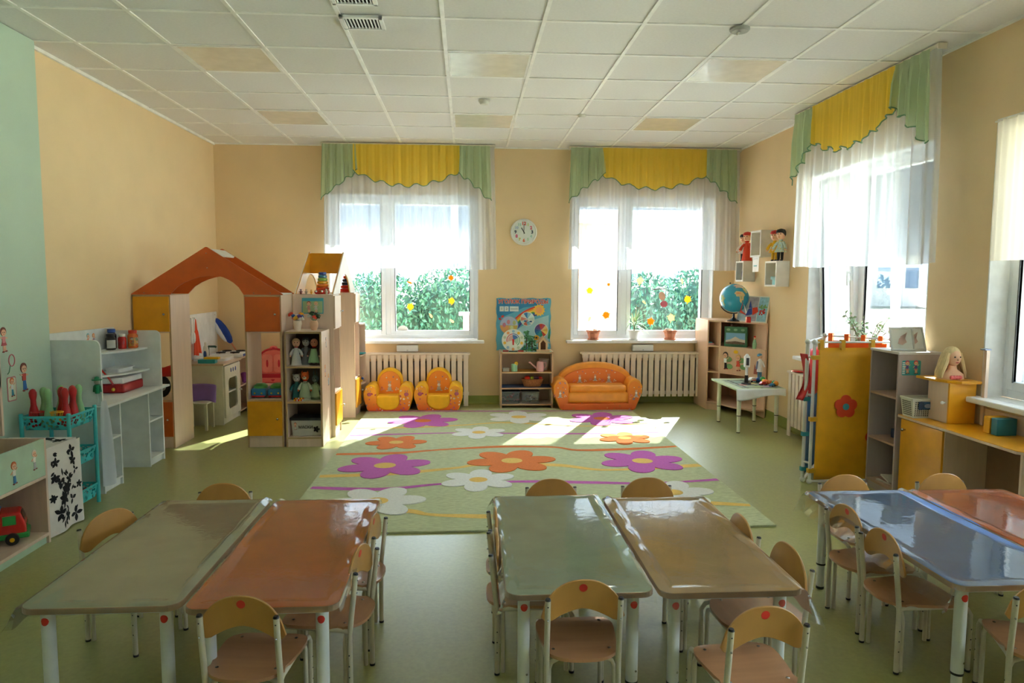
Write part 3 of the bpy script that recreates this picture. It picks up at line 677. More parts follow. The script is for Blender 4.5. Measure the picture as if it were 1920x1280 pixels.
# --- mint fronted toy shelf at the left edge
def toy_shelf():
    t = thing('toy_shelf', 'low beech toy shelf with mint green front at the left edge', 'shelf', (-2.56, 3.3, 0)); x0, x1, y0, y1 = -2.785, -2.34, 2.5, 4.035
    board('side_panel', t, (x0, x1, y1-.018, y1, 0, .594)); board('side_panel', t, (x0, x1, y0, y0+.018, 0, .594)); board('side_panel', t, (x0, x1, 3.2, 3.218, .06, .385))
    board('shelf', t, (x0, x1+.003, y0+.018, y1-.018, .045, .063)); board('shelf', t, (x0, x1+.003, y0+.018, y1-.018, .372, .388))
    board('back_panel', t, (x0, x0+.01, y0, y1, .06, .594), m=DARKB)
    f = board('front_panel', t, (x1-.016, x1, y0+.018, y1-.018, .388, .592), m=MINTB)
    board('plinth', t, (x1-.03, x1-.014, y0+.018, y1-.018, 0, .045), m=MINTB)
    ST = [('pale_print', 'e6e0d8'), ('orange_print', 'e08a52'), ('grey_print', '8c8f94'), ('teal_print', '3fa7a0')]
    for y, z, h, hr, tp, bt in ((3.92, .435, .125, 'd9cfc4', 'ece7e0', 'b9bcc0'), (3.745, .405, .135, 'cf6a33', 'efe9df', '3e87c8'), (3.60, .40, .14, 'd9a24a', '4fb0a8', 'e8744a')):
        g = G(True); flatfig(g, T(x1, y, z) @ RZ(PI/2), h, mat('h'+hr, hr), mat('c'+tp, tp), mat('c'+bt, bt)); g.ob('figure_sticker', f, label='printed child figure')
    t = thing('wall_cabinet', 'mint doored beech cabinet standing against the mint wall at the left edge', 'cabinet', (-2.7, 3.4, 0)); x1 = -2.6
    board('side_panel', t, (-2.785, x1, 4.085, 4.103, .594, 1.07), (-2.785, x1, 2.6, 2.62, .594, 1.07)); board('door', t, (x1-.016, x1, 2.62, 4.10, .868, 1.068), m=MINTB)
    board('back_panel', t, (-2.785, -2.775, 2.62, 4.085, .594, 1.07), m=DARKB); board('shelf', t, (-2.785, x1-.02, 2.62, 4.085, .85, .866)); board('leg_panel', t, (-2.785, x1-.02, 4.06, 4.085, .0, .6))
    # dump truck
    R_, Gn, Yl, Bl = mat('toy_red', 'c81f1c', .25, coat=.4), mat('toy_green', '2f9a4a', .3, coat=.3), mat('toy_yellow', 'efc21a', .3, coat=.3), mat('toy_blue', '2255b0', .3, coat=.3)
    t = thing('toy_truck', 'red toy truck with green bumper and yellow bed on the lower left shelf', 'toy truck', (-2.535, 3.84, .063), math.radians(-62)); SC = Matrix.Scale(.98, 4)
    g = G(); g.prism([(-.0, .05), (.165, .05), (.165, .10), (.14, .175), (.02, .18), (0, .17)], 'x', -.07, .07, R_); cab = None
    g.X = RZ(0)
    o = g.ob('cab', t, bev=.012, seg=3)
    g = G(); g.box(.0705, .072, .06, .12, .11, .16, Gn); g.add([(-.055, .1585, .125), (.055, .1585, .125), (.05, .1465, .165), (-.05, .1465, .165)], [(0, 1, 2, 3)], mat('dark_green_pane', '1c4a3a', .2)); [g.box(-.045, .045, .1655, .168, .07+.012*k, .076+.012*k, Gn) for k in range(3)]; g.ob('window', o, fixn=False)
    g = G(); g.box(-.075, .075, .02, .178, .03, .062, Gn); g.ob('bumper', t, bev=.008)
    g = G(); g.box(.0, .0, 0, 0, 0, 0, R_) if 0 else g.prism([(-.26, .06), (.0, .06), (.0, .14), (-.29, .15)], 'x', -.08, .08, R_); g.ob('dump_bed', t, bev=.01)
    g = G(); g.box(-.085, .085, -.24, -.1, .025, .07, Yl); g.ob('frame', t, bev=.008)
    g = G(); g.box(-.05, .05, -.04, .05, .18, .195, Bl); g.box(-.06, .06, -.22, -.06, .15, .185, Yl); g.ob('load', t, bev=.008)
    for y in (.10, -.05, -.19):
        for sx in (-1, 1): g = G(X=T(sx*.075, y, .033) @ Matrix.Rotation(PI/2, 4, 'Y')); g.lathe((0, 0, -.016), [(.012, 0), (.03, .002), (.033, .008), (.033, .024), (.03, .03), (.012, .032)], BLK, 18); g.lathe((0, 0, -.018), [(.012, 0), (.012, .036)], Yl, 10); g.ob('wheel', t, smooth=True)
    for c in [o for o in bpy.data.objects if o.parent == t]:
        c.matrix_local = SC
toy_shelf()
def stickers():
    hs = [('girl_sticker', 'printed girl in pink with red hair stuck on the mint wall', 4.44, 1.02, .17, '7c3a2a', 'd98a90', 'b8505a', True), ('boy_sticker', 'printed running boy in red shirt and blue shorts on the mint wall', 4.615, .755, .20, '7a3b2c', 'c8473a', '2f6fbf', False)]
    for n, l, y, z, h, hr, tp, bt, sk in hs:
        g = G(True); flatfig(g, T(-2.79, y, z) @ RZ(PI/2), h, mat('h'+hr, hr), mat('c'+tp, tp), mat('c'+bt, bt), skirt=sk, pose=.6); g.ob(n, label=l, cat='wall sticker')
    g = G(True); g.tube([(-2.788, 4.505+.028*cos(a), .975+.036*sin(a)) for a in [2*PI*k/16 for k in range(16)]], .003, mat('pink_print', 'd2697c', .5), 6, closed=True); g.tube([(-2.788, 4.49, .95), (-2.788, 4.475, .905), (-2.788, 4.46, .895)], .0025, mat('green_print', '5c9c74', .5), 6); g.ob('hoop_sticker', label='printed pink hoop with green ribbon on the mint wall', cat='wall sticker')
    g = G(True); g.X = T(-2.789, 4.49, .80) @ FACEX; g.prism(rrect(.085, .15, .012), 'z', 0, .002, mat('card_pink', 'c97a80', .5)); g.prism(rrect(.072, .137, .01), 'z', .002, .003, mat('card_cream', 'dfe5cf', .5)); g.X = T(-2.787, 4.49, .745) @ RZ(PI/2)
    flatfig(g, g.X, .13, mat('c_orange', 'd9743e'), mat('c_white', 'e5e9e8'), mat('c_teal', '3f9ab8')); g.ob('picture_card', label='pink edged picture card of a red haired child on the mint wall', cat='wall sticker')
stickers()

# --- floral cloth box
def floral():
    m = mat('white_cotton', 'dedad6', .85, bump=(40, .2)); INK = mat('black_print', '17171c', .85)
    t = thing('covered_box', 'box under a white cloth with black floral print beside the teal rack', 'covered box', (-2.56, 4.25, 0))
    g = G(True)
    def fn(u, v):
        # around three sides, v down
        P = [(-2.76, 4.075), (-2.375, 4.075), (-2.355, 4.40), (-2.76, 4.40)]
        L = [.385, .325, .385]; s = u*sum(L); i = 0
        while i < 2 and s > L[i]: s -= L[i]; i += 1
        a, b = P[i], P[i+1]; t_ = s/L[i]; x = a[0]+(b[0]-a[0])*t_; y = a[1]+(b[1]-a[1])*t_
        n_ = ((0, -1), (1, 0), (0, 1))[i]; k = .010*v*sin(u*31)+.006*sin(u*13+v*3)
        k += .012*v
        return (x+n_[0]*k, y+n_[1]*k, .515-.512*v-.006*sin(u*9)*v)
    g.grid(fn, 60, 16, m); g.box(-2.76, -2.372, 4.08, 4.395, .505, .518, m)
    o = g.ob('cloth', t, smooth=True, fixn=False)
    r = random.Random(3); g = G(True)
    def K_(u, z): v = (.515-z)/.512; return .010*v*sin(u*31)+.006*sin(u*13+v*3)+.012*v+.0016
    def sx_(y, z): t_ = (y-4.075)/.325; return -2.375+.02*t_+K_((.385+.325*t_)/1.095, z)
    def sy_(x, z): return 4.075-K_((x+2.76)/1.095, z)
    def leaf(px, py, a, L, w, pl):
        pts = [(px+L*t_*cos(a)-w*sin(PI*t_)*sin(a)*s, py+L*t_*sin(a)+w*sin(PI*t_)*cos(a)*s) for s, ts in ((1, (0, .25, .5, .75, 1)), (-1, (.75, .5, .25))) for t_ in ts]
        if pl == 'x': g.add([(sx_(p[0], p[1]), p[0], p[1]) for p in pts], [tuple(range(8))], INK)
        elif pl == 'y': g.add([(p[0], sy_(p[0], p[1]), p[1]) for p in pts], [tuple(range(8))], INK)
        else: g.add([(p[0], p[1], .5195) for p in pts], [tuple(range(8))], INK)
    def spray(cx, cy, s, pl, n=7):
        for k in range(n): leaf(cx, cy, k*2*PI/n+r.random()*.4, s*r.uniform(.7, 1.1), s*.26, pl)
    for k in range(14): leaf(4.13+.22*r.random(), .05+.42*r.random(), r.random()*6.3, .035, .008, 'x')
    for cy, cz, s in ((4.16, .42, .035), (4.30, .46, .045), (4.31, .40, .04), (4.33, .34, .03), (4.14, .33, .04), (4.18, .30, .05), (4.24, .25, .055), (4.20, .20, .05), (4.30, .17, .045), (4.16, .12, .05), (4.23, .09, .045), (4.33, .07, .05), (4.27, .30, .04), (4.36, .24, .03), (4.12, .22, .03)): spray(cy, cz, s, 'x', r.choice((3, 4, 5, 7)))
    for k in range(12): leaf(4.2+.012*sin(k), .38-.028*k, -1.5+.8*sin(k*1.7), .05, .007, 'x')
    for k in range(10): spray(r.uniform(-2.72, -2.42), r.uniform(.06, .46), r.uniform(.03, .05), 'y', 6)
    for cx, cy in ((-2.45, 4.15), (-2.42, 4.3), (-2.5, 4.34), (-2.58, 4.17), (-2.64, 4.32), (-2.7, 4.2), (-2.53, 4.25)): spray(cx, cy, .05, 'z', 6)
    g.ob('floral_print', o, fixn=False, label='black flower and leaf print')
floral()

# --- teal basket rack with skittles
def rack():
    TL = mat('teal_plastic', '3fb9c0', .3, coat=.2); LT = lattice('teal_openwork', '43bfc6', 46, .42)
    x0, x1, y0, y1 = -2.725, -2.445, 4.46, 4.765
    t = thing('basket_rack', 'turquoise three tier plastic basket rack beside the white desk', 'rack', ((x0+x1)/2, (y0+y1)/2, 0))
    for x in (x0, x1):
        for y in (y0, y1): g = G(True); g.tube([(x, y, 0), (x, y, .638)], .0125, TL, 10); g.lathe((x, y, 0), [(.012, .638), (.015, .64), (.010, .65)], TL, 10); g.ob('post', t, smooth=True)
    for zt, zb in ((.635, .545), (.388, .295), (.135, .04)):
        g = G(True); i = .015; w = .004
        g.box(x0, x1, y0-w, y0, zt-.014, zt, TL); g.box(x0, x1, y1, y1+w, zt-.014, zt, TL); g.box(x0-w, x0, y0, y1, zt-.014, zt, TL); g.box(x1, x1+w, y0, y1, zt-.014, zt, TL); g.box(x0+i, x1-i, y0+i, y1-i, zb, zb+.004, TL)
        b = g.ob('basket', t, bev=.001)
        g = G(True)
        for a, b_, a2, b2 in (((x0, y0), (x1, y0), (x0+i, y0+i), (x1-i, y0+i)), ((x1, y0), (x1, y1), (x1-i, y0+i), (x1-i, y1-i)), ((x1, y1), (x0, y1), (x1-i, y1-i), (x0+i, y1-i)), ((x0, y1), (x0, y0), (x0+i, y1-i), (x0+i, y0+i))):
            g.add([(a[0], a[1], zt-.012), (b_[0], b_[1], zt-.012), (b2[0], b2[1], zb+.002), (a2[0], a2[1], zb+.002)], [(0, 1, 2, 3)], LT)
        g.ob('openwork_side', b, fixn=False)
    R_, Gn = mat('skittle_red', 'b3181c', .35), mat('skittle_green', '8cc28a', .4)
    prof = [(.022, 0), (.030, .01), (.033, .05), (.027, .10), (.016, .145), (.0155, .175), (.021, .20), (.022, .222), (.014, .24), (.002, .246)]
    base = None
    P = [(-2.675, 4.51, R_, 'red skittle at the front left of the teal rack'), (-2.585, 4.515, Gn, 'pale green skittle at the front of the teal rack, right of the red one'), (-2.655, 4.585, Gn, 'pale green skittle second row, left in the teal rack'), (-2.60, 4.66, Gn, 'pale green skittle at the back left of the teal rack'), (-2.555, 4.59, R_, 'red skittle right behind the pale green front one'), (-2.505, 4.545, R_, 'red skittle leaning at the front right of the rack top'), (-2.525, 4.655, R_, 'red skittle half hidden in the middle of the rack top'), (-2.505, 4.70, Gn, 'pale green skittle at the far right of the teal rack'), (-2.50, 4.615, R_, 'red skittle next to the far pale green one')]
    cache = {}
    for i, (x, y, m, l) in enumerate(P):
        if m not in cache: g = G(); g.lathe((0, 0, 0), prof, m, 18); o = g.ob('skittle', smooth=True); cache[m] = o
        else: o = cache[m].copy(); C.objects.link(o)
        o.location = (x, y, .551); o.rotation_euler = (random.uniform(-.03, .03), random.uniform(-.03, .03), 0); o['label'] = l; o['category'] = 'skittle'; o['group'] = 'skittles in the teal rack'
    for x, y, h, l in ((-2.645, 4.475+.02, 'c3281e', 'red plastic strainer basket on the teal rack'), (-2.53, 4.49, 'e8a31c', 'yellow plastic strainer basket on the teal rack')):
        m = mat('p'+h, h, .35); t = thing('toy_strainer', l, 'toy basket', (x, y, .60)); g = G(); g.tube([(.036*cos(a), .030*sin(a), .055) for a in [2*PI*k/20 for k in range(20)]], .0035, m, 6, closed=True); g.ob('rim', t, smooth=True)
        g = G()
        for k in range(10): a = 2*PI*k/10; g.tube([(.036*cos(a), .030*sin(a), .055), (.022*cos(a), .018*sin(a), .008)], .002, m, 5)
        g.lathe((0, 0, 0), [(.024, .0), (.024, .008)], m, 14, 1, .8); g.ob('cage', t)
    RD = mat('toy_red', 'c81f1c', .25)
    g = G(True); g.sph((-2.49, 4.53, .345), (.045, .045, .045), RD, 16); g.ob('ball', smooth=True, label='red ball in the middle basket of the teal rack', cat='ball')
    for k, (x, z, l) in enumerate(((-2.50, .085, 'red toy shovel lying lowest in the bottom basket'), (-2.53, .125, 'red toy shovel lying topmost in the bottom basket'))):
        t = thing('toy_shovel', l, 'toy shovel', (x, 4.6, z), 0, 'red shovels in the bottom basket'); g = G(X=Matrix.Rotation(.12, 4, 'X')); g.tube([(0, -.12, 0), (0, .12, 0)], .012, RD, 10); g.ob('shaft', t, smooth=True); g = G(X=Matrix.Rotation(.12, 4, 'X')); g.box(-.035, .035, -.13, -.03, -.006, .012, RD); g.ob('blade', t, bev=.005)
rack()

# --- white play desk (doctor's corner)
def white_desk():
    t = thing('white_desk', 'white play desk with raised side panels before the toy house', 'desk', (-2.66, 5.43, 0)); w = WBOARD; xb, xf = -2.86, -2.485
    board('desktop', t, (xb, xf+.02, 4.925, 6.0, .590, .606), m=w)
    for y in (4.94, 5.19, 5.645, 5.898): board('side_panel', t, (xb, xf, y-.008, y+.008, 0, .590), m=w)
    board('back_panel', t, (xb, xb+.012, 4.94, 5.9, .04, .59), m=w)
    board('shelf', t, (xb, xf, 4.948, 5.182, .35, .364), (xb, xf, 5.653, 5.89, .35, .364), (xb, xf, 4.948, 5.182, .05, .064), (xb, xf, 5.653, 5.89, .05, .064), m=w)
    board('plinth', t, (xf-.03, xf-.016, 4.948, 5.182, 0, .05), (xf-.03, xf-.016, 5.653, 5.89, 0, .05), m=w)
    for y in (4.955, 5.90):
        g = G(True); r = .045; p = [(xb, .606), (xf, .606), (xf, 1.06-r)]+[(xf-r+r*cos(a), 1.06-r+r*sin(a)) for a in [PI/2*k/6 for k in range(7)]]+[(xb, 1.06)]
        g.prism(p, 'y', y-.008, y+.008, w); g.ob('side_panel', t, bev=.0015)
    g = G(True); g.prism([(4.96, .606), (5.9, .606), (5.9, 1.085), (4.96, 1.10)], 'x', xb, xb+.014, w); bk = g.ob('back_board', t)
    g = G(True); flatfig(g, T(xb+.014, 5.50, .96) @ RZ(PI/2), .11, mat('hteal', '6fb3b8'), mat('cpk', 'd48f7c'), mat('cgry', '8b9096')); flatfig(g, T(xb+.014, 5.58, .955) @ RZ(PI/2), .11, mat('horg', 'd6894a'), mat('cpurp', 'a88ab0'), mat('cb', '5c8bb0')); g.ob('figure_sticker', bk, label='printed pair of children')
    for z, d in ((.925, .26), (.752, .27)):
        g = G(True); yc, xc = 5.892, xb+.014; p = [(xc, yc)]+[(xc+d*cos(a)**.9, yc-.50*max(0, sin(a))) for a in [PI/2*k/12 for k in range(13)]]
        g.prism(p, 'z', z-.014, z, w); g.ob('corner_shelf', t)
    g = G(True); g.tube([(-2.846, 5.38, .925), (-2.815, 5.38, .925)], .006, STEEL, 8); g.sph((-2.815, 5.38, .925), .014, mat('brass', 'a8742c', .3, metal=1), 10); g.ob('hook', t, smooth=True)
    # jars
    def jar(x, y, z, r, h, body, lidc, label, lab=None):
        t = thing('jar', label, 'jar', (x, y, z), 0, 'jars on the white desk'); g = G(); g.lathe((0, 0, 0), [(r*.9, 0), (r, .006), (r, h*.72), (r*.72, h*.82), (r*.72, h*.84)], body, 20); j = g.ob('body', t, smooth=True)
        g = G(); g.lathe((0, 0, 0), [(r*.8, h*.83), (r*.82, h*.85), (r*.82, h), (r*.75, h*1.01)], lidc, 20); g.ob('lid', t, smooth=True)
        if lab:
            g = G(); a0 = -1.9; N = 14; vs = []
            for k in range(N+1): a = a0+2.0*k/N; vs += [((r+.0006)*cos(a), (r+.0006)*sin(a), h*.12), ((r+.0006)*cos(a), (r+.0006)*sin(a), h*.62)]
            g.add(vs, [(2*k, 2*k+2, 2*k+3, 2*k+1) for k in range(N)], lab); g.ob('paper_label', j, fixn=False)
    jar(-2.76, 5.66, .925, .036, .125, mat('jar_black', '1b1d24', .2, coat=.5), mat('lid_black', '1a1a1e', .3), 'black jar with a pale paper label on the white desk shelf', mat('label_pale', 'b9bcb8', .6))
    jar(-2.80, 5.76, .925, .036, .155, mat('jar_black', '1b1d24', .2), mat('lid_blue', '1d4fa0', .3), 'dark jar with a blue lid behind the black one')
    jar(-2.72, 5.76, .925, .030, .115, mat('jar_red', 'c01f18', .2, coat=.5), mat('lid_white', 'e0e0dc', .3), 'red jar with a white lid on the white desk shelf')
    jar(-2.67, 5.83, .925, .038, .14, mat('jar_orange', 'd0682a', .2, coat=.5), mat('lid_orange', 'cf3a16', .3), 'orange jar with a patterned label and orange lid on the white desk shelf', dotted('jar_label', 'c98a2a', ['5f8a6a', 'b8412e', 'd8c9b8', '7a4a3a'], 60, .5))
    g = G(True); g.X = T(-2.72, 5.70, .754); g.prism(rrect(.13, .22, .03), 'z', 0, .004, W_WHITE); g.prism(rrect(.15, .25, .035), 'z', .026, .032, W_WHITE); g.prism(rrect(.12, .22, .03), 'z', .003, .027, W_WHITE); g.ob('tray', bev=.002, label='white plastic tray on the lower corner shelf of the white desk', cat='tray')
    t = thing('first_aid_box', 'red box with a white lid on the white desk', 'toy box', (-2.70, 5.68, .606)); g = G(); g.box(-.10, .09, -.16, .17, 0, .07, mat('toy_red2', 'a8161a', .3, coat=.3)); g.ob('base', t, bev=.012, seg=3); g = G(); g.box(-.095, .085, -.155, .165, .07, .115, W_WHITE); g.ob('lid', t, bev=.01, seg=3)
    # stethoscope
    t = thing('toy_stethoscope', 'red and yellow toy stethoscope hanging from the white desk hook', 'toy stethoscope', (-2.83, 5.38, .612)); R_, Y_ = mat('toy_red', 'c81f1c', .25), mat('toy_yellow', 'efc21a', .3)
    g = G(); g.tube([(.0, 0, .315), (.03, .03, .25), (.05, .06, .19)], .004, mat('olive_tube', 'a58a2a', .4), 6); g.tube([(.0, 0, .315), (.01, -.03, .25), (.02, -.01, .19)], .004, mat('olive_tube', 'a58a2a', .4), 6); g.ob('ear_tube', t)
    g = G(); g.tube([(.02, -.02, .16), (.04, .0, .195), (.06, .05, .20), (.08, .10, .18), (.12, .14, .10), (.15, .15, .04), (.15, .13, .03)], .007, R_, 8); g.tube([(.02, -.03, .20), (.04, .0, .12), (.03, -.02, .06), (.03, 0, .03)], .007, R_, 8); g.tube([(.02, -.02, .10), (.06, .02, .19)], .009, R_, 8); g.ob('tube', t, smooth=True)
    g = G(); g.sph((.15, .125, .025), .014, Y_, 10); g.sph((.04, .0, .016), .013, Y_, 10); g.sph((.05, .02, .11), (.008, .018, .024), Y_, 10); g.ob('ear_piece', t, smooth=True)
    # green doctor figure + hanging white apron
    t = thing('green_figure', 'small green doctor figure hanging on the side of the white desk', 'toy figure', (-2.505, 4.93, .70)); gm = mat('fig_green', '17875a', .4)
    g = G(); g.tube([(0, 0, .0), (0, 0, .06)], [.015, .018], gm, 10); g.tube([(-.018, 0, .052), (-.024, 0, .01)], .006, gm, 6); g.tube([(.018, 0, .052), (.024, 0, .01)], .006, gm, 6); g.ob('body', t, smooth=True)
    g = G(); g.sph((0, 0, .08), (.02, .018, .02), mat('fig_skin', 'b8b09a', .5), 12); g.ob('head', t, smooth=True); g = G(); g.lathe((0, 0, .09), [(.032, 0), (.032, .006), (.016, .008), (.014, .022), (.004, .026)], gm, 14); g.ob('hat', t, smooth=True)
    g = G(); g.tube([(0, 0, 0), (.003, 0, -.05), (-.004, 0, -.09)], .002, W_WHITE, 6); g.ob('cord', t)
    g = G(True)
    def fn(u, v):
        y = 4.90+(u-.5)*(.06+.20*v**.7)+.02*v; return (-2.452+.018*sin(u*9+v*2)*v+.010*v, y, .655-.56*v-.03*sin(u*3)*v)
    g.grid(fn, 24, 24, sheer('apron_white', 'e4eaf2', .16, .5)); g.ob('apron', smooth=True, fixn=False, label='thin white apron hanging at the near corner of the white desk', cat='apron')
white_desk()

# ================================================================ PLAY HOUSE
def arch_pts(x0, x1, ze, xa, za, a0, a1, aa, zt, zb):
    """gable with an arched opening; returns polygon in (u, z)"""
    arc = []
    for k in range(13):
        t_ = k/12; x = a1+(a0-a1)*t_; c = (a0+a1)/2
        q = abs((x-c)/((a1-a0)/2)); arc.append((x+(aa-c)*(1-q)*.9, zb+(zt-zb)*(max(0, 1-q**1.9))**.75))
    return [(x0, ze), (a0, ze)]+arc[::-1]+[(a1, ze), (x1, ze), (x1, ze+.006), (xa+.006, za), (xa-.006, za), (x0, ze+.006)]
def column(label, P, up, lo, face, group='play house columns', backed=None):
    """tall cupboard column: P=(x0,x1,y0,y1), face '-y' or '+x'"""
    x0, x1, y0, y1 = P; h = 1.337; t = thing('house_column', label, 'cabinet', ((x0+x1)/2, (y0+y1)/2, 0), 0, group); b = .016
    if face == '-y':
        board('side_panel', t, (x0, x0+b, y0, y1, 0, h)); board('side_panel', t, (x1-b, x1, y0, y1, 0, h))
        hz = lambda z: (x0+b, x1-b, y0, y1, z, z+b)
    else:
        board('side_panel', t, (x0, x1, y0, y0+b, 0, h)); board('side_panel', t, (x0, x1, y1-b, y1, 0, h))
        hz = lambda z: (x0, x1, y0+b, y1-b, z, z+b)
    for z in (.085, .41, 1.01, h-b): board('shelf', t, hz(z))
    if face == '-y': board('plinth', t, (x0+b, x1-b, y0+.01, y0+.026, 0, .085))
    else: board('plinth', t, (x1-.026, x1-.01, y0+b, y1-b, 0, .085))
    if backed: board('back_panel', t, backed)
    for (za, zb, m) in ((1.022, h-.014, up), (.105, .41, lo)):
        q = (x0+.010, x1-.010, y0-.016, y0-.001, za, zb) if face == '-y' else (x1+.001, x1+.016, y0+.010, y1-.010, za, zb)
        if face == '-y':  # brown edge banding shows round the carcass
            pass
        d = board('door', t, q, m=m)
        if face == '-y': knob((x1-.045, y0-.016, (za+zb)/2), d, (0, -1, 0))
        else: knob((x1+.016, y1-.045 if 0 else y1-.05, (za+zb)/2), d, (1, 0, 0))
    g = G(True)
    if face == '-y': g.box(x0, x0+b, y0-.001, y0, 0, h, EDGE); g.box(x1-b, x1, y0-.001, y0, 0, h, EDGE); g.box(x0, x1, y0-.001, y0, h-b, h, EDGE); g.box(x0+b, x1-b, y0-.001, y0, .41, .426, EDGE)
    else: g.box(x1, x1+.001, y0, y0+b, 0, h, EDGE); g.box(x1, x1+.001, y1-b, y1, 0, h, EDGE)
    g.ob('edge_band', t)
    return t
def house():
    F = 6.265; B = 6.69
    column('left column of the orange roofed play house, yellow upper door', (-2.86, -2.545, F, B), YELB, ORGB, '-y')
    column('right column of the orange roofed play house, orange upper door and yellow lower door', (-1.925, -1.612, F, B), ORGB, YELB, '-y')
    t = thing('house_roof', 'orange gabled arch roof resting on the two front columns', 'play house roof', (-2.235, 6.5, 1.337))
    RO = mat('roof_orange', 'c05416', .4, coat=.15); pts = arch_pts(-2.867, -1.595, 1.340, -2.23, 1.748, -2.545, -1.925, -2.17, 1.505, 1.340)
    for y, nm in ((F-.002, 'front_gable'), (B-.03, 'back_gable')):
        g = G(True); g.prism(pts, 'y', y, y+.018, RO); gb = g.ob(nm, t, bev=.001)
        if nm == 'front_gable':
            g = G(True)
            for x, z in ((-2.23, 1.695), (-2.225, 1.57), (-2.76, 1.355), (-2.63, 1.355), (-1.84, 1.355), (-1.70, 1.355)): g.sph((x, y-.001, z), (.005, .003, .005), STEEL, 8)
            g.ob('screw', gb)
    g = G(True); g.obox((-2.165, 6.48, 1.700), (.10, .38, .016), WBOARD, (0, .565, 0)); g.ob('ridge_board', t)
    for x in (-2.80, -1.66): g = G(True); g.box(x-.05, x+.05, F+.02, B-.03, 1.340, 1.352, WBOARD); g.ob('eave_board', t)
    # second arch, turned to face the rug
    column('side column with pale upper door right behind the puppet shelf', (-1.60, -1.238, 6.652, 6.98), BEECH, YELB, '+x', backed=(-1.60, -1.59, 6.668, 6.964, .426, 1.01))
    column('side column nearest the window, pale upper door and yellow lower door', (-1.55, -1.195, 7.592, 7.92), BEECH, YELB, '+x', backed=(-1.55, -1.54, 7.608, 7.904, .426, 1.01))
    t = thing('house_roof', 'white and yellow pointed arch roof over the two side columns', 'play house roof', (-1.4, 7.3, 1.337)); ROW = mat('white_beech_board', 'e6ddd6', .45)
    pts = arch_pts(6.645, 7.925, 1.340, 7.25, 1.748, 6.98, 7.592, 7.27, 1.53, 1.340)
    for x, nm, s in ((-1.238, 'outer_gable', 1), (-1.575, 'inner_gable', -1)):
        g = G(True); g.prism(pts, 'x', x-.008, x, YELB if s > 0 else ROW); g.prism(pts, 'x', x, x+.008, ROW if s > 0 else YELB); g.ob(nm, t)
    board('ridge_board', t, (-1.567, -1.246, 7.235, 7.251, 1.535, 1.735), m=YELB); g = G(True); g.obox((-1.41, 7.36, 1.665), (.32, .22, .012), ROW, (-.54, 0, 0)); g.ob('slope_board', t)
    # puppet shelf
    t = thing('puppet_shelf', 'open beech shelf of hand puppets beside the play house column', 'shelf', (-1.43, 6.45, 0)); x0, x1, y0, y1, h = -1.592, -1.272, 6.262, 6.635, 1.02
    board('side_panel', t, (x0, x0+.016, y0, y1, 0, h)); sd = board('side_panel', t, (x1-.016, x1, y0, y1, 0, h)); board('top', t, (x0+.016, x1-.016, y0, y1, h-.016, h))
    for z in (.072, .388, .70): board('shelf', t, (x0+.016, x1-.016, y0, y1-.006, z, z+.016))
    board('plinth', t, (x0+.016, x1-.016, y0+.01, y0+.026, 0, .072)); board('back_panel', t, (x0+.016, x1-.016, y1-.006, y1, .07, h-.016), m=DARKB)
    g = G(True)
    for q in ((x0, x0+.016, 0, h), (x1-.016, x1, 0, h), (x0, x1, h-.016, h), (x0+.016, x1-.016, .072, .088), (x0+.016, x1-.016, .388, .404), (x0+.016, x1-.016, .70, .716)): g.box(q[0], q[1], y0-.001, y0, q[2], q[3], EDGE)
    g.ob('edge_band', t)
    g = G(True); flatfig(g, T(x1, 6.46, .86) @ RZ(PI/2), .1, mat('hgrey', '9aa0a6'), mat('cgrey', 'b9bcc0'), mat('cgrey', 'b9bcc0')); flatfig(g, T(x1, 6.40, .60) @ RZ(PI/2), .12, mat('h_o', 'e0a070'), mat('c_p', 'b9a6d0'), mat('c_o', 'e2b48a')); flatfig(g, T(x1, 6.54, .50) @ RZ(PI/2), .12, mat('h_o', 'e0a070'), mat('c_b', '9cc4dc'), mat('c_b', '9cc4dc')); g.ob('figure_sticker', sd, label='faint printed figures')
house()
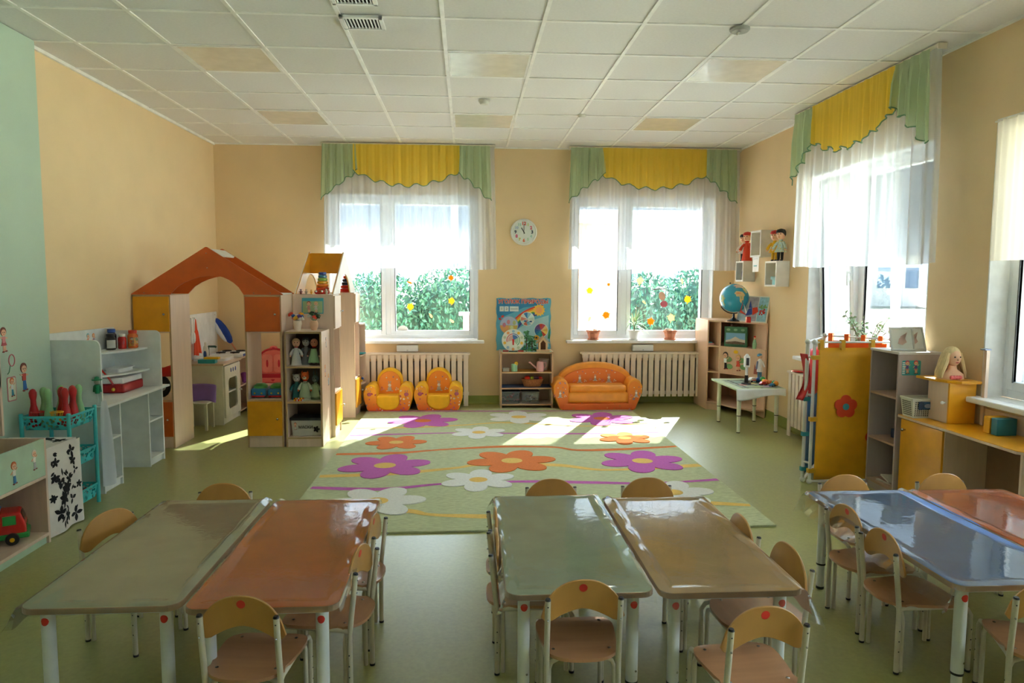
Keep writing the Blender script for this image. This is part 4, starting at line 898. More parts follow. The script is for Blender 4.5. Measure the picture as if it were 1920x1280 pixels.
# ================================================================ PUPPETS, FIGURES AND SMALL THINGS IN THE PLAY HOUSE
INK = mat('ink', '2a2220', .5)
def puppet(label, loc, rz, h, head, dress, hair=None, ears=None, muzzle=None, cape=None, name='hand_puppet', cat='puppet', group=None, scarf=None, legs=None, hat=None):
    """cloth figure: flared body, two sleeves, round head with a face"""
    t = thing(name, label, cat, loc, rz, group); s = h
    g = G(); z0 = .28*s if legs else 0
    g.lathe((0, 0, 0), [(.20*s, z0), (.19*s, z0+.04*s), (.13*s, .42*s), (.10*s, .58*s), (.06*s, .66*s), (.05*s, .70*s)], dress, 18, 1, .62)
    b = g.ob('dress', t, smooth=True)
    for sx in (-1, 1):
        g = G(); g.tube([(sx*.09*s, -.01*s, .60*s), (sx*.17*s, -.05*s, .50*s), (sx*.21*s, -.10*s, .38*s)], [.045*s, .045*s, .055*s], dress, 10); g.sph((sx*.215*s, -.11*s, .35*s), .035*s, SKIN if not ears else head, 8); g.ob('arm', t, smooth=True)
        if legs: g = G(); g.tube([(sx*.06*s, 0, .33*s), (sx*.06*s, 0, .04*s)], [.055*s, .04*s], legs, 10); g.sph((sx*.06*s, -.03*s, .025*s), (.045*s, .075*s, .03*s), BLK, 10); g.ob('leg', t, smooth=True)
    g = G(); g.sph((0, 0, .83*s), (.135*s, .13*s, .155*s), head, 16); g.sph((0, -.13*s, .81*s), (.022*s, .025*s, .022*s), muzzle or head, 8)
    for x in (-.05, .05): g.sph((x*s, -.12*s, .86*s), (.017*s, .012*s, .02*s), INK, 8)
    g.sph((0, -.118*s, .76*s), (.035*s, .012*s, .008*s), mat('lip_red', 'b8423c', .5), 8)
    if muzzle: g.sph((0, -.10*s, .79*s), (.07*s, .07*s, .055*s), muzzle, 12); g.sph((0, -.17*s, .81*s), .02*s, INK, 8)
    if ears:
        for x in (-1, 1):
            if ears == 'point': g.lathe((x*.09*s, 0, .92*s), [(.05*s, 0), (.002, .10*s)], head, 8, 1, .5)
            elif ears == 'long': g.sph((x*.06*s, 0, 1.05*s), (.03*s, .02*s, .13*s), head, 10)
            else: g.sph((x*.11*s, 0, .95*s), .045*s, head, 10)
    hd = g.ob('head', t, smooth=True)
    if hair: g = G(); g.sph((0, .025*s, .87*s), (.15*s, .14*s, .15*s), hair, 14); g.ob('hair', hd, smooth=True)
    if hat: g = G(); g.lathe((0, 0, .90*s), [(.15*s, 0), (.155*s, .03*s), (.12*s, .10*s), (.03*s, .13*s)], hat, 14); g.ob('hat', hd, smooth=True)
    if scarf: g = G(); g.lathe((0, 0, .67*s), [(.07*s, 0), (.085*s, .02*s), (.06*s, .045*s)], scarf, 14); g.ob('scarf', t, smooth=True)
    if cape:
        g = G(); 
        def fn(u, v): a = -1.2+2.4*u; r = (.10+.13*v)*s; return (r*sin(a), -.62*r*cos(a)-.01, (.62-.52*v)*s+.01*s*sin(u*20))
        g.grid(fn, 14, 8, cape); g.ob('apron', t, smooth=True, fixn=False, solid=.002)
    return t
cm = lambda h: mat('cloth_'+h, h, .8)
def shelf_toys():
    gp = 'hand puppets in the beech shelf'
    for a in [('pale headed old man puppet in a white shirt, left on the top puppet shelf', (-1.515, 6.37, .716), .2, .235, SKIN, cm('c9cbcc'), mat('hair_sandy', 'c9a27a'), None, None, None, mat('toy_red', 'c81f1c')),
              ('grey knight like puppet in the middle of the top puppet shelf', (-1.435, 6.40, .716), 0, .245, mat('puppet_grey', 'a9b0b2', .5), cm('6f757c'), mat('hood_grey', '50565c'), None, None, None, None),
              ('round headed puppet in dark coat with green apron, right on the top puppet shelf', (-1.355, 6.36, .716), -.1, .24, mat('puppet_peach', 'c9826a', .5), cm('4b3a34'), None, None, None, cm('8fb58a'), mat('toy_red', 'c81f1c')),
              ('grey bear puppet in a teal dress, left on the second puppet shelf', (-1.52, 6.38, .404), .1, .235, mat('puppet_bear', 'b2b2aa', .6), cm('2f6f78'), None, 'round', mat('muz', 'd0cfc8'), None, None),
              ('orange fox puppet with a red scarf, middle of the second puppet shelf', (-1.44, 6.36, .404), 0, .255, mat('fox_orange', 'd2581a', .6), cm('b9c2b0'), None, 'point', mat('muz2', 'e6dccd'), cm('a5b89a'), mat('toy_red', 'c81f1c')),
              ('dark hare puppet in a pale green robe, right on the second puppet shelf', (-1.355, 6.38, .404), -.1, .225, mat('hare_grey', '5c6a6a', .6), cm('8fa182'), None, 'long', mat('muz3', '9aa3a0'), cm('9db08c'), None)]:
        l, loc, rz, h, hd, dr, hr, er, mz, cp, sc = a
        puppet(l, loc, rz, h, hd, dr, hr, er, mz, cp, group=gp, scarf=sc)
    r = random.Random(5)
    g = G(True)
    for k in range(14): g.sph((-1.52+.012*(k % 7), 6.285+.008*(k//7), .414+.012*(k//7)), (.010, .008, .010), [mat('toy_yellow', 'efc21a'), mat('fox_orange', 'd2581a'), cm('c9cbcc'), mat('toy_red', 'c81f1c')][k % 4], 8)
    g.ob('bead_toy', label='little heap of yellow and red toy beads at the front of the second puppet shelf', cat='toy', smooth=True)
    # masks box
    t = thing('storage_box', 'white storage box lettered with masks and a dark lid, bottom of the puppet shelf', 'box', (-1.425, 6.40, .088)); g = G(); g.prism([(-.125, 0), (.125, 0), (.14, .14), (-.14, .14)], 'y', -.085, .085, mat('box_white', 'b9b9b0', .5)); bx = g.ob('body', t, bev=.006)
    g = G(); g.box(-.148, .148, -.095, .095, .14, .165, mat('lid_dark', '23262a', .4)); g.ob('lid', t, bev=.006)
    g = G(); g.text('МАСКИ', .034, INK, T(-.01, -.0865, .078) @ UPY, bold=.0006); g.ob('lettering', bx, fixn=False)
    g = G(); flatfig(g, T(-.10, -.086, .05), .075, mat('h_red', '9c3a2c'), mat('c_pk', 'c98a80'), mat('c_w', 'cfcac0'))
    for a in (0, 1.26, 2.5, 3.8, 5.0): g.prism(ell(.085+.016*cos(a), .06+.016*sin(a), .014, .009, 10, a), 'y', -.088, -.0855, INK)
    g.ob('sticker', bx, label='printed red haired face and black butterfly')
    # on top of puppet shelf
    def bouquet(label, loc, pot, potm, cols, seed, r0):
        t = thing('flower_pot', label, 'flower pot', loc, 0, 'artificial flowers on the puppet shelf'); g = G(); g.lathe((0, 0, 0), pot, potm, 18); g.ob('pot', t, smooth=True); rr = random.Random(seed)
        top = pot[-1][1]
        for ci, c in enumerate(cols):
            g = G(); m = mat('petal_'+c, c, .6); a = 2*PI*ci/len(cols)+.4; cx, cy, cz = r0*cos(a)*rr.uniform(.5, 1), .6*r0*sin(a)*rr.uniform(.5, 1), top+rr.uniform(.015, .06)
            for k in range(16):
                th, ph = rr.random()*2*PI, rr.uniform(-.3, 1.4); d = Vector((cos(th)*cos(ph), sin(th)*cos(ph), sin(ph))); p = Vector((cx, cy, cz))+d*.016
                g.sph(p, (.012, .012, .005), m, 8, (rr.random()*3, rr.random()*3, 0))
            g.sph((cx, cy, cz+.012), .006, mat('flower_eye', 'e6c43a'), 6); g.tube([(0, 0, top-.02), (cx, cy, cz)], .002, mat('stem_green', '3d6b3a', .6), 5); g.ob('flower', t, smooth=True)
    bouquet('cream pot of bright artificial flowers on the left of the puppet shelf top', (-1.515, 6.44, 1.02), [(.026, 0), (.032, .03), (.040, .06), (.034, .085), (.030, .086)], mat('cream_pot', 'e0d3c2', .5), ['2a78c8', 'e8a01c', 'e4e6ea', 'e07a8a', 'd8402a', '2a78c8', 'e8b83a', '6a4ba0', 'e8e2da'], 3, .062)
    bouquet('peach pot of dark green artificial flowers on the right of the puppet shelf top', (-1.375, 6.46, 1.02), [(.022, 0), (.036, .03), (.038, .06), (.030, .085), (.028, .086)], mat('peach_pot', 'd9b090', .5), ['23402a', '23402a', '2c1c1e', 'c9ccc4', '2e5a34', 'd8402a', '23402a'], 4, .05)
    g = G(True); X_ = T(-1.42, 6.628, 1.16) @ RX(-.12); g.X = X_; g.box(-.098, .098, -.004, 0, 0, .145, mat('card_blue', '3fa0b4', .5)); g.box(-.09, .09, -.005, -.004, .008, .115, mat('card_green', '9fb98a', .5))
    flatfig(g, X_ @ T(-.035, -.005, 0), .12, mat('h_red', '9c3a2c'), mat('c_pk', 'c98a80'), mat('c_pk', 'c98a80'), skirt=True); flatfig(g, X_ @ T(.03, -.005, 0), .12, mat('h_y', 'd9b070'), mat('c_w', 'cfcac0'), mat('c_w', 'cfcac0'), skirt=True); g.ob('picture_card', label='blue bordered picture card of two girls fixed above the flowers', cat='picture')
    # stacking pyramids
    def pyramid(label, loc, n, cols, r0, r1, hgt, base=None):
        t = thing('stacking_rings', label, 'stacking toy', loc, 0, 'stacking ring towers'); g = G(); g.lathe((0, 0, 0), [(r0*.95, 0), (r0*.95, .008)], base or mat('toy_red', 'c81f1c'), 20); g.lathe((0, 0, 0), [(.008, .008), (.008, hgt)], mat('toy_yellow', 'efc21a'), 10); g.ob('base', t)
        for k in range(n):
            r = r0+(r1-r0)*k/(n-1); hh = hgt/n; g = G(); g.lathe((0, 0, .008+k*hh), [(r*.8, .0), (r*.97, hh*.15), (r, hh*.5), (r*.97, hh*.85), (r*.8, hh*.98)], mat('ring_'+cols[k], cols[k], .3, coat=.3), 22); g.ob('ring', t, smooth=True)
    pyramid('rainbow stacking rings under the yellow roof board', (-1.37, 6.86, 1.337), 7, ['e8501c', 'e8501c', 'f0801c', 'f0b01c', '8cbf4a', '4a9ab8', '2a4a98'], .066, .036, .20)
    pyramid('red and dark blue stacking rings seen through the white arch', (-1.30, 7.72, 1.337), 5, ['d8201c', 'd8201c', '1c2a60', '1c2a60', 'd8482c'], .062, .026, .17)
    def bear(label, x, y, z, s, c):
        t = thing('bear_figurine', label, 'figurine', (x, y, z), 0, 'small bear figurines'); m = mat('bear_'+c, c, .5)
        g = G(); g.sph((0, 0, .035*s), (.017*s, .014*s, .022*s), m, 12); 
        for sx in (-1, 1): g.tube([(sx*.008*s, 0, .02*s), (sx*.009*s, 0, 0)], [.008*s, .009*s], m, 8); g.tube([(sx*.013*s, 0, .046*s), (sx*.032*s, 0, .04*s)], [.007*s, .005*s], m, 8)
        g.ob('body', t, smooth=True); g = G(); g.sph((0, 0, .068*s), .016*s, m, 12); g.sph((-.012*s, 0, .082*s), .006*s, m, 8); g.sph((.012*s, 0, .082*s), .006*s, m, 8); g.sph((0, -.015*s, .065*s), .006*s, mat('muz2', 'e6dccd'), 8); g.ob('head', t, smooth=True)
    bear('small dark red bear figurine standing left under the yellow roof board', -1.535, 6.68, 1.337, .55, '6e1f16'); bear('small grey bear figurine beside the dark red one', -1.485, 6.68, 1.337, .55, 'a59a8a')
    bear('small yellow bear figurine before the rainbow rings', -1.44, 6.68, 1.337, .5, 'd99a20'); bear('small white bear figurine right before the rainbow rings', -1.30, 6.68, 1.337, .6, 'd8d4cc')
    for k, (x, l) in enumerate(((-1.395, 'left of the two red toy ladybirds before the rainbow rings'), (-1.34, 'right of the two red toy ladybirds before the rainbow rings'))):
        t = thing('toy_ladybird', l, 'toy', (x, 6.69, 1.337), 0, 'toy ladybirds'); g = G(); g.sph((0, 0, .022), (.02, .018, .02), mat('toy_red', 'c81f1c'), 12); g.ob('shell', t, smooth=True); g = G(); g.sph((0, -.016, .028), .010, W_WHITE, 10); g.ob('head', t, smooth=True)
    # trucks on the lower cupboard
    def van(label, x):
        t = thing('toy_van', label, 'toy vehicle', (x, 6.42, .426), 0, 'blue and green toy vans'); B_, G_ = mat('van_blue', '1c6a9c', .35), mat('van_green', '3f8a3a', .35)
        g = G(); g.prism([(-.062, .018), (.062, .018), (.066, .06), (.06, .085), (-.06, .085), (-.066, .06)], 'y', -.09, .09, B_); g.ob('body', t, bev=.01)
        g = G(); g.lathe((0, 0, .083), [(.062, 0), (.058, .02), (.035, .038), (.004, .042)], G_, 18, 1, 1.3); g.ob('roof', t, smooth=True)
        for sx in (-1, 1):
            for y in (-.055, .055): g = G(X=T(sx*.052, y, .018) @ Matrix.Rotation(PI/2, 4, 'Y')); g.lathe((0, 0, -.01), [(.018, 0), (.018, .02)], BLK, 14); g.ob('wheel', t, smooth=True)
        g = G(); g.sph((-.03, -.092, .045), (.008, .004, .008), mat('toy_yellow', 'efc21a'), 8); g.sph((.03, -.092, .045), (.008, .004, .008), mat('toy_yellow', 'efc21a'), 8); g.box(-.055, .055, -.094, -.086, .012, .024, mat('toy_red', 'c81f1c')); g.ob('lamp', t, smooth=True)
    van('blue toy van with a green roof on the right house column, left one', -1.845); van('blue toy van with a green roof on the right house column, right one', -1.70)
    t = thing('dress_up_mask', 'black and red animal mask on the left house column behind the white desk', 'mask', (-2.705, 6.40, .426)); g = G(); g.sph((0, 0, .10), (.085, .05, .10), BLK, 16); g.ob('face', t, smooth=True)
    g = G(); g.prism([(-.10, .19), (.11, .19), (.12, .30), (.03, .27), (-.03, .27), (-.11, .30)], 'y', -.03, .03, mat('toy_red', 'c81f1c')); g.ob('hat', t, bev=.01); g = G(); g.sph((.02, -.055, .10), (.045, .02, .035), mat('puppet_grey', 'a9b0b2', .5), 10); g.ob('muzzle', t, smooth=True)
shelf_toys()

# ================================================================ PLAY KITCHEN BEHIND THE ARCH
def kitchen():
    CR = mat('cream_board', 'dcdccf', .45); x0, x1 = -2.85, -2.455
    t = thing('play_kitchen', 'cream play kitchen cupboard with an oven door behind the arch', 'play kitchen', (-2.65, 7.5, 0))
    board('side_panel', t, (x0, x1, 7.24, 7.256, 0, .607), (x0, x1, 7.74, 7.756, 0, .607), m=CR); board('bottom', t, (x0, x1-.01, 7.256, 7.74, .05, .066), (x0, x1-.01, 7.256, 7.74, .30, .314), m=CR); board('plinth', t, (x1-.03, x1-.014, 7.256, 7.74, 0, .05), m=CR)
    board('worktop', t, (x0, x1+.02, 7.21, 7.78, .607, .628), m=wood('worktop_edge', 'cdb8a2', (20, 20, 2), .05))
    g = G(True); a, b, c, d = 7.262, 7.734, .068, .595; ia, ib, ic, id_ = 7.36, 7.64, .14, .46
    def rr(y0, y1, z0, z1, r): return [(y0+(y1-y0)/2+p[0], z0+(z1-z0)/2+p[1]) for p in rrect(y1-y0, z1-z0, r, 6)]
    o, i = rr(a, b, c, d, .004), rr(ia, ib, ic, id_, .05); n = len(o); X0, X1 = x1, x1+.016
    vs = [(X1, p[0], p[1]) for p in o+i]+[(X0, p[0], p[1]) for p in o+i]
    g.add(vs, [(k, (k+1) % n, n+(k+1) % n, n+k) for k in range(n)]+[(2*n+n+k, 2*n+n+(k+1) % n, 2*n+(k+1) % n, 2*n+k) for k in range(n)]+[(n+k, n+(k+1) % n, 3*n+(k+1) % n, 3*n+k) for k in range(n)]+[(2*n+k, 2*n+(k+1) % n, (k+1) % n, k) for k in range(n)], CR)
    dr = g.ob('oven_door', t); g = G(True)
    for y in (7.44, 7.51, 7.58): g.sph((x1+.018, y, .54), (.006, .012, .024), mat('knob_violet', '5560a0', .4), 10)
    g.ob('dial', dr, smooth=True); knob((x1+.016, 7.70, .30), dr, (1, 0, 0))
    t2 = thing('hob_unit', 'pale open shelf unit with a toy hob on top behind the arch', 'play kitchen', (-2.65, 8.05, 0))
    board('side_panel', t2, (x0, x1-.02, 7.775, 7.79, 0, .607), (x0, x1-.02, 8.32, 8.335, 0, .607)); board('shelf', t2, (x0, x1-.02, 7.79, 8.32, .03, .045), (x0, x1-.02, 7.79, 8.32, .30, .315)); board('worktop', t2, (x0, x1-.01, 7.785, 8.335, .607, .624)); board('back_panel', t2, (x0, x0+.01, 7.79, 8.32, .045, .6), m=mat('pinkish_board', 'd8b8ac', .5))
    t = thing('toy_hob', 'white toy hob with dark rings and a blue knob strip', 'toy hob', (-2.62, 8.03, .628)); g = G(); g.box(-.17, .17, -.2, .22, 0, .035, W_WHITE); g.ob('base', t, bev=.008)
    g = G()
    for y in (-.1, .1):
        for x in (-.08, .07): g.tube([(x+.045*cos(a), y+.045*sin(a), .043) for a in [2*PI*k/16 for k in range(16)]], .006, BLK, 6, closed=True); g.box(x-.05, x+.05, y-.004, y+.004, .035, .045, BLK); g.box(x-.004, x+.004, y-.05, y+.05, .035, .045, BLK)
    g.ob('pan_ring', t); g = G(); g.box(.17, .174, -.14, .14, .004, .03, mat('toy_blue', '2255b0')); g.ob('knob_strip', t)
    t = thing('toy_sink', 'white toy sink with a dark green tap on the play kitchen', 'toy sink', (-2.66, 7.60, .628)); g = G(); g.X = T(0, 0, 0); o, i = rrect(.34, .30, .05), rrect(.26, .20, .04); n = len(o)
    vs = [(p[0], p[1], .0) for p in o]+[(p[0], p[1], .03) for p in o]+[(p[0], p[1], .03) for p in i]+[(p[0]*.9, p[1]*.9, .006) for p in i]; fs = []
    for q in range(3): fs += [(q*n+k, q*n+(k+1) % n, (q+1)*n+(k+1) % n, (q+1)*n+k) for k in range(n)]
    fs.append(tuple(3*n+k for k in range(n))); g.add(vs, fs, W_WHITE); g.ob('basin', t, smooth=True)
    g = G(); tg = mat('tap_green', '1e4a34', .4); g.tube([(-.10, .12, .03), (-.10, .12, .12), (-.09, .11, .13), (-.02, .10, .13), (-.01, .10, .12)], .012, tg, 8); g.ob('tap', t, smooth=True)
    # peg board with hanging things
    t = thing('peg_board', 'white wall board with hooks above the play kitchen', 'board', (-2.86, 7.75, .7)); g = G(True); g.X = T(-2.862, 7.76, .87) @ FACEX; g.prism(rrect(1.05, .47, .02), 'z', 0, .008, W_WHITE); g.ob('panel', t)
    g = G(True)
    for y in (7.37, 7.46, 7.56): g.tube([(-2.853, y, 1.07), (-2.83, y, 1.07), (-2.83, y, 1.055)], .003, STEEL, 6)
    g.sph((-2.852, 8.22, 1.07), (.003, .006, .006), STEEL, 6); g.ob('hook', t)
    for k, (y, l) in enumerate(((7.385, 'left white toy ladle hanging above the play kitchen'), (7.455, 'right white toy ladle hanging above the play kitchen'))):
        t = thing('toy_ladle', l, 'toy utensil', (-2.80, y, .82), 0, 'hanging white ladles'); g = G(); g.tube([(0, 0, .10), (0, 0, .25)], .004, W_WHITE, 6); g.ob('handle', t); g = G(); g.sph((0, 0, .05), (.012, .026, .06), W_WHITE, 12); g.ob('spoon', t, smooth=True)
    g = G(True)
    def fn(u, v): w = .015+.12*v**.9; return (-2.80+.012*sin(u*14)*v, 7.50+.02*v+(u-.5)*w*(1.4 if v > .3 else 1), 1.06-.37*v+.01*sin(u*9)*v)
    g.grid(fn, 20, 20, cm('e8502a')); g.ob('red_apron', smooth=True, fixn=False, label='orange red cloth apron hanging on the white peg board', cat='apron', solid=.003)
    t = thing('umbrella', 'small folded blue and white umbrella leaning behind the play kitchen', 'umbrella', (-2.62, 8.26, .63)); g = G()
    g.X = Matrix.Rotation(-.55, 4, 'Y') @ Matrix.Rotation(.0, 4, 'X'); g.sph((0, 0, .30), (.055, .045, .17), cm('1d3f9c'), 14); g.sph((-.03, -.012, .32), (.04, .04, .15), cm('dfe2ea'), 12); g.ob('canopy', t, smooth=True)
    g = G(X=Matrix.Rotation(-.55, 4, 'Y')); g.tube([(0, 0, -.02), (0, 0, .14)], .008, cm('d98a6a'), 8); g.ob('handle', t)
    def box(name, label, cat, x0, x1, y0, y1, z0, z1, m, bev=.006): g = G(True); g.box(x0, x1, y0, y1, z0, z1, m); g.ob(name, label=label, cat=cat, bev=bev)
    box('soap_box', 'turquoise toy box on the near corner of the play kitchen', 'toy box', -2.70, -2.53, 7.25, 7.33, .628, .668, mat('toy_teal', '2fa8b4', .4)); box('sponge', 'yellow sponge on the turquoise toy box', 'sponge', -2.65, -2.50, 7.27, 7.33, .668, .69, mat('toy_yellow', 'efc21a'))
    t = thing('bottle', 'white detergent bottle with a blue label on the play kitchen', 'bottle', (-2.66, 7.37, .628)); g = G(); g.lathe((0, 0, 0), [(.026, 0), (.03, .02), (.03, .12), (.022, .16), (.012, .175)], W_WHITE, 16, 1, .7); b = g.ob('body', t, smooth=True); g = G(); g.lathe((0, 0, 0), [(.012, .175), (.012, .20), (.008, .205)], W_WHITE, 12); g.ob('cap', t); g = G(); g.prism(ell(0, .08, .016, .04, 14), 'y', -.0225, -.0205, mat('toy_blue', '2255b0')); g.ob('paper_label', b)
    # little chair with purple cloth
    t = thing('doll_chair', 'small cream doll chair left of the play kitchen', 'doll chair', (-2.64, 7.08, 0)); 
    for x in (-.10, .10):
        for y in (-.09, .09): g = G(); g.box(x-.012, x+.012, y-.012, y+.012, 0, .42 if y > 0 else .26, CR); g.ob('leg', t)
    g = G(); g.box(-.12, .12, -.11, .11, .26, .275, CR); g.ob('seat', t, bev=.004); g = G(); g.box(-.10, .10, .085, .097, .30, .42, CR); g.ob('backrest', t)
    g = G(True)
    def fn(u, v): a = PI*u; return (-2.64+.15*cos(a)*(1+.1*v), 7.15-.07*v-.02*sin(u*12)*v, .42+.05*sin(a)-.16*v-.03*sin(u*3))
    g.grid(fn, 20, 10, cm('8a6cc0')); g.ob('purple_cloth', smooth=True, fixn=False, solid=.004, label='purple cloth thrown over the small doll chair', cat='cloth')
    g = G(True); g.tube([(-2.48, 8.0, .33), (-2.50, 8.06, .42)], [.02, .035], cm('8a3fa0'), 10); g.ob('purple_toy', smooth=True, label='purple toy standing in the open shelf below the toy hob', cat='toy')
    # pink vanity on a bench
    t = thing('bench', 'low beech bench under the pink vanity toy', 'bench', (-2.15, 8.16, 0)); board('top', t, (-2.42, -1.9, 8.0, 8.34, .288, .304)); board('side_panel', t, (-2.42, -2.404, 8.0, 8.34, 0, .288), (-1.916, -1.9, 8.0, 8.34, 0, .288)); board('front_panel', t, (-2.404, -1.916, 8.02, 8.03, 0, .288))
    PK, RD = mat('toy_pink', 'e8706c', .4), mat('toy_crimson', 'c8223c', .4); t = thing('toy_vanity', 'pink and red toy vanity with arched doors seen through the right house column', 'toy vanity', (-2.19, 8.17, .304))
    g = G(); g.box(-.16, .16, -.07, .07, 0, .085, RD); g.ob('base', t, bev=.004); g = G(); g.box(-.145, .10, -.078, -.07, .01, .06, PK); d = g.ob('drawer', t); g = G(); g.prism([(0, .02), (.02, .035), (.012, .048), (0, .042), (-.012, .048), (-.02, .035)], 'y', -.082, -.078, RD); g.ob('heart', d)
    ap = [(-.15, .105)]+[(-.15*cos(a), .27+.10*sin(a)) for a in [PI*k/14 for k in range(15)]]+[(.15, .105)]
    g = G(); g.prism(ap, 'y', -.03, .03, PK); g.box(-.155, .155, -.075, .07, .085, .105, RD); g.ob('cabinet', t)
    for x in (-.07, .06): g = G(); g.prism(rrect(.115, .2, .03), 'z', -.0, .004, PK); g2 = G(X=T(x, -.034, .22) @ UPY); g2.prism(rrect(.115, .20, .03), 'z', -.002, .004, mat('toy_pink2', 'f08a80', .4)); dd = g2.ob('door', t); g3 = G(X=T(x, -.04, .22) @ UPY); g3.prism(ell(0, 0, .012, .045, 10), 'z', -.002, .003, RD); g3.ob('ornament', dd)
    g = G(); g.tube([(-.15*cos(a), -.02, .285+.10*sin(a)) for a in [PI*k/14 for k in range(15)]], .012, RD, 8); g.sph((0, -.02, .40), (.045, .012, .02), PK, 10); g.sph((0, -.032, .395), (.018, .006, .012), RD, 8); g.ob('crown', t, smooth=True)
    # corner shelf right of house
    t = thing('corner_shelf', 'pale corner shelf beside the side column, below the left back window', 'shelf', (-1.35, 8.07, 0))
    board('side_panel', t, (-1.6, -1.16, 8.135, 8.15, 0, .985)); 
    for z in (.06, .30, .62, .97):
        g = G(True); g.prism([(-1.6, 8.135), (-1.6, 7.935), (-1.19, 7.935)]+[(-1.19+.03*sin(a), 8.135-.2*cos(a)) for a in [PI/2*k/8 for k in range(9)]], 'z', z, z+.015, BEECH); g.ob('shelf', t)
    board('back_panel', t, (-1.6, -1.59, 7.935, 8.135, 0, .98))
    g = G(True); g.lathe((-1.2, 8.04, .637), [(.03, 0), (.06, .01), (.062, .018)], mat('toy_teal', '2fa8b4', .4), 16); g.ob('toy_plate', smooth=True, label='teal toy plate on the corner shelf by the window', cat='toy plate')
    t = thing('toy_animal', 'yellow and blue toy on the corner shelf above the left armchair', 'toy', (-1.21, 8.04, .315)); g = G(); g.sph((0, 0, .022), (.03, .025, .022), mat('toy_yellow', 'efc21a'), 12); g.ob('body', t, smooth=True); g = G(); g.sph((.028, 0, .045), .016, mat('toy_blue', '2255b0'), 10); g.ob('head', t, smooth=True)
    g = G(True); g.tube([(-1.24+.05*cos(a), 8.05+.0*a, .13+.055*sin(a)) for a in [2*PI*k/24 for k in range(24)]], .006, mat('grey_print', '8c8f94'), 8, closed=True); g.ob('hoop', smooth=True, label='small grey ring leaning on the bottom of the corner shelf', cat='hoop')
kitchen()
# ================================================================ BACK WALL
def radiator(label, M, w, seed, legs=True):
    """slatted wooden radiator screen, local x along the wall, y towards it"""
    SL = mat('cream_slat', 'e6d8ca', .45); t = thing('radiator_screen', label, 'radiator screen', (0, 0, 0), 0, 'slatted radiator screens'); t.matrix_world = M; OFF[t.name] = M
    g = G(); g.box(-.012, w+.012, -.02, .12, .605, .625, SL); g.ob('top_board', t, bev=.003)
    n = int(round(w/.0725)); p = w/n
    for k in range(n):
        end = k in (0, n-1); g = G(); g.box(p*k+.009, p*k+p-.009, -.010, .004, .0 if end else .10, .605, SL); g.ob('slat', t, bev=.002)
    g = G(); g.box(0, w, .004, .02, .56, .60, SL); g.box(0, w, .004, .02, .13, .165, SL); g.ob('rail', t)
    t2 = thing('radiator', 'white radiator behind ' + label, 'radiator', (0, 0, 0), 0, 'radiators'); M2 = M @ T(.05, .05, .12); t2.matrix_world = M2; OFF[t2.name] = M2
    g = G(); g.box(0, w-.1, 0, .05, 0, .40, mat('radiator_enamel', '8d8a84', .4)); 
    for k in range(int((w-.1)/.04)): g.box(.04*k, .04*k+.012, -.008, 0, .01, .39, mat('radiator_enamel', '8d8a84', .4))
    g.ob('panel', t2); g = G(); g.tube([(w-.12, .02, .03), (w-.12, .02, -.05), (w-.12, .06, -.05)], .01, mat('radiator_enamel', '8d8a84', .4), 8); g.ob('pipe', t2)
radiator('cream slatted radiator screen behind the two yellow armchairs', T(-1.19, 8.24, 0), 1.21, 1)
radiator('cream slatted radiator screen behind the orange sofa', T(1.355, 8.24, 0), 1.50, 2)
radiator('cream slatted radiator screen on the right wall by the coloured screen', T(3.08, 6.56, 0) @ RZ(-PI/2), 1.38, 3)
def wallbits():
    for x0, l in ((-.80, 'white box vent on the wall under the left back window sill'), (2.0, 'white box vent on the wall under the middle window sill')):
        t = thing('wall_vent', l, 'wall vent', (x0+.1, 8.34, .635), 0, 'box vents under the sills'); g = G(); g.box(-.125, .125, -.02, .05, 0, .075, W_WHITE); g.ob('housing', t, bev=.006); g = G(); g.lathe((0, -.022, .012), [(.008, 0), (.008, .008)], mat('grey_plastic', 'a4aaa6'), 10); g.ob('knob', t)
    # clock
    t = thing('wall_clock', 'round white wall clock with coloured numerals between the back windows', 'clock', (.664, 8.385, 2.035)); WF = mat('clock_white', 'e9ecea', .4)
    g = G(X=RX(PI/2)); g.lathe((0, 0, 0), [(.152, 0), (.157, .012), (.152, .032), (.142, .036), (.136, .026)], WF, 48); g.ob('case', t, smooth=True)
    g = G(X=RX(PI/2)); g.lathe((0, 0, 0), [(.138, .02), (.138, .0262)], mat('clock_face', 'dfe8e6', .5), 48); f = g.ob('dial', t)
    cols = {12: 'd8402a', 1: 'b9cf5a', 2: 'd85a7a', 3: '1f3a58', 4: '9fd0c4', 5: 'a8d4b4', 6: 'e05a2a', 7: 'c8cf4a', 8: 'd85a8a', 9: '1f3a58', 10: 'a9bfe0', 11: '8fc8bc'}
    for k, c in cols.items():
        a = PI/2-2*PI*k/12; R_ = .098; g = G(); g.text(str(k), .052 if k in (3, 6, 9, 12, 8, 2) else .042, mat('num_'+c, c, .5), T(R_*cos(a), -.0275, R_*sin(a)) @ UPY, bold=.0022); g.ob('numeral', f, fixn=False)
    for L, w, a, n in ((.09, .0035, PI/2+.0, 'minute_hand'), (.058, .005, PI/2+PI/6, 'hour_hand')):
        g = G(X=T(0, -.03, 0) @ Matrix.Rotation(-a, 4, 'Y')); g.box(-.02, L, -.001, .001, -w, w, BLK); g.ob(n, t)
    g = G(X=T(0, -.031, 0) @ Matrix.Rotation(-PI/2-.02, 4, 'Y')); g.box(-.03, .12, -.0005, .0005, -.0008, .0008, mat('grey_plastic', 'a4aaa6')); g.ob('second_hand', t); g = G(X=T(0, -.027, 0) @ RX(PI/2)); g.lathe((0, 0, 0), [(.007, 0), (.007, .007)], BLK, 12); g.ob('cap', t)
wallbits()
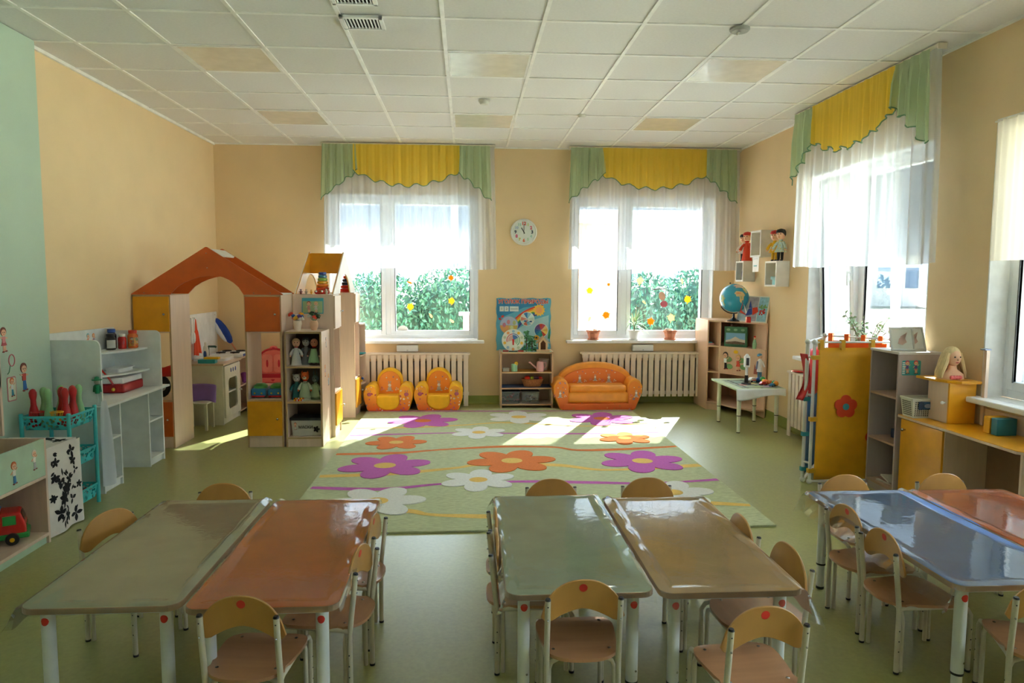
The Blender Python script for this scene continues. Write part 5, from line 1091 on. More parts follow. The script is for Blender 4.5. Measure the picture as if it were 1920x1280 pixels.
# window sticker leaves (on the glass) and sill plants
def maple(g, x, z, s, m, a0=0, y=0):
    pts = []
    for k in range(22):
        a = a0+2*PI*k/22; r = s*(1 if k % 4 == 0 else (.62 if k % 2 else .8)) if 2 < k < 20 else s*.72; pts.append((x+r*cos(a), z+r*sin(a)))
    g.prism(pts, 'y', y-.0015, y, m); g.tube([(x, y-.002, z-s*.5), (x-s*.15, y-.002, z-s*1.15)], s*.04, m, 5)
def drop(g, x, z, s, m, a=0, y=0):
    pts = [(x+s*.55*sin(t_)*sin(t_/2)*cos(a)-s*cos(t_)*sin(a), z+s*.55*sin(t_)*sin(t_/2)*sin(a)+s*cos(t_)*cos(a)) for t_ in [2*PI*k/16 for k in range(16)]]; g.prism(pts, 'y', y-.0015, y, m)
def window_stickers():
    Yg = 8.543; Y1, O1, P1, W1 = sheer('leaf_yellow', 'f6c43a', .1, .75), sheer('leaf_orange', 'f0801e', .1, .75), sheer('leaf_pale', 'f6dc96', .1, .75), mat('sticker_white', 'f2f0ec', .5)
    def px(x, y): return ((x-876)/1333*Yg*1.002, 1.48-(y-511)/1325*Yg)
    L = [('maple', 770.5, 562, .052, Y1, 'yellow maple leaf sticker on the left back window, left of its big pane'), ('maple', 847, 551, .048, Y1, 'yellow maple leaf sticker on the left back window near the right frame'), ('drop', 808, 578, .032, P1, 'pale yellow birch leaf sticker in the middle of the left back window'), ('drop', 847, 588, .032, P1, 'pale birch leaf sticker at the lower right of the left back window'), ('drop', 769, 517, .032, O1, 'small orange leaf sticker high on the left back window'), ('maple', 846, 508, .04, O1, 'orange leaf sticker just under the curtain of the left back window'),
         ('maple', 1107, 531, .052, Y1, 'yellow maple leaf sticker on the left pane of the middle window'), ('maple', 1139, 577, .058, O1, 'orange maple leaf sticker on the left pane of the middle window'), ('maple', 1143, 519.5, .026, O1, 'tiny orange leaf sticker at the top right of the narrow pane of the middle window'), ('drop', 1107, 585, .036, P1, 'pale leaf sticker low on the narrow pane of the middle window'),
         ('maple', 1203, 512, .055, P1, 'pale maple leaf sticker under the curtain of the middle window'), ('drop', 1284, 513, .034, P1, 'small pale leaf sticker at the top right of the middle window'), ('maple', 1295.5, 547, .055, Y1, 'yellow maple leaf sticker near the right frame of the middle window'), ('drop', 1212, 553, .028, P1, 'small pale leaf sticker left in the big pane of the middle window'), ('maple', 1225, 589, .056, O1, 'orange striped maple leaf sticker above the long leaved plant'), ('maple', 1264.5, 582, .056, P1, 'pale yellow maple leaf sticker low in the middle window')]
    for i, (k, x, y, s, m, l) in enumerate(L):
        g = G(True); X_, Z_ = px(x, y); (maple if k == 'maple' else drop)(g, X_, Z_, s, m, .3*i, Yg+.0005); g.ob('leaf_sticker', cat='window sticker', label=l)
    g = G(True); X_, Z_ = px(756, 607); g.prism(ell(X_, Z_, .067, .067, 30), 'y', Yg-.002, Yg, W1); g.prism(ell(X_+.04, Z_+.0, .004, .016, 8), 'y', Yg-.003, Yg, mat('toy_red', 'c81f1c')); g.ob('round_sticker', cat='window sticker', label='round white sticker at the lower left of the left back window pane')
    t = thing('mushroom_sticker', 'pink and peach figure sticker hanging below a grey branch on the middle window', 'window sticker', (px(1250, 545)[0], Yg, px(1250, 560)[1])); g = G(True); X_, Z_ = px(1246, 541); g.prism(ell(X_, Z_, .04, .055, 14, .3), 'y', Yg-.002, Yg, mat('peach_print', 'e6b398', .5)); X_, Z_ = px(1250, 556); g.prism(ell(X_, Z_, .045, .04, 14), 'y', Yg-.003, Yg, mat('pink_print', 'd2697c', .5)); g.ob('figure', t)
    g = G(True); a, b = px(1228, 529), px(1256, 528); g.tube([(a[0], Yg-.004, a[1]), ((a[0]+b[0])/2, Yg-.004, a[1]+.012), (b[0], Yg-.004, b[1])], [.012, .008, .004], mat('grey_print', '8c8f94', .5), 6); g.ob('branch', t)
window_stickers()
TERRA, SOIL = mat('terracotta', 'c07a5c', .7), mat('soil', '4a3628', .9)
def pot(label, x, y, z, r, h, m, name='plant_pot', cat='plant pot', saucer=True):
    t = thing(name, label, cat, (x, y, z)); g = G(); g.lathe((0, 0, 0), [(r*.66, .012), (r*.95, h*.85), (r*1.05, h*.86), (r*1.07, h), (r*.97, h), (r*.93, h*.8)], m, 8 if m is TERRA else 22); g.ob('pot', t, smooth=m is not TERRA)
    g = G(); g.lathe((0, 0, h*.72), [(r*.88, 0), (r*.88, .004)], SOIL, 16); g.ob('soil', t)
    if saucer: g = G(); g.lathe((0, 0, 0), [(r*.7, 0), (r*.85, .002), (r*.88, .016), (r*.80, .016), (r*.78, .012)], m, 20); g.ob('saucer', t, smooth=True)
    return t
def sill_plants():
    LG, LW = mat('leaf_green', '5e8a4e', .5), mat('leaf_striped', 'dfe6c4', .5); z = Z0
    for x, l in ((1.51, 'faceted terracotta pot at the left of the middle window sill'), (2.445, 'faceted terracotta pot at the right of the middle window sill')):
        t = pot(l, x, 8.40, z, .082, .115, TERRA); g = G(); r = random.Random(int(x*10))
        for k in range(7): a = r.random()*6; g.sph((.04*cos(a), .03*sin(a), .10+r.random()*.02), (.026, .02, .016), mat('pale_succulent', 'e2e6d8', .5), 8, (r.random(), r.random(), 0))
        g.ob('succulent', t, smooth=True)
    t = pot('white pot with a long leaved striped dracaena on the middle window sill', 2.005, 8.40, z, .070, .115, W_WHITE, 'potted_dracaena', 'potted plant'); r = random.Random(9)
    g = G(); g.tube([(0, 0, .08), (0, 0, .20)], .008, BARK, 8); g.ob('stem', t)
    for k in range(30):
        a = k*2.4; up = r.uniform(.1, 1.35); L = r.uniform(.18, .32); z0 = .14+.08*r.random(); d = Vector((cos(a)*cos(up), .55*sin(a)*cos(up)-.12*cos(up), sin(up))); w = Vector((-sin(a), cos(a), 0)).normalized(); vs = []
        for q in range(7):
            t_ = q/6; p = Vector((0, 0, z0))+d*L*t_+Vector((0, 0, -.16*t_*t_*cos(up))); ww = .009*(1-t_)**.6+.0008; vs += [p-w*ww, p+w*ww]
        g = G(); g.add(vs, [(2*q, 2*q+1, 2*q+3, 2*q+2) for q in range(6)], LW if k % 3 else LG); g.ob('leaf', t, fixn=False)
    # ficus on the right wall sill
    t = pot('white potted leafy plant on the right wall window sill', 3.22, 5.52, Z0, .075, .12, W_WHITE, 'potted_plant', 'potted plant'); r = random.Random(4); g = G(); gl = G(); LG2 = mat('leaf_grey_green', '7c9470', .5)
    for k in range(9):
        a = k*.7; tip = Vector((.10*cos(a), .28*sin(a), .30+.16*r.random())); b0 = Vector((0, 0, .08)); g.tube([b0, (b0+tip)*.5+Vector((0, 0, .04)), tip], [.005, .004, .002], BARK, 5)
        for q in range(16):
            f = .35+.65*q/15; p = b0+(tip-b0)*f+Vector((0, 0, .04*sin(PI*f))); R = Euler((r.uniform(-1, 1), r.uniform(-1, 1), r.uniform(0, 6))).to_matrix(); L = .042
            gl.add([p+R @ Vector(v) for v in ((0, 0, 0), (L*.5, L*.3, .004), (L, 0, 0), (L*.5, -L*.3, .004))], [(0, 1, 2, 3)], LG2)
    g.ob('stem', t, smooth=True); gl.ob('foliage', t, fixn=False)
sill_plants()

# ---------------------------------------------------------------- soft furniture
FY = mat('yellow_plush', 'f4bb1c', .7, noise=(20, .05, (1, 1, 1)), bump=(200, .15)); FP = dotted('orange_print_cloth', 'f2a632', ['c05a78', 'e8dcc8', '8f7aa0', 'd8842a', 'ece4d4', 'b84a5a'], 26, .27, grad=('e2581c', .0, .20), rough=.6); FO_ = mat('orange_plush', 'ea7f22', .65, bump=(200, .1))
def bunny(g, M, s):
    o = g.X; g.X = M @ Matrix.Scale(s, 4); m = mat('bunny_grey', 'b9b4b2', .6); w = mat('bunny_white', 'e6e0d8', .6)
    g.sph((0, 0, .22), (.17, .02, .2), m, 12); g.sph((0, 0, .52), (.14, .022, .13), w, 12); g.sph((-.07, 0, .76), (.035, .015, .14), m, 8, (0, -.2, 0)); g.sph((.07, 0, .76), (.035, .015, .14), m, 8, (0, .2, 0)); g.sph((-.2, 0, .06), (.1, .02, .05), w, 8); g.sph((.2, 0, .06), (.1, .02, .05), w, 8)
    for x, z, c in ((-.62, .35, 'pink_print'), (-.5, .22, 'rose'), (-.66, .15, 'rose'), (.55, .3, 'cr'), (.68, .2, 'cr'), (.5, .15, 'cr'), (-.25, 1.15, 'cr'), (.3, 1.2, 'pl'), (.6, 1.0, 'cr')):
        g.sph((x, 0, z), (.06, .012, .06), {'pink_print': mat('pink_print', 'd2697c', .5), 'rose': mat('rose_print', 'd8909a', .5), 'cr': mat('cream_print', 'e9dfc8', .5), 'pl': mat('plum_print', '9a7a90', .5)}[c], 8)
    g.X = o
def armchair(label, x, y):
    t = thing('armchair', label, 'armchair', (x, y, 0), 0, 'soft yellow armchairs')
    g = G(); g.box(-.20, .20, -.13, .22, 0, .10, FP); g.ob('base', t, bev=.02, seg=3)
    g = G(); pr = [(-.115, .06)]+[(-.135+.0*k, .06+.0*k) for k in range(0)]+[(-.13, .10), (-.13, .17), (-.11, .185), (.1, .19), (.1, .06)]
    n = 12; g.prism([(-.130*cos(a) if 0 else -.125*cos(a), .105-.085*sin(a)) for a in [PI*k/n for k in range(n+1)]]+[(.125, .18), (-.125, .18)], 'y', -.145, .13, FY); g.ob('seat', t, bev=.018, seg=3, smooth=True)
    for sx in (-1, 1):
        g = G(); pr = [(sx*.125, .03), (sx*.205, .0), (sx*.232, .02), (sx*.272, .15), (sx*.275, .22), (sx*.245, .285), (sx*.19, .312), (sx*.14, .295), (sx*.118, .24)]
        g.prism(pr, 'y', -.128, .20, FY); arm = g.ob('armrest', t, bev=.025, seg=4, smooth=True)
        g = G(); c = (sx*.195, .15); g.prism([(c[0]+(p[0]-c[0])*.88, c[1]+(p[1]-c[1])*.90-.004) for p in pr], 'y', -.134, -.120, FP)
        g.sph((sx*.205, -.134, .20), (.026, .006, .022), mat('plum_pink_print', 'b8607a', .6), 12)
        for q in (-.03, .03): g.sph((sx*.205+q*.4, -.136, .235), (.004, .003, .012), mat('plum_print', '9a7a90', .5), 6)
        g.ob('print_panel', arm, bev=.004)
    g = G(); bp = [(-.145, .12)]+[(-.145*cos(a), .32+.145*sin(a)*1.0) for a in [PI*k/16 for k in range(17)]]+[(.145, .12)]
    g.prism(bp, 'y', .08, .20, FY); b = g.ob('backrest', t, bev=.025, seg=4, smooth=True)
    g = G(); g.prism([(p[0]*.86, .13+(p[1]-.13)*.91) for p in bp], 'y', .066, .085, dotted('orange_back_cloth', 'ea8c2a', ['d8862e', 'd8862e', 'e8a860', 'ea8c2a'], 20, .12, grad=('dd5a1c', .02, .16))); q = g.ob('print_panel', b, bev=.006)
    g = G(); bunny(g, T(0, .064, .20), .14); g.ob('bunny_print', q, smooth=True)
    return t
a_ = armchair('yellow and orange soft armchair with bunny print, nearer the play house', -.885, 8.03)
dup(a_, (-.325, 8.045, 0), 0, 'yellow and orange soft armchair with bunny print, right of its twin', 'soft yellow armchairs')
def sofa():
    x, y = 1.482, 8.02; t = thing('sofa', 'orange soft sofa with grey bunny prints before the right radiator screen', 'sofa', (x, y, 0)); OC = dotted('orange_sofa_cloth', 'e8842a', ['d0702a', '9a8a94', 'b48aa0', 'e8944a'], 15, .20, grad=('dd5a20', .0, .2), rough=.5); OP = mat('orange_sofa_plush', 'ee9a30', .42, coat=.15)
    g = G(); g.box(-.41, .41, -.15, .18, 0, .09, OC); g.ob('base', t, bev=.02, seg=3)
    g = G(); g.box(-.345, .345, -.155, .15, .09, .215, OP); g.ob('seat_cushion', t, bev=.03, seg=4, smooth=True); g = G(); g.box(-.33, .33, -.14, .15, .205, .29, OP); g.ob('top_cushion', t, bev=.035, seg=4, smooth=True)
    for sx in (-1, 1):
        g = G(); pr = [(sx*.33, .03), (sx*.40, .0), (sx*.43, .01), (sx*.505, .20), (sx*.51, .28), (sx*.475, .345), (sx*.42, .37), (sx*.365, .35), (sx*.335, .29)]
        g.prism(pr, 'y', -.14, .18, OP); a = g.ob('armrest', t, bev=.03, seg=4, smooth=True); g = G(); c = (sx*.42, .19); g.prism([(c[0]+(p[0]-c[0])*.85, c[1]+(p[1]-c[1])*.87-.006) for p in pr], 'y', -.147, -.13, OC); q = g.ob('print_panel', a, bev=.004)
        g = G(); bunny(g, T(sx*.435, -.148, .15), .10); g.ob('bunny_print', q, smooth=True)
    g = G(); bp = [(-.42, .12), (-.45, .26)]+[(-.43*cos(a), .33+.20*sin(a)) for a in [PI*(k+1)/18 for k in range(17)]]+[(.45, .26), (.42, .12)]; g.prism(bp, 'y', .08, .2, OP); b = g.ob('backrest', t, bev=.03, seg=4, smooth=True)
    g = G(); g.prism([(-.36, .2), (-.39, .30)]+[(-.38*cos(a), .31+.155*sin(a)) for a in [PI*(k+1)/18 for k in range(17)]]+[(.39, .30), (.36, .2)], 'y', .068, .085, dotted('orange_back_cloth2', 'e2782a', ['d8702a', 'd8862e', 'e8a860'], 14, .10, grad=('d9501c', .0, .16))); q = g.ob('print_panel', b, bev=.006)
    g = G(); bunny(g, T(-.18, .066, .29), .11); bunny(g, T(0, .066, .31), .09); bunny(g, T(.16, .066, .29), .12); g.ob('bunny_print', q, smooth=True)
sofa()

# ---------------------------------------------------------------- nature corner
def nature():
    t = thing('nature_shelf', 'low beech shelf under the blue nature poster', 'shelf', (.685, 8.22, 0)); x0, x1, y0, y1, h = .378, .992, 8.08, 8.37, .655
    board('side_panel', t, (x0, x0+.018, y0, y1, 0, h)); board('side_panel', t, (x1-.018, x1, y0, y1, 0, h)); board('back_panel', t, (x0, x1, y1-.008, y1, .03, h), m=mat('warm_back_board', 'b89a86', .6)); board('top', t, (x0+.018, x1-.018, y0, y1-.008, h-.022, h-.004), m=mat('pale_green_board', 'b9cdb4', .45))
    for z, m in ((.03, BEECH), (.222, mat('blue_board', '2f5288', .45)), (.405, mat('ochre_board', 'c98a34', .45))): board('shelf', t, (x0+.018, x1-.018, y0, y1-.008, z, z+.016), m=m)
    g = G(True)
    for z in (.03, .222, .405, h-.022): g.box(x0, x1, y0-.001, y0, z, z+.016, mat('light_edge', 'd0ab84', .5))
    g.box(x0, x0+.018, y0-.001, y0, 0, h, mat('light_edge', 'd0ab84', .5)); g.box(x1-.018, x1, y0-.001, y0, 0, h, mat('light_edge', 'd0ab84', .5)); g.ob('edge_band', t)
    # poster
    t = thing('nature_poster', 'blue nature corner poster with rainbow, sun and dials on the back wall', 'poster', (.668, 8.385, .78)); W_, H_ = .645, .60
    P = lambda g, pts, m, y: g.prism(pts, 'y', y, .002, m)
    y0 = .66; D = lambda x, z: (x, z)
    g = G(); out = []
    for k in range(60):
        s = k/60*4; i = int(s); f = s-i; x, z = [(-.5+f, 0), (.5, f), (.5-f, 1), (-.5, 1-f)][i]
        out.append((x*W_+(.006*sin(f*22) if i in (1, 3) else 0), -.14+z*(H_+.02)+(.006*sin(f*22) if i in (0, 2) else 0)))
    P(g, out, mat('poster_sky', '5fb0cf', .4), -.004); bd = g.ob('board', t)
    g = G()
    cs = lambda h, n=None: mat('pr_'+h, h, .45)
    P(g, [(-.32, .30), (-.32, .475), (.30, .475), (.18, .40), (0, .37), (-.15, .30), (-.3, .24)], cs('2482b8'), -.0046); P(g, [(-.2, -.1), (.3, -.1), (.3, .28), (.1, .22), (-.1, .1)], cs('a9d4de'), -.0045)
    for k, c in enumerate(('d8402a', 'e89a2a', 'ecd24a', '3f9a5a', '2a62b0', '4a3a8a')):
        r0, r1 = .50-.018*k, .50-.018*(k+1); c0 = (.26, -.10); A = [1.62+.95*q/16 for q in range(17)]
        P(g, [(c0[0]+r0*cos(a), c0[1]+r0*sin(a)) for a in A]+[(c0[0]+r1*cos(a), c0[1]+r1*sin(a)) for a in A[::-1]], cs(c), -.0050)
    P(g, [(.185+(.075 if k % 2 else .058)*cos(2*PI*k/24), .34+(.075 if k % 2 else .058)*sin(2*PI*k/24)) for k in range(24)], cs('efc24a'), -.0054); P(g, ell(.185, .34, .04, .04, 18), cs('f0a86a'), -.006)
    P(g, [(.29, .0), (.315, .0), (.32, .12), (.30, .09)], cs('3f9a5a'), -.005)
    for a, b in ((-.285, -.235), (-.228, -.178), (-.165, -.06)): P(g, [(a, .325), (b, .325), (b, .385), (a, .385)], cs('dfe6e4'), -.0055)
    def dial(cx, cz, r, cols, rim='e8ecea', rot=0):
        P(g, ell(cx, cz, r*1.08, r*1.08, 30), cs(rim), -.0052); n = len(cols)
        for k, c in enumerate(cols):
            A = [rot+2*PI*(k+q/5)/n for q in range(6)]; P(g, [(cx+.02*r*cos(A[0]), cz+.02*r*sin(A[0]))]+[(cx+r*cos(a), cz+r*sin(a)) for a in A], cs(c), -.0058-.00001*k)
    dial(-.175, .16, .105, ['c4cfe8', 'b9c8e6', 'e8a86a', 'd8bc62'], '7fb4cf'); dial(.045, .235, .078, ['d9eef0', '8fc4d8', '2a7ab8', 'e6e9e8', 'e0897a', 'c9dfe0', 'd8705a', '8fc4d8', 'e6e9e8', 'c4d8cf'], 'e8ecea', .3)
    dial(.21, .10, .078, ['e0b050', 'e8c88a', 'c8506a', 'd8402a', '7a4a8a', '6a5aa0', '2f6ab0', '2482b8', '3fa0a8', '2f9a7a', 'c8402a', 'efc86a'], 'dfe9ea', -.2)
    for cx, cz, m_ in ((-.25, .165, 'c27a92'), (-.20, .20, 'd8909a'), (-.13, .19, 'b9c48a'), (-.16, .13, 'cfd8a0')): P(g, ell(cx+.02, cz, .02, .028, 10), cs(m_), -.0064)
    for cx, cz, m_ in ((.02, .21, '2a6ab0'), (.085, .205, '1f5a90'), (.05, .19, '5fb0cf')): P(g, ell(cx, cz, .018, .010, 10), cs(m_), -.0066)
    P(g, ell(-.25, .265, .02, .014, 10, .5), cs('c8302a'), -.006); P(g, ell(-.28, .235, .018, .012, 10, -.5), cs('c8302a'), -.006)
    g.ob('print', bd)
    g = G(); g.text('УГОЛОК ПРИРОДЫ', .062, cs('f4efe0'), T(-.004, -.0052, .438) @ UPY, bold=.0042); g.ob('lettering_outline', bd, fixn=False)
    g = G(); g.text('УГОЛОК ПРИРОДЫ', .062, cs('c8321e'), T(-.004, -.0068, .438) @ UPY, bold=.0018); g.ob('lettering', bd, fixn=False)
    g = G(); g.text('1', .04, INK, T(-.26, -.0072, .355) @ UPY, ext=.0003); g.text('2', .04, INK, T(-.203, -.0072, .355) @ UPY, ext=.0003); g.box(-.155, -.07, -.0072, -.006, .351, .358, cs('8a9a98')); g.ob('date', bd, fixn=False)
    # standing weather dial
    t = thing('weather_dial', 'round white play dial with a red pointer standing on the nature shelf', 'toy dial', (.53, 8.14, .651)); z = .132
    g = G(); g.prism(ell(0, z, .132, .130, 40), 'y', -.005, .005, cs('dfe6df')); d = g.ob('disc', t); g = G()
    for k in range(10): a = 2*PI*k/10+.3; g.prism(ell(.103*cos(a), z+.103*sin(a), .017, .017, 12), 'y', -.0072, -.004, cs(['b9cbb4', 'e8b83a', '9cc4dc', 'e6a06a'][k % 4]))
    for (a0, a1, c) in ((-.9, .5, '3f9a7a'), (.5, 1.7, '2a6ab8'), (1.7, 3.4, 'c8405a')):
        A = [a0+(a1-a0)*q/10 for q in range(11)]; g.prism([(.078*cos(a), z+.078*sin(a)) for a in A]+[(.070*cos(a), z+.070*sin(a)) for a in A[::-1]], 'y', -.0075, -.004, cs(c)); g.prism([(0, z)]+[(.062*cos(a), z+.062*sin(a)) for a in A], 'y', -.0068, -.004, cs({'3f9a7a': 'a9c8b4', '2a6ab8': '4a7ac0', 'c8405a': 'd8b4b0'}[c]))
    g.ob('print', d); g = G(); g.prism([(-.008, z-.055), (.008, z-.055), (.012, z+.012), (-.012, z+.012)], 'y', -.010, -.007, cs('c8202a')); g.ob('pointer', t); g = G(); g.box(-.12, -.055, -.03, .03, 0, .014, cs('b8302a')); g.box(.055, .12, -.03, .03, 0, .014, cs('b8302a')); g.box(-.05, .05, -.02, .02, 0, .01, BLK); g.ob('foot', t)
    # little tree and bird house
    t = thing('toy_trees', 'small green card trees standing on the nature shelf', 'toy tree', (.715, 8.15, .651)); g = G(); r = random.Random(2)
    for cx, h in ((-.03, .23), (.035, .17)): g.tube([(cx, 0, 0), (cx, 0, h*.7)], .006, mat('dark_trunk', '5a2f22', .7), 6)
    g.ob('trunk', t); g = G()
    for cx, h in ((-.03, .24), (.035, .18)):
        for k in range(70): q = r.random(); a = r.random()*6.28; rr = .045*(1-.5*q); g.sph((cx+rr*cos(a), .5*rr*sin(a), h*(.05+.95*q)), (.014, .008, .008), cs('4f9a6a' if k % 3 else '2f6a44'), 6)
    g.ob('foliage', t)
    t = thing('toy_sunflower', 'yellow paper flower beside the bird house', 'paper flower', (.80, 8.15, .651)); g = G(); g.tube([(0, 0, 0), (0, 0, .15)], .002, cs('3f7a4a'), 5); g.ob('stem', t); g = G(); [g.prism(ell(.02*cos(a), .16+.02*sin(a), .014, .009, 8, a), 'y', -.003, .0, cs('e8a81c')) for a in [2*PI*k/8 for k in range(8)]]; g.sph((0, -.003, .16), (.012, .004, .012), INK, 8); g.ob('petals', t)
    WB = wood('birdhouse_wood', 'd6b48c', (20, 20, 2), .06); t = thing('bird_house', 'small wooden bird feeder house on the nature shelf', 'bird house', (.875, 8.15, .651)); g = G(); g.box(-.075, .075, -.05, .05, 0, .022, WB); g.ob('base', t)
    g = G(); g.prism([(-.052, .022), (.052, .022), (.052, .105), (0, .165), (-.052, .105)], 'y', .03, .036, mat('birdhouse_dark', '6e4a34', .7)); 
    g.prism([(-.052, .022), (-.030, .022), (-.030, .10), (0, .135), (.030, .10), (.030, .022), (.052, .022), (.052, .105), (0, .168), (-.052, .105)], 'y', -.04, -.032, WB); g.ob('wall', t)
    for sx in (-1, 1): g = G(); g.obox((sx*.038, 0, .138), (.115, .10, .008), WB, (0, sx*.80, 0)); g.ob('roof', t)
    # shelf contents
    gp = mat('pale_green_plastic', '9fd6b0', .35); t = thing('watering_can', 'small pale green can with a yellow flower on the nature shelf', 'watering can', (.545, 8.15, .421)); g = G(); g.lathe((0, 0, 0), [(.036, 0), (.036, .085), (.032, .085)], gp, 16); g.ob('body', t, smooth=True); g = G(); [g.sph((.02+.014*cos(a), -.03, .095+.014*sin(a)), (.009, .004, .009), mat('toy_yellow', 'efc21a'), 8) for a in [2*PI*k/6 for k in range(6)]]; g.ob('flower', t)
    pp = mat('pink_plastic', 'dfa8ac', .35); t = thing('watering_can', 'pink watering can with a long spout on the nature shelf', 'watering can', (.845, 8.14, .421)); g = G(); g.lathe((0, 0, 0), [(.042, 0), (.046, .02), (.04, .10), (.034, .115), (.03, .113)], pp, 18); g.ob('body', t, smooth=True); g = G(); g.tube([(-.03, 0, .03), (-.08, 0, .07), (-.115, 0, .10)], [.012, .009, .008], pp, 8); g.sph((-.12, 0, .102), (.014, .014, .01), pp, 8); g.ob('spout', t, smooth=True); g = G(); g.tube([(.035, 0, .10), (.065, 0, .10), (.07, 0, .06), (.043, 0, .03)], .006, pp, 8); g.ob('handle', t, smooth=True)
    g = G(True); g.lathe((.90, 8.24, .421), [(.045, 0), (.06, .13), (.064, .135)], mat('grey_pink_plastic', 'b9a9a4', .5), 16); g.ob('bucket', smooth=True, label='greyish bucket behind the pink watering can', cat='bucket'); g = G(True); g.box(.41, .485, 8.12, 8.17, .421, .462, mat('wire_grey', 'a8a59a', .5)); g.ob('small_box', bev=.004, label='small pale box left of the green can on the nature shelf', cat='box')
    t = thing('wicker_basket', 'brown wicker basket of toy vegetables on the blue shelf', 'basket', (.76, 8.20, .238)); WK = mat('wicker', 'a5683a', .7, noise=(60, .3, (1, 1, 1))); g = G()
    for k in range(9): z = .006+.010*k; s = .75+.25*k/8; g.tube([((.125*s+.002*sin(14*a+k*3.1))*cos(a), (.085*s)*sin(a), z) for a in [2*PI*q/40 for q in range(40)]], .0055, WK, 5, closed=True)
    for k in range(24): a = 2*PI*k/24; g.tube([(.094*cos(a), .064*sin(a), .0), (.125*cos(a), .085*sin(a), .09)], .0035, WK, 5)
    g.prism(ell(0, 0, .093, .062, 20), 'z', .0, .006, WK); g.ob('weave', t)
    for i, (x, z, h, s, n, l) in enumerate(((-.06, .10, 'd8301c', (.035, .03, .026), 'toy_tomato', 'red toy tomato at the left of the wicker basket'), (-.005, .10, 'b8cf3a', (.024, .022, .02), 'toy_apple', 'yellow green toy apple in the wicker basket'), (.045, .098, '4a2a4a', (.04, .025, .022), 'toy_aubergine', 'dark toy aubergine in the wicker basket'), (.09, .10, 'c0281c', (.025, .024, .02), 'toy_pepper', 'red toy pepper at the right of the wicker basket'))):
        g = G(); g.sph((0, 0, 0), s, mat('veg_'+h, h, .35), 12); o = g.ob(n, smooth=True, label=l, cat='toy vegetable', group='toy vegetables in the basket'); o.location = (.76+x, 8.18, .238+z-s[2])
    CB = clear('clear_box_plastic', 'd8dcdc', 1.4, .05, 1.2, haze=.12)
    for x, l, cs_ in ((.505, 'clear plastic box of toy parts at the bottom left of the nature shelf', ['b8404a', '6a6a70', 'd8a0a0']), (.735, 'clear plastic box of dark bits at the bottom right of the nature shelf', ['8a8f90', '3a3a3e', 'd9d9d4'])):
        t = thing('clear_box', l, 'storage box', (x, 8.2, .046), 0, 'clear boxes at the bottom of the nature shelf'); g = G(); g.box(-.10, .10, -.08, .08, 0, .13, CB); g.ob('body', t, bev=.008); g = G(); g.box(-.105, .105, -.085, .085, .13, .142, mat('smoky_lid', '5e6264', .3)); g.ob('lid', t, bev=.004); r = random.Random(int(x*100)); g = G()
        for k in range(16): a = Vector((r.uniform(-.07, .07), r.uniform(-.05, .05), r.uniform(.02, .09))); g.tube([a, a+Vector((r.uniform(-.03, .03), r.uniform(-.02, .02), r.uniform(-.02, .03)))], .008, mat('bit_'+cs_[k % 3], cs_[k % 3], .5), 6)
        o = g.ob('contents', t); o['kind'] = 'stuff'
nature()
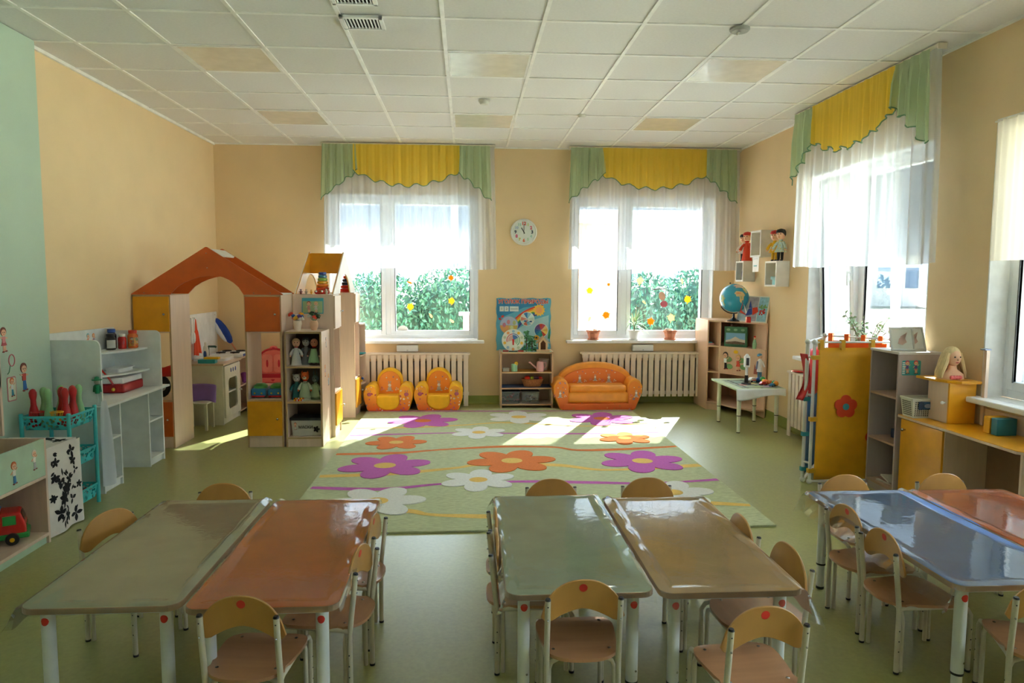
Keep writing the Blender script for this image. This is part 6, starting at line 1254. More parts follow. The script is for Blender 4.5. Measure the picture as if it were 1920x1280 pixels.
# ================================================================ RIGHT SIDE
LIL = wood('lilac_grey_board', 'b9adb0', (26, 26, 2), .04, .42, .1); CUBE = mat('cube_white', 'e4e2dc', .45)
def cubes():
    for y0, y1, z0, z1, l in ((7.31, 7.58, 1.73, 2.01, 'white open cube shelf on the right wall, topmost of the three'), (7.765, 7.985, 1.468, 1.698, 'white open cube shelf on the right wall, left lower one'), (6.91, 7.18, 1.42, 1.677, 'white open cube shelf on the right wall, right lower one')):
        t = thing('cube_shelf', l, 'wall shelf', (3.14, (y0+y1)/2, z0), 0, 'white cube wall shelves'); b = .018; x0, x1 = 3.07, 3.207
        board('side_panel', t, (x0, x1, y0, y0+b, z0, z1), m=CUBE); board('side_panel', t, (x0, x1, y1-b, y1, z0, z1), m=CUBE); board('top', t, (x0, x1, y0+b, y1-b, z1-b, z1), m=CUBE); board('bottom', t, (x0, x1, y0+b, y1-b, z0, z0+b), m=CUBE)
    g = G(True); g.prism([(7.34, 1.575), (7.49, 1.57), (7.495, 1.728), (7.33, 1.73)], 'x', 3.066, 3.069, W_WHITE);
    for k in range(6): g.box(3.0645, 3.066, 7.38+.014*k, 7.388+.014*k, 1.63, 1.642, mat('toy_teal', '2fa8b4', .4))
    for y in (7.38, 7.42, 7.45): g.sph((3.065, y, 1.71), (.002, .005, .004), mat('grey_print', '8c8f94'), 6)
    g.ob('paper_note', label='small white paper note hanging under the topmost cube shelf', cat='note')
    g = G(True); g.X = T(3.13, 7.845, 1.486); g.lathe((0, 0, 0), [(.03, 0), (.042, .01), (.045, .09), (.026, .14), (.01, .15)], mat('dark_grey_toy', '3c4044', .4), 16); g.ob('matryoshka', smooth=True, label='dark rounded toy inside the left lower cube shelf', cat='toy')
    g = G(True); g.obox((3.13, 6.99, 1.463), (.08, .10, .05), mat('toy_teal', '2fa8b4', .4)); g.obox((3.12, 7.03, 1.50), (.06, .08, .03), mat('pale_teal', '9fcfd4', .5), (.2, 0, .3)); g.ob('small_boxes', label='pale teal small boxes inside the right lower cube shelf', cat='box')
    gp = 'dolls on the cube shelves'
    puppet('doll in white shirt and black trousers on the left lower cube shelf', (3.135, 7.93, 1.699), -.9, .30, SKIN, cm('e6e2e0'), None, None, None, None, 'doll', 'doll', gp, None, mat('trouser_black', '202024', .7), mat('cap_black', '1e1e22', .6))
    puppet('doll in a long red sarafan with a red headband on the left lower cube shelf', (3.13, 7.82, 1.699), -.9, .315, SKIN, cm('d2401f'), mat('hair_blond', 'd9a050'), None, None, None, 'doll', 'doll', gp, mat('toy_red', 'c81f1c'), None, mat('band_red', 'c02a1c', .6))
    puppet('doll in yellow dress with red headscarf on the right lower cube shelf', (3.13, 7.10, 1.678), -.9, .305, SKIN, cm('e3b31f'), None, None, None, None, 'doll', 'doll', gp, None, cm('e3b31f'), mat('scarf_red', 'c4201c', .6))
    puppet('dark haired doll in yellow shirt and checked vest on the right lower cube shelf', (3.135, 6.975, 1.678), -.9, .31, SKIN, dotted('check_vest', 'b9cfc8', ['8fb0b0', 'd8c040', 'd8c040'], 70, .4), mat('hair_dark', '2c2320', .6), None, None, None, 'doll', 'doll', gp, None, mat('trouser_black', '202024', .7), mat('fur_hat', '2a2826', .9))
cubes()
def corner_unit():
    t = thing('corner_cabinet', 'tall pale beech corner cabinet carrying the globe', 'cabinet', (2.98, 8.0, 0)); W = wood('corner_beech', 'dcb99c', (26, 26, 2), .04, .42, .1)
    P = [(2.745, 8.37), (2.745, 7.93), (2.86, 7.84), (3.17, 7.34), (3.195, 7.34), (3.195, 8.37)]
    def sl(z, th=.016, P=P): g = G(True); P = [(max(p[0], 2.7475) if p[0] < 2.8 else min(p[0], 3.193), min(p[1], 8.358)+(.002 if p[1] < 8.2 else 0)) for p in P]; g.prism(P, 'z', z, z+th, W); return g.ob('shelf', t, bev=.001)
    sl(1.012, .018); sl(.725)
    sl(.43)
    arc = [(2.745, 8.37), (2.745, 7.93), (2.86, 7.84)]+[(2.86+.31*k/8+.13*sin(PI*k/8)*-.55, 7.84-.50*k/8-.13*sin(PI*k/8)*.5) for k in range(1, 8)]+[(3.17, 7.34), (3.195, 7.34), (3.195, 8.37)]
    sl(.075, .018, arc)
    board('side_panel', t, (2.745, 2.761, 7.93, 8.37, 0, 1.012), m=W); board('side_panel', t, (3.179, 3.195, 7.34, 8.37, .0, 1.012), m=W)
    g = G(True); g.prism([(2.852, 7.846), (2.868, 7.838), (2.868, 8.36), (2.852, 8.36)], 'z', 0, 1.012, W); g.ob('divider', t); g = G(True); g.prism([(2.745, 8.36), (3.195, 8.36), (3.195, 8.37), (2.745, 8.37)], 'z', .0, 1.012, W); g.ob('back_panel', t)
    g = G(True); g.prism([(2.866, 7.838), (3.176, 7.338), (3.186, 7.345), (2.876, 7.846)], 'z', .446, .725, W); d = g.ob('front_panel', t)
    g = G(True); g.prism([(2.75, 7.94), (2.86, 7.855), (2.865, 7.865), (2.755, 7.95)], 'z', 0, .07, W); g.ob('plinth', t)
    ang = math.atan2(-.5, .31); N = lambda s: T(2.864+.31*s, 7.835-.5*s, 0) @ RZ(ang)
    g = G(True)
    for s, z, c in ((.20, .60, '7ba86a'), (.22, .52, '7ba86a'), (.50, .60, '7ba86a'), (.54, .53, '7ba86a')): g.X = N(s) @ T(0, -.001, z); g.prism(ell(0, 0, .045, .03, 12), 'y', -.002, 0, mat('tree_print', c, .5))
    g.X = N(.36) @ T(0, 0, .69); g.prism(ell(0, 0, .03, .02, 12), 'y', -.002, 0, mat('toy_yellow', 'efc21a'))
    g.X = Matrix(); flatfig(g, N(.13) @ T(0, -.002, .47), .22, mat('h_dark', '3a2a22'), W_WHITE, mat('trouser_black', '202024', .7)); flatfig(g, N(.42) @ T(0, -.002, .47), .20, mat('h_y', 'd9b070'), mat('c_red', 'c8402a'), mat('c_red', 'c8402a'), skirt=True)
    g.X = N(.85) @ T(0, -.001, .47); g.prism([(-.05, 0), (.05, 0), (.04, .1), (.02, .06), (0, .16), (-.02, .06), (-.04, .11)], 'y', -.002, 0, mat('tower_print', 'a85a4a', .5))
    g.ob('print', d, label='stuck on pictures of a boy, a girl, trees and towers')
    # globe
    t = thing('globe', 'blue school globe on a dark stand on the corner cabinet', 'globe', (2.955, 7.70, 1.03)); SEA = mat('globe_sea', '2aa6cc', .25, noise=(3, .12, (1, 1, 1)), coat=.5); LND = [mat('globe_'+h, h, .3, coat=.4) for h in ('d9c28a', 'd98f5a', '9fb87a', 'd8cfc0')]
    c = Vector((0, 0, .255)); R = .158; g = G(); g.sph(c, R, SEA, 48); s = g.ob('sphere', t, smooth=True)
    g = G()
    def patch(lo, la, pts, m):
        f = Vector((-.33, -.94, 0));
        def P(x, y): a, b = lo+x, la+y; d = Vector((sin(a)*cos(b), -cos(a)*cos(b), sin(b))); return c+d*(R+.0008)
        n = len(pts); k = 6; vs = [P(0, 0)]
        for q in range(1, k+1): vs += [P(p[0]*q/k, p[1]*q/k) for p in pts]
        fs = [(0, 1+i, 1+(i+1) % n) for i in range(n)]
        for q in range(k-1): fs += [(1+q*n+i, 1+(q+1)*n+i, 1+(q+1)*n+(i+1) % n, 1+q*n+(i+1) % n) for i in range(n)]
        g.add(vs, fs, m)
    patch(.02, .25, [(-.38, .12), (-.25, .28), (0, .26), (.25, .22), (.36, .08), (.42, -.02), (.30, -.12), (.28, -.35), (.12, -.58), (0, -.42), (-.03, -.12), (-.25, -.10)], LND[0])
    patch(-.05, .36, [(-.2, .0), (-.1, .1), (.1, .1), (.2, 0), (.05, -.08), (-.1, -.06)], LND[1]); patch(.10, .10, [(-.08, .1), (.1, .1), (.12, -.1), (.02, -.16), (-.05, -.05)], LND[2])
    patch(.15, .95, [(-.7, .1), (-.4, .25), (.2, .3), (.7, .2), (.9, -.1), (.4, -.2), (0, -.12), (-.4, -.15)], LND[3]); patch(.62, .62, [(-.2, .1), (0, .2), (.25, .1), (.2, -.2), (0, -.25), (-.15, -.1)], LND[2]); patch(-1.2, -.1, [(-.3, .3), (0, .35), (.2, .1), (.1, -.4), (-.1, -.6), (-.25, -.1)], LND[2])
    g.ob('continents', s, smooth=True, fixn=False)
    g = G(); tl = .35; g.tube([c+Vector((cos(a)*.172*cos(tl)-0, 0, 0))*0+Vector((.172*cos(a), .0, .172*sin(a))) for a in [PI/2+tl+PI*k/20 for k in range(21)][::1]], .005, BLK, 8)
    g2 = G(); g2.tube([c+Vector((.170*cos(a), .01, .170*sin(a))) for a in [-PI/2-1.0+(2.3)*k/16 for k in range(17)]], .006, BLK, 8); g2.sph(c+Vector((-.05, 0, .165)), .010, BLK, 8); g2.ob('meridian_arm', t, smooth=True)
    g = G(); g.lathe((0, 0, 0), [(.078, 0), (.076, .008), (.04, .02), (.014, .04), (.011, .09)], mat('globe_base', '16233a', .25, coat=.4), 24); g.ob('stand', t, smooth=True)
    # triptych picture and folded banner
    t = thing('triptych_picture', 'framed three part picture of winter and rowan leaning on the right wall', 'picture', (3.06, 7.52, 1.03)); X_ = T(0, 0, 0) @ RZ(-math.radians(62)) @ RX(-.22); X_ = X_ @ T(.02, .0, 0)
    g = G(X=X_); g.box(-.20, .20, 0, .012, 0, .29, mat('frame_cream', 'e6e0d4', .5)); f = g.ob('frame', t)
    g = G(X=X_)
    for k, c in enumerate(('9fb4c4', 'a8a4b0', '8fc0d4')): g.box(-.188+.128*k, -.068+.128*k, -.002, 0, .012, .278, mat('pic_'+c, c, .5, noise=(30, .25, (1, 1, 1))))
    for k in range(14): g.prism(ell(.13+.03*sin(k*2.2), .09+.008*(k % 5)*1.6, .010, .009, 8), 'y', -.004, -.002, mat('toy_red', 'c81f1c'))
    for k in range(6): g.prism(ell(.13+.035*cos(k), .17+.012*sin(k*2), .022, .010, 8, k), 'y', -.0038, -.002, mat('tree_print', '7ba86a'))
    g.ob('picture_print', f)
    t = thing('paper_bird', 'red, white and blue folded paper bird on a red block on the corner cabinet', 'paper craft', (3.0, 7.40, 1.03)); Rr, Bl_ = mat('paper_red', 'cf3a22', .6), mat('paper_blue', '24489c', .6)
    g = G(); g.box(-.024, .024, -.02, .02, 0, .065, mat('toy_red', 'c81f1c')); g.ob('block', t, bev=.006); g = G(X=RZ(-.5))
    g.add([(0, 0, .07), (-.09, 0, .11), (-.055, 0, .25), (-.075, .01, .13)], [(0, 1, 2, 3)], Rr); g.add([(0, -.004, .08), (-.05, -.004, .20), (-.03, -.004, .10)], [(0, 1, 2)], W_WHITE); g.add([(-.03, -.006, .075), (.04, -.006, .09), (.035, -.006, .16), (-.0, -.006, .15)], [(0, 1, 2, 3)], Bl_); g.add([(.04, -.002, .08), (.10, -.002, .12), (.09, -.002, .17), (.04, -.002, .16)], [(0, 1, 2, 3)], Rr); g.add([(-.055, 0, .24), (-.02, 0, .32), (-.05, .002, .25)], [(0, 1, 2)], mat('paper_green', '2a6a4a', .6)); g.add([(0, -.003, .16), (.02, -.003, .24), (.035, -.003, .16)], [(0, 1, 2)], Bl_); g.ob('folded_paper', t, fixn=False, solid=.0015)
    # puzzle box
    t = thing('puzzle_box', 'green edged puzzle box with a mountain picture on the middle shelf of the corner cabinet', 'box', (2.99, 7.72, .741)); X_ = RZ(-math.radians(38))
    g = G(X=X_); g.box(-.125, .125, 0, .05, 0, .225, mat('box_green', '3f7a5a', .45)); b = g.ob('body', t, bev=.002); g = G(X=X_); g.box(-.108, .108, -.002, 0, .03, .155, mat('pic_sky', '7fb4dc', .4)); g.prism([(-.108, .03), (.108, .03), (.108, .08), (.05, .09), (.0, .115), (-.05, .085), (-.108, .07)], 'y', -.003, -.001, mat('pic_snow', 'd0c8c0', .5)); g.prism([(-.108, .03), (.108, .03), (.108, .05), (0, .065), (-.108, .05)], 'y', -.0035, -.001, mat('pic_rock', '6e5a4e', .5, noise=(60, .4, (1, 1, 1))))
    for x in (-.08, 0, .08): g.prism(ell(x, .19, .022, .014, 12), 'y', -.002, 0, mat('pic_green', '7fae90', .5))
    g.ob('picture_print', b)
    g = G(True); g.tube([(2.98, 7.75, .968), (3.02, 7.74, .975), (3.05, 7.72, .967)], .012, mat('brown_toy', '5a3626', .6), 8); g.sph((2.96, 7.75, .982), .016, mat('brown_toy', '5a3626'), 8); g.ob('toy_animal', smooth=True, label='small brown toy animal lying on top of the puzzle box', cat='toy')
    t = thing('figurine', 'small figurine with a red cap right of the puzzle box', 'figurine', (3.12, 7.50, .741)); g = G(); g.lathe((0, 0, 0), [(.018, 0), (.024, .05), (.012, .10)], mat('pale_green_plastic', '9fd6b0'), 12); g.ob('body', t, smooth=True); g = G(); g.sph((0, 0, .115), .015, SKIN, 10); g.sph((0, 0, .128), .013, mat('toy_red', 'c81f1c'), 10); g.ob('head', t, smooth=True)
    g = G(True); g.obox((2.80, 8.02, .752), (.07, .12, .02), mat('pink_plastic', 'dfa8ac')); g.obox((2.80, 8.03, .768), (.05, .08, .012), mat('toy_teal', '2fa8b4')); g.ob('small_toys', label='pink and teal small toys in the narrow bay of the corner cabinet', cat='toy')
corner_unit()
def road_table():
    x0, x1, y0, y1, h = 2.575, 3.06, 6.56, 7.30, .445; t = thing('play_table', 'small white legged table with a road map top in the right corner', 'table', ((x0+x1)/2, (y0+y1)/2, 0)); o = OFF[t.name].translation; w, d = x1-x0, y1-y0
    GT = mat('pale_green_top', 'c3d6b4', .4); LC = mat('cream_leg', 'dfe0d0', .4)
    g = G(); g.prism(rrect(w, d, .015), 'z', h-.018, h, GT); tp = g.ob('tabletop', t, bev=.002)
    g = G(); g.box(-w/2+.07, w/2-.0, -d/2+.05, d/2-.12, h, h+.001, mat('map_grey', '9fae9c', .5)); RDm = mat('road_dark', '5c6460', .6)
    for k in range(4): y = -d/2+.09+.15*k; g.box(-w/2+.08, w/2-.01, y, y+.022, h+.001, h+.0016, RDm)
    for k in range(3): x = -w/2+.12+.14*k; g.box(x, x+.022, -d/2+.06, d/2-.13, h+.001, h+.0017, RDm)
    for x, y, c in ((-.08, -.10, 'c87a74'), (.06, .0, 'd8c27a'), (-.06, .1, '8fb4a8'), (.12, -.2, 'b9a6c0'), (.02, -.22, 'a8c48a')): g.box(x-.035, x+.035, y-.04, y+.04, h+.001, h+.0018, mat('pr_'+c, c, .5))
    g.ob('road_map', tp)
    for x, y in ((2.638, 7.21), (2.638, 6.664), (3.02, 7.21), (3.02, 6.68)):
        g = G(); p = (x-o[0], y-o[1], 0); g.lathe(p, [(.020, .17), (.020, h-.018)], LC, 18); g.lathe(p, [(.0205, .165), (.0205, .172)], BLK, 18); g.lathe(p, [(.017, .005), (.017, .168)], LC, 18); g.lathe(p, [(.018, 0), (.018, .008)], BLK, 18); g.ob('leg', t, smooth=True)
    g = G(True)
    def fn(u, v): return (x0-.01+(x1-x0)*u, y0-.008-.006*v-.006*sin(u*8+v*2)*v, h+.002-(.095+.02*sin(u*5+1)-.02*u)*v)
    g.grid(fn, 24, 6, mat('paper_white', 'dfe6e6', .6)); g.ob('paper_sheet', fixn=False, smooth=True, label='white paper sheet hanging from the near edge of the road map table', cat='paper', solid=.002)
    # toys
    t = thing('traffic_light', 'toy traffic light post with a black foot on the road map table', 'toy traffic light', (2.79, 6.88, h+.002)); g = G(); g.lathe((0, 0, 0), [(.05, 0), (.045, .012), (.02, .015), (.018, .07), (.016, .09)], BLK, 14); g.ob('foot', t); g = G(); g.lathe((0, 0, 0), [(.014, .09), (.014, .18)], W_WHITE, 12); g.ob('post', t, smooth=True); g = G(); g.box(-.028, .028, -.02, .02, .17, .285, W_WHITE); g.sph((0, 0, .285), .02, W_WHITE, 10); g.ob('housing', t, bev=.008); g = G(); g.box(-.014, .014, -.024, -.02, .19, .265, BLK); g.ob('lamp_panel', t)
    def car(label, x, y, c, rz=0, s=1, top=None):
        t = thing('toy_car', label, 'toy car', (x, y, h+.002), rz, 'toy cars on the road map table'); m = mat('car_'+c, c, .3, coat=.4); g = G(X=Matrix.Scale(s, 4)); g.prism([(-.045, .008), (.045, .008), (.047, .022), (.025, .026), (.014, .040), (-.022, .040), (-.034, .026), (-.047, .022)], 'y', -.02, .02, m); g.ob('body', t, bev=.004);
        if top: g = G(X=Matrix.Scale(s, 4)); g.box(-.02, .02, -.0205, .0205, .014, .022, top); g.ob('stripe', t)
        for sx in (-.027, .027):
            for sy in (-1, 1): g = G(X=Matrix.Scale(s, 4) @ T(sx, sy*.018, .009) @ RX(PI/2)); g.lathe((0, 0, -.004), [(.009, 0), (.009, .008)], BLK, 12); g.ob('wheel', t)
    car('white toy police car behind the traffic light', 2.915, 7.02, 'e4e4e2', .3, 1.2, mat('toy_red', 'c81f1c')); car('small red toy car near the right edge of the road map table', 2.93, 6.80, 'c8301c', .2, .9); car('small teal toy car beside the coloured bead caterpillar', 2.985, 6.71, '1d6f9c', .6, .8)
    t = thing('toy_figure', 'slim white and blue toy figure standing against the right wall behind the table', 'figurine', (3.09, 7.13, h+.002)); t.location = (3.03, 7.13, h+.002); OFF[t.name] = T(3.03, 7.13, h+.002); g = G(); g.tube([(-.012, 0, 0), (-.012, 0, .10)], .011, mat('toy_blue2', '4a8ab0', .4), 8); g.tube([(.012, 0, 0), (.012, 0, .10)], .011, mat('toy_blue2', '4a8ab0', .4), 8); g.ob('leg', t, smooth=True); g = G(); g.lathe((0, 0, .09), [(.03, 0), (.026, .06), (.022, .12), (.01, .135)], W_WHITE, 12); g.tube([(-.025, 0, .20), (-.04, -.01, .12)], .009, mat('blue_grey', '8a94b4', .5), 6); g.tube([(.025, 0, .20), (.045, -.01, .14)], .009, W_WHITE, 6); g.ob('body', t, smooth=True); g = G(); g.sph((0, 0, .25), .024, SKIN, 12); g.sph((-.004, .004, .262), (.028, .026, .02), mat('toy_blue2', '4a8ab0'), 10); g.ob('head', t, smooth=True)
    t = thing('bead_caterpillar', 'blue, green and orange bead caterpillar at the right edge of the road map table', 'toy', (3.0, 6.85, h+.002));
    for k, (c, x, y, r) in enumerate((('1c4f9c', -.03, .16, .026), ('2f9a4a', .0, .13, .030), ('d8762a', .0, .06, .022), ('d8762a', .01, .02, .022), ('d8762a', .02, -.02, .022), ('2f9a4a', .035, -.06, .024), ('d8902a', .03, -.115, .026), ('8fc8a0', .035, -.03, .02), ('e4c23a', -.005, .095, .02))): g = G(); g.sph((x, y, r), r, mat('bead_'+c, c, .35), 12); g.ob('bead', t, smooth=True)
    g = G(True); g.lathe((3.10, 6.40, .625), [(.05, 0), (.075, .012), (.07, .02), (.03, .024)], mat('toy_red', 'c81f1c'), 18); g.ob('red_plate', smooth=True, label='red plate toy lying on the right wall radiator screen', cat='toy plate')
road_table()
def screen():
    t = thing('play_screen', 'folding play screen of white pipes with a yellow flower panel, blue and orange cloths', 'screen', (2.75, 5.05, 0)); PV = mat('pipe_white', 'd8dcdc', .3); r = .0135
    A, B, Cc, D = (2.495, 4.93), (3.10, 4.93), (2.47, 4.985), (2.76, 5.36); E_ = (3.10, 4.985)
    def fr(p, q, nm, z0=.02, z1=1.04):
        g = G(True); a, b = Vector(p+(0,)), Vector(q+(0,)); z = Vector((0, 0, 1)); g.tube([a+z*z0, b+z*z0, b+z*z1, a+z*z1], r, PV, 10, closed=True);
        for w in (a, b):
            for zz in (z0, z1): g.sph(w+z*zz, r*1.55, PV, 10)
        return g.ob(nm, t, smooth=True)
    fr(A, B, 'front_frame'); fr(Cc, D, 'side_frame'); fr((2.79, 5.36), E_, 'rear_frame', .02, 1.055)
    for zz in (.155, .655, .93): g = G(True); g.tube([(2.47, 4.985, zz), (2.495, 4.93, zz)], .008, PV, 8); g.ob('link', t)
    def cloth(nm, p, q, z0, z1, m, off=0, ins=.03):
        g = G(True); a, b = Vector(p+(0,)), Vector(q+(0,)); d = (b-a).normalized(); n = Vector((d.y, -d.x, 0)); L = (b-a).length
        g.grid(lambda u, v: tuple(a+d*(ins+(L-2*ins)*u)+n*(off+.004*sin(u*17+v*2)*(.3+v*.7))+Vector((0, 0, z0+(z1-z0)*v))), 40, 14, m); return g.ob(nm, t, smooth=True, fixn=False, solid=.002)
    YC, OCl, BCl, RCl = mat('yellow_nylon', 'e3a81a', .5, bump=(60, .05)), mat('orange_nylon', 'ef6a1a', .5), mat('blue_nylon', '2a86c8', .5), mat('red_nylon', 'bf1f22', .5)
    yp = cloth('yellow_panel', A, B, .035, 1.0, YC, .004); cloth('orange_panel', (2.79, 5.36), E_, .3, 1.02, OCl, .0); cloth('blue_panel', Cc, D, .05, .62, BCl, 0); cloth('red_curtain', Cc, D, .62, .98, RCl, .01)
    g = G(True)
    for a in range(5): an = PI/2+2*PI*a/5; g.prism(ell(2.738+.045*cos(an), .572+.045*sin(an), .041, .041, 18), 'y', 4.914-.0004*a, 4.921, mat('petal_red', 'd9421c' if a != 4 else 'd9421c', .5))
    g.prism(ell(2.738, .572, .024, .024, 18), 'y', 4.911, 4.921, mat('petal_teal', '3a8a90', .5));
    g.ob('flower_patch', yp, label='red and teal felt flower')
    g = G(True)
    for a in range(5): an = PI/2+2*PI*a/5; g.prism(ell(2.99+.05*cos(an), .33+.05*sin(an), .045, .045, 18), 'y', 4.914-.0004*a, 4.921, mat('petal_red', 'd9421c', .5))
    g.ob('flower_patch', yp, label='red felt flower at the edge')
    for x, z in ((2.54, 1.04), (2.70, 1.04), (2.92, 1.04)): g = G(True); g.box(x-.014, x+.014, 4.912, 4.948, .985, 1.057, mat('strap_yellow', 'cfa01c', .6)); g.ob('strap', yp)
    for z in (.93, .48, .10): g = G(True); g.box(2.478, 2.53, 4.912, 4.948, z-.015, z+.015, mat('strap_yellow', 'cfa01c', .6)); g.ob('strap', yp)
    for s in (.1, .35, .6, .85): x, y = 2.79+(E_[0]-2.79)*s, 5.36+(E_[1]-5.36)*s; g = G(True); g.obox((x, y, 1.045), (.03, .04, .06), OCl, (0, 0, -.8)); g.ob('strap', t)
    for z in (.62, .36, .10): g = G(True); g.box(2.452, 2.50, 4.972, 5.0, z-.015, z+.015, mat('strap_teal', '2a8a94', .6)); g.ob('strap', t)
    g = G(True); g.grid(lambda u, v: (2.432+.02*sin(v*4)+.05*v*(1-v)+.03*u, 5.02-.05*u+.012*sin(u*6+v*7), .95-.34*v), 10, 16, RCl); g.ob('red_cape', fixn=False, smooth=True, solid=.003, label='red cloth cape hanging on the left corner of the play screen', cat='cape')
screen()
def tall_shelf():
    x0, x1, y0, y1, h = 2.89, 3.19, 4.55, 4.885, 1.005; t = thing('tall_shelf', 'tall lilac grey open shelf unit between the play screen and yellow desk', 'shelf', (3.04, 4.72, 0))
    board('side_panel', t, (x0, x1, y0, y0+.016, 0, h-.016), m=LIL); board('side_panel', t, (x0, x1, y1-.016, y1, 0, h-.016), m=LIL); board('top', t, (x0-.005, x1, y0-.004, y1+.002, h-.016, h), m=mat('pale_top', 'cfcfd0', .4))
    for z in (.05, .36, .683): board('shelf', t, (x0, x1, y0+.016, y1-.016, z, z+.016), m=mat('shelf_brown', 'b89a86', .45))
    board('back_panel', t, (x1-.008, x1, y0, y1, 0, h-.016), m=LIL); board('plinth', t, (x0+.01, x0+.026, y0+.016, y1-.016, 0, .05), m=LIL)
    g = G(True); g.X = T(2.975, 4.548, .90) @ RX(PI/2); g.prism(rrect(.13, .10, .01), 'z', 0, .002, mat('card_teal', '3fa8b4', .4)); g.X = Matrix()
    for x, c in ((2.945, 'b8406a'), (3.005, 'd8405a')): flatfig(g, T(x, 4.546, .855), .10, mat('h_'+c, c), mat('c_pu', '6a4a9a'), mat('c_pk', 'c98a80'), skirt=True)
    for k in range(7): g.box(2.912, 2.93, 4.544, 4.546, .86+.012*k, .866+.012*k, W_WHITE)
    g.ob('picture_card', label='teal picture card of two pink haired girls on the side of the tall shelf', cat='picture')
    g = G(True); g.box(3.0, 3.13, 4.62, 4.78, .376, .44, mat('dark_blue_box', '1d3a66', .5)); g.ob('blue_box', bev=.004, label='dark blue box on the middle shelf of the tall shelf unit', cat='box')
    for k, c in enumerate(('cfc8bc', '8a6a66', 'd8d4c8')): g = G(True); g.X = T(3.0, 4.70, .066+.012*k) @ RZ(.2-.25*k); g.box(-.07, .07, -.10, .10, 0, .011, mat('mag_'+c, c, .6)); g.ob('magazine', label=('pale magazine at the bottom of the small pile in the tall shelf', 'dark covered magazine in the middle of the small pile in the tall shelf', 'cream magazine on top of the small pile in the tall shelf')[k], cat='magazine', group='magazines in the tall shelf')
    for x, y, rz, l in ((2.985, 4.66, -.12, 'left silver framed drawing standing on the tall shelf'), (3.09, 4.69, .02, 'right silver framed drawing standing on the tall shelf, behind the left one')):
        t = thing('photo_frame', l, 'picture frame', (x, y, 1.005), rz, 'framed drawings on the tall shelf'); X_ = RX(-.33); w, hh = (.062, .165)
        w = .068; sh = Matrix.Identity(4);
        g = G(X=X_)
        for q in ((-w-.012, -w, 0, hh), (w, w+.012, 0, hh), (-w-.012, w+.012, 0, .012), (-w-.012, w+.012, hh-.012, hh)): g.box(q[0], q[1], -.006, .006, q[2], q[3], mat('silver_frame', 'c3c7c6', .3, metal=.4))
        f = g.ob('frame', t, bev=.002); g = G(X=X_); g.box(-w, w, .0, .004, .012, hh-.012, mat('drawing_paper', 'dde0de', .6)); g.prism([(-.03, .05), (.0, .04), (.03, .06), (.02, .09), (-.01, .10), (.04, .13), (-.02, .085)], 'y', -.001, .0, mat('faint_pink', 'cdb0a8', .6)); g.ob('drawing', f)
        g = G(); g.prism([(.0, .0), (.0, .0)], 'x', 0, 0, BLK) if 0 else g.add([(-.025, .05, .11), (.025, .05, .11), (.03, .10, 0), (-.03, .10, 0)], [(0, 1, 2, 3)], mat('easel_dark', '3a4450', .6)); g.ob('easel', t, fixn=False, solid=.003)
    # yellow dressing desk
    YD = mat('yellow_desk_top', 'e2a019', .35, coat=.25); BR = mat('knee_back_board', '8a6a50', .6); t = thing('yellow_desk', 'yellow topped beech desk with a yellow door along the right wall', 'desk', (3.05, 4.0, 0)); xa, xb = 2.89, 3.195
    g = G(True); g.prism([(xb, 4.535), (xa, 4.535), (xa, 3.50), (xa+.05, 3.45), (xb, 3.45)], 'z', .572, .586, BEECH); g.prism([(xb, 4.535), (xa+.002, 4.535), (xa+.002, 3.50), (xa+.052, 3.452), (xb, 3.452)], 'z', .586, .59, YD); g.ob('desktop', t)
    board('side_panel', t, (xa+.02, xb, 4.50, 4.516, 0, .572), (xa+.02, xb, 4.085, 4.10, 0, .572), m=BEECH); board('end_panel', t, (xa+.03, xb, 3.49, 3.506, 0, .572), m=BEECH); board('back_panel', t, (xb-.01, xb, 3.50, 4.5, .15, .572), m=BR); d = board('door', t, (xa+.006, xa+.02, 4.09, 4.505, .03, .566), m=YD); knob((xa+.006, 4.455, .50), d, (-1, 0, 0))
    board('plinth', t, (xa+.03, xa+.046, 4.10, 4.50, 0, .05), m=BEECH)
    t = thing('desk_top_cabinet', 'small yellow cabinet with a shelf on top standing on the yellow desk', 'cabinet', (3.09, 4.30, .59)); d = board('front_panel', t, (3.0, 3.175, 4.195, 4.208, .592, .845), m=YD); board('side_panel', t, (3.0, 3.014, 4.208, 4.40, .592, .845), m=BEECH); board('back_panel', t, (3.014, 3.175, 4.388, 4.40, .592, .845), m=BEECH); knob((2.998, 4.225, .72), t, (-1, 0, 0), W_WHITE)
    g = G(True); g.prism([(3.185, 4.47), (2.96, 4.47), (2.965, 4.32), (3.0, 4.22), (3.06, 4.17), (3.185, 4.16)], 'z', .845, .862, YD); g.ob('top', t, bev=.002)
    t = thing('mirror_frame', 'upright beech mirror frame on the yellow desk against the right wall', 'mirror', (3.19, 3.9, .59)); board('post', t, (3.178, 3.20, 4.13, 4.155, .592, 1.06)); board('post', t, (3.178, 3.20, 3.5, 3.52, .592, .70)); board('back_panel', t, (3.19, 3.20, 3.52, 4.13, .592, .70)); board('cap', t, (3.16, 3.20, 4.12, 4.165, 1.06, 1.068), m=mat('blue_grey', '8a94b4'))
    for y, c, l in ((3.93, 'e3a81a', 'yellow binder standing on the yellow desk under the window sill'), (3.87, '2a7a94', 'teal binder standing beside the yellow one under the window sill')): g = G(True); g.box(3.05, 3.17, y-.025, y+.025, .592, .69, mat('binder_'+c, c, .5)); g.ob('binder', label=l, cat='binder', bev=.003)
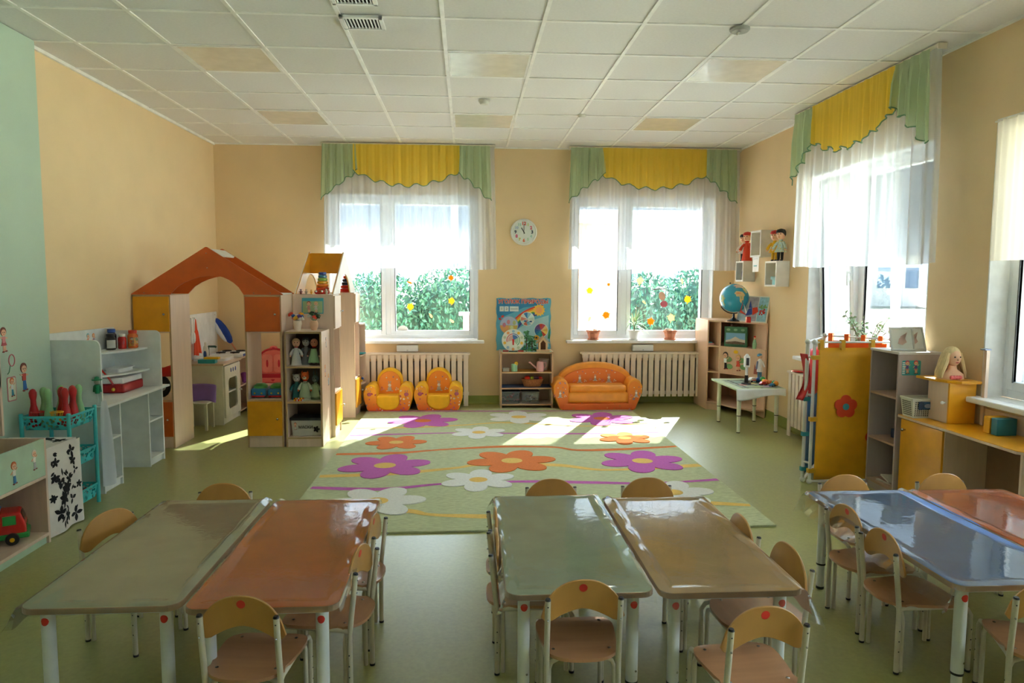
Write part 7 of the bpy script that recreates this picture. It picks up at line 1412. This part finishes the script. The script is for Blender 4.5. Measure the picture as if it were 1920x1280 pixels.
    # basket
    BK = mat('basket_white', 'dcdccf', .45); t = thing('plastic_basket', 'white perforated basket with a blue label on the yellow desk', 'basket', (2.985, 4.44, .59)); HOL = mat('basket_holes', '4a4a44', .7); g = G(); r0, r1 = (.085, .055), (.10, .065); vs = [(sx*r0[0], sy*r0[1], 0) for sx, sy in ((-1, -1), (1, -1), (1, 1), (-1, 1))]+[(sx*r1[0], sy*r1[1], .125) for sx, sy in ((-1, -1), (1, -1), (1, 1), (-1, 1))]
    g.add(vs, [(0, 1, 2, 3)]+[(k, (k+1) % 4, 4+(k+1) % 4, 4+k) for k in range(4)], BK); b = g.ob('body', t, solid=.004); g = G(); g.box(-.105, .105, -.07, -.062, .118, .132, BK); g.box(-.105, .105, .062, .07, .118, .132, BK); g.box(-.105, -.097, -.07, .07, .118, .132, BK); g.box(.097, .105, -.07, .07, .118, .132, BK); g.ob('rim', t, bev=.003)
    g = G()
    for i in range(12):
        for j in range(8): x = -.078+.0142*i; z = .018+.0125*j; g.box(x-.003, x+.003, -.0602-.01*z/.125-.0*i, -.056-.01*z/.125, z-.003, z+.003, HOL)
    for i in range(7):
        for j in range(8): y = -.04+.0135*i; z = .018+.0125*j; g.box(-.0895-.015*z/.125, -.085-.015*z/.125, y-.003, y+.003, z-.003, z+.003, HOL)
    g.ob('holes', b); g = G(); g.box(-.06, .02, -.0715, -.066, .06, .11, mat('blue_print', '2f5c94', .5)); g.prism(ell(-.045, .085, .02, .028, 12), 'y', -.073, -.070, mat('navy_print', '1d3a66', .5)); g.prism(ell(-.0, .083, .025, .014, 12), 'y', -.073, -.070, mat('lilac_print', 'a8b4d8', .5)); g.ob('sticker', b, label='blue picture label')
    # hairdressing doll head under clear film
    HB = mat('blond_hair', 'e0c896', .5, noise=(3, .15, (30, 30, 1))); t = thing('styling_doll', 'blond long haired styling doll bust on the small yellow cabinet', 'doll', (3.085, 4.30, .862)); g = G(); g.lathe((0, 0, 0), [(.075, 0), (.07, .03), (.03, .06), (.024, .09)], SKIN, 18, 1, .7); g.ob('bust', t, smooth=True); g = G(); g.sph((0, -.005, .135), (.042, .045, .055), SKIN, 16); g.sph((0, -.05, .125), (.006, .008, .008), SKIN, 8); [g.sph((x, -.044, .142), (.007, .004, .005), INK, 8) for x in (-.017, .017)]; g.sph((0, -.044, .108), (.012, .004, .004), mat('lip_red', 'b8423c'), 8); g.ob('head', t, smooth=True)
    g = G(); g.sph((0, .012, .152), (.052, .050, .055), HB, 16)
    for k in range(26): a = -.6+(PI+1.2)*k/25; x, y = .046*cos(a), .012+.046*sin(a); g.tube([(x, y, .165), (x*1.35, y*1.25, .11), (x*1.9+.004*sin(k*5), y*1.2, .04), (x*2.0+.008*sin(k*3), y*1.25, .006)], [.010, .012, .010, .004], HB, 6)
    g.ob('hair', t, smooth=True); g = G(); [g.sph((-.045+.018*k, -.062, .016), (.014, .012, .014), mat('coral_plastic', 'e06a6a', .35), 8) for k in range(4)]; g.ob('brush', t, smooth=True)
tall_shelf()
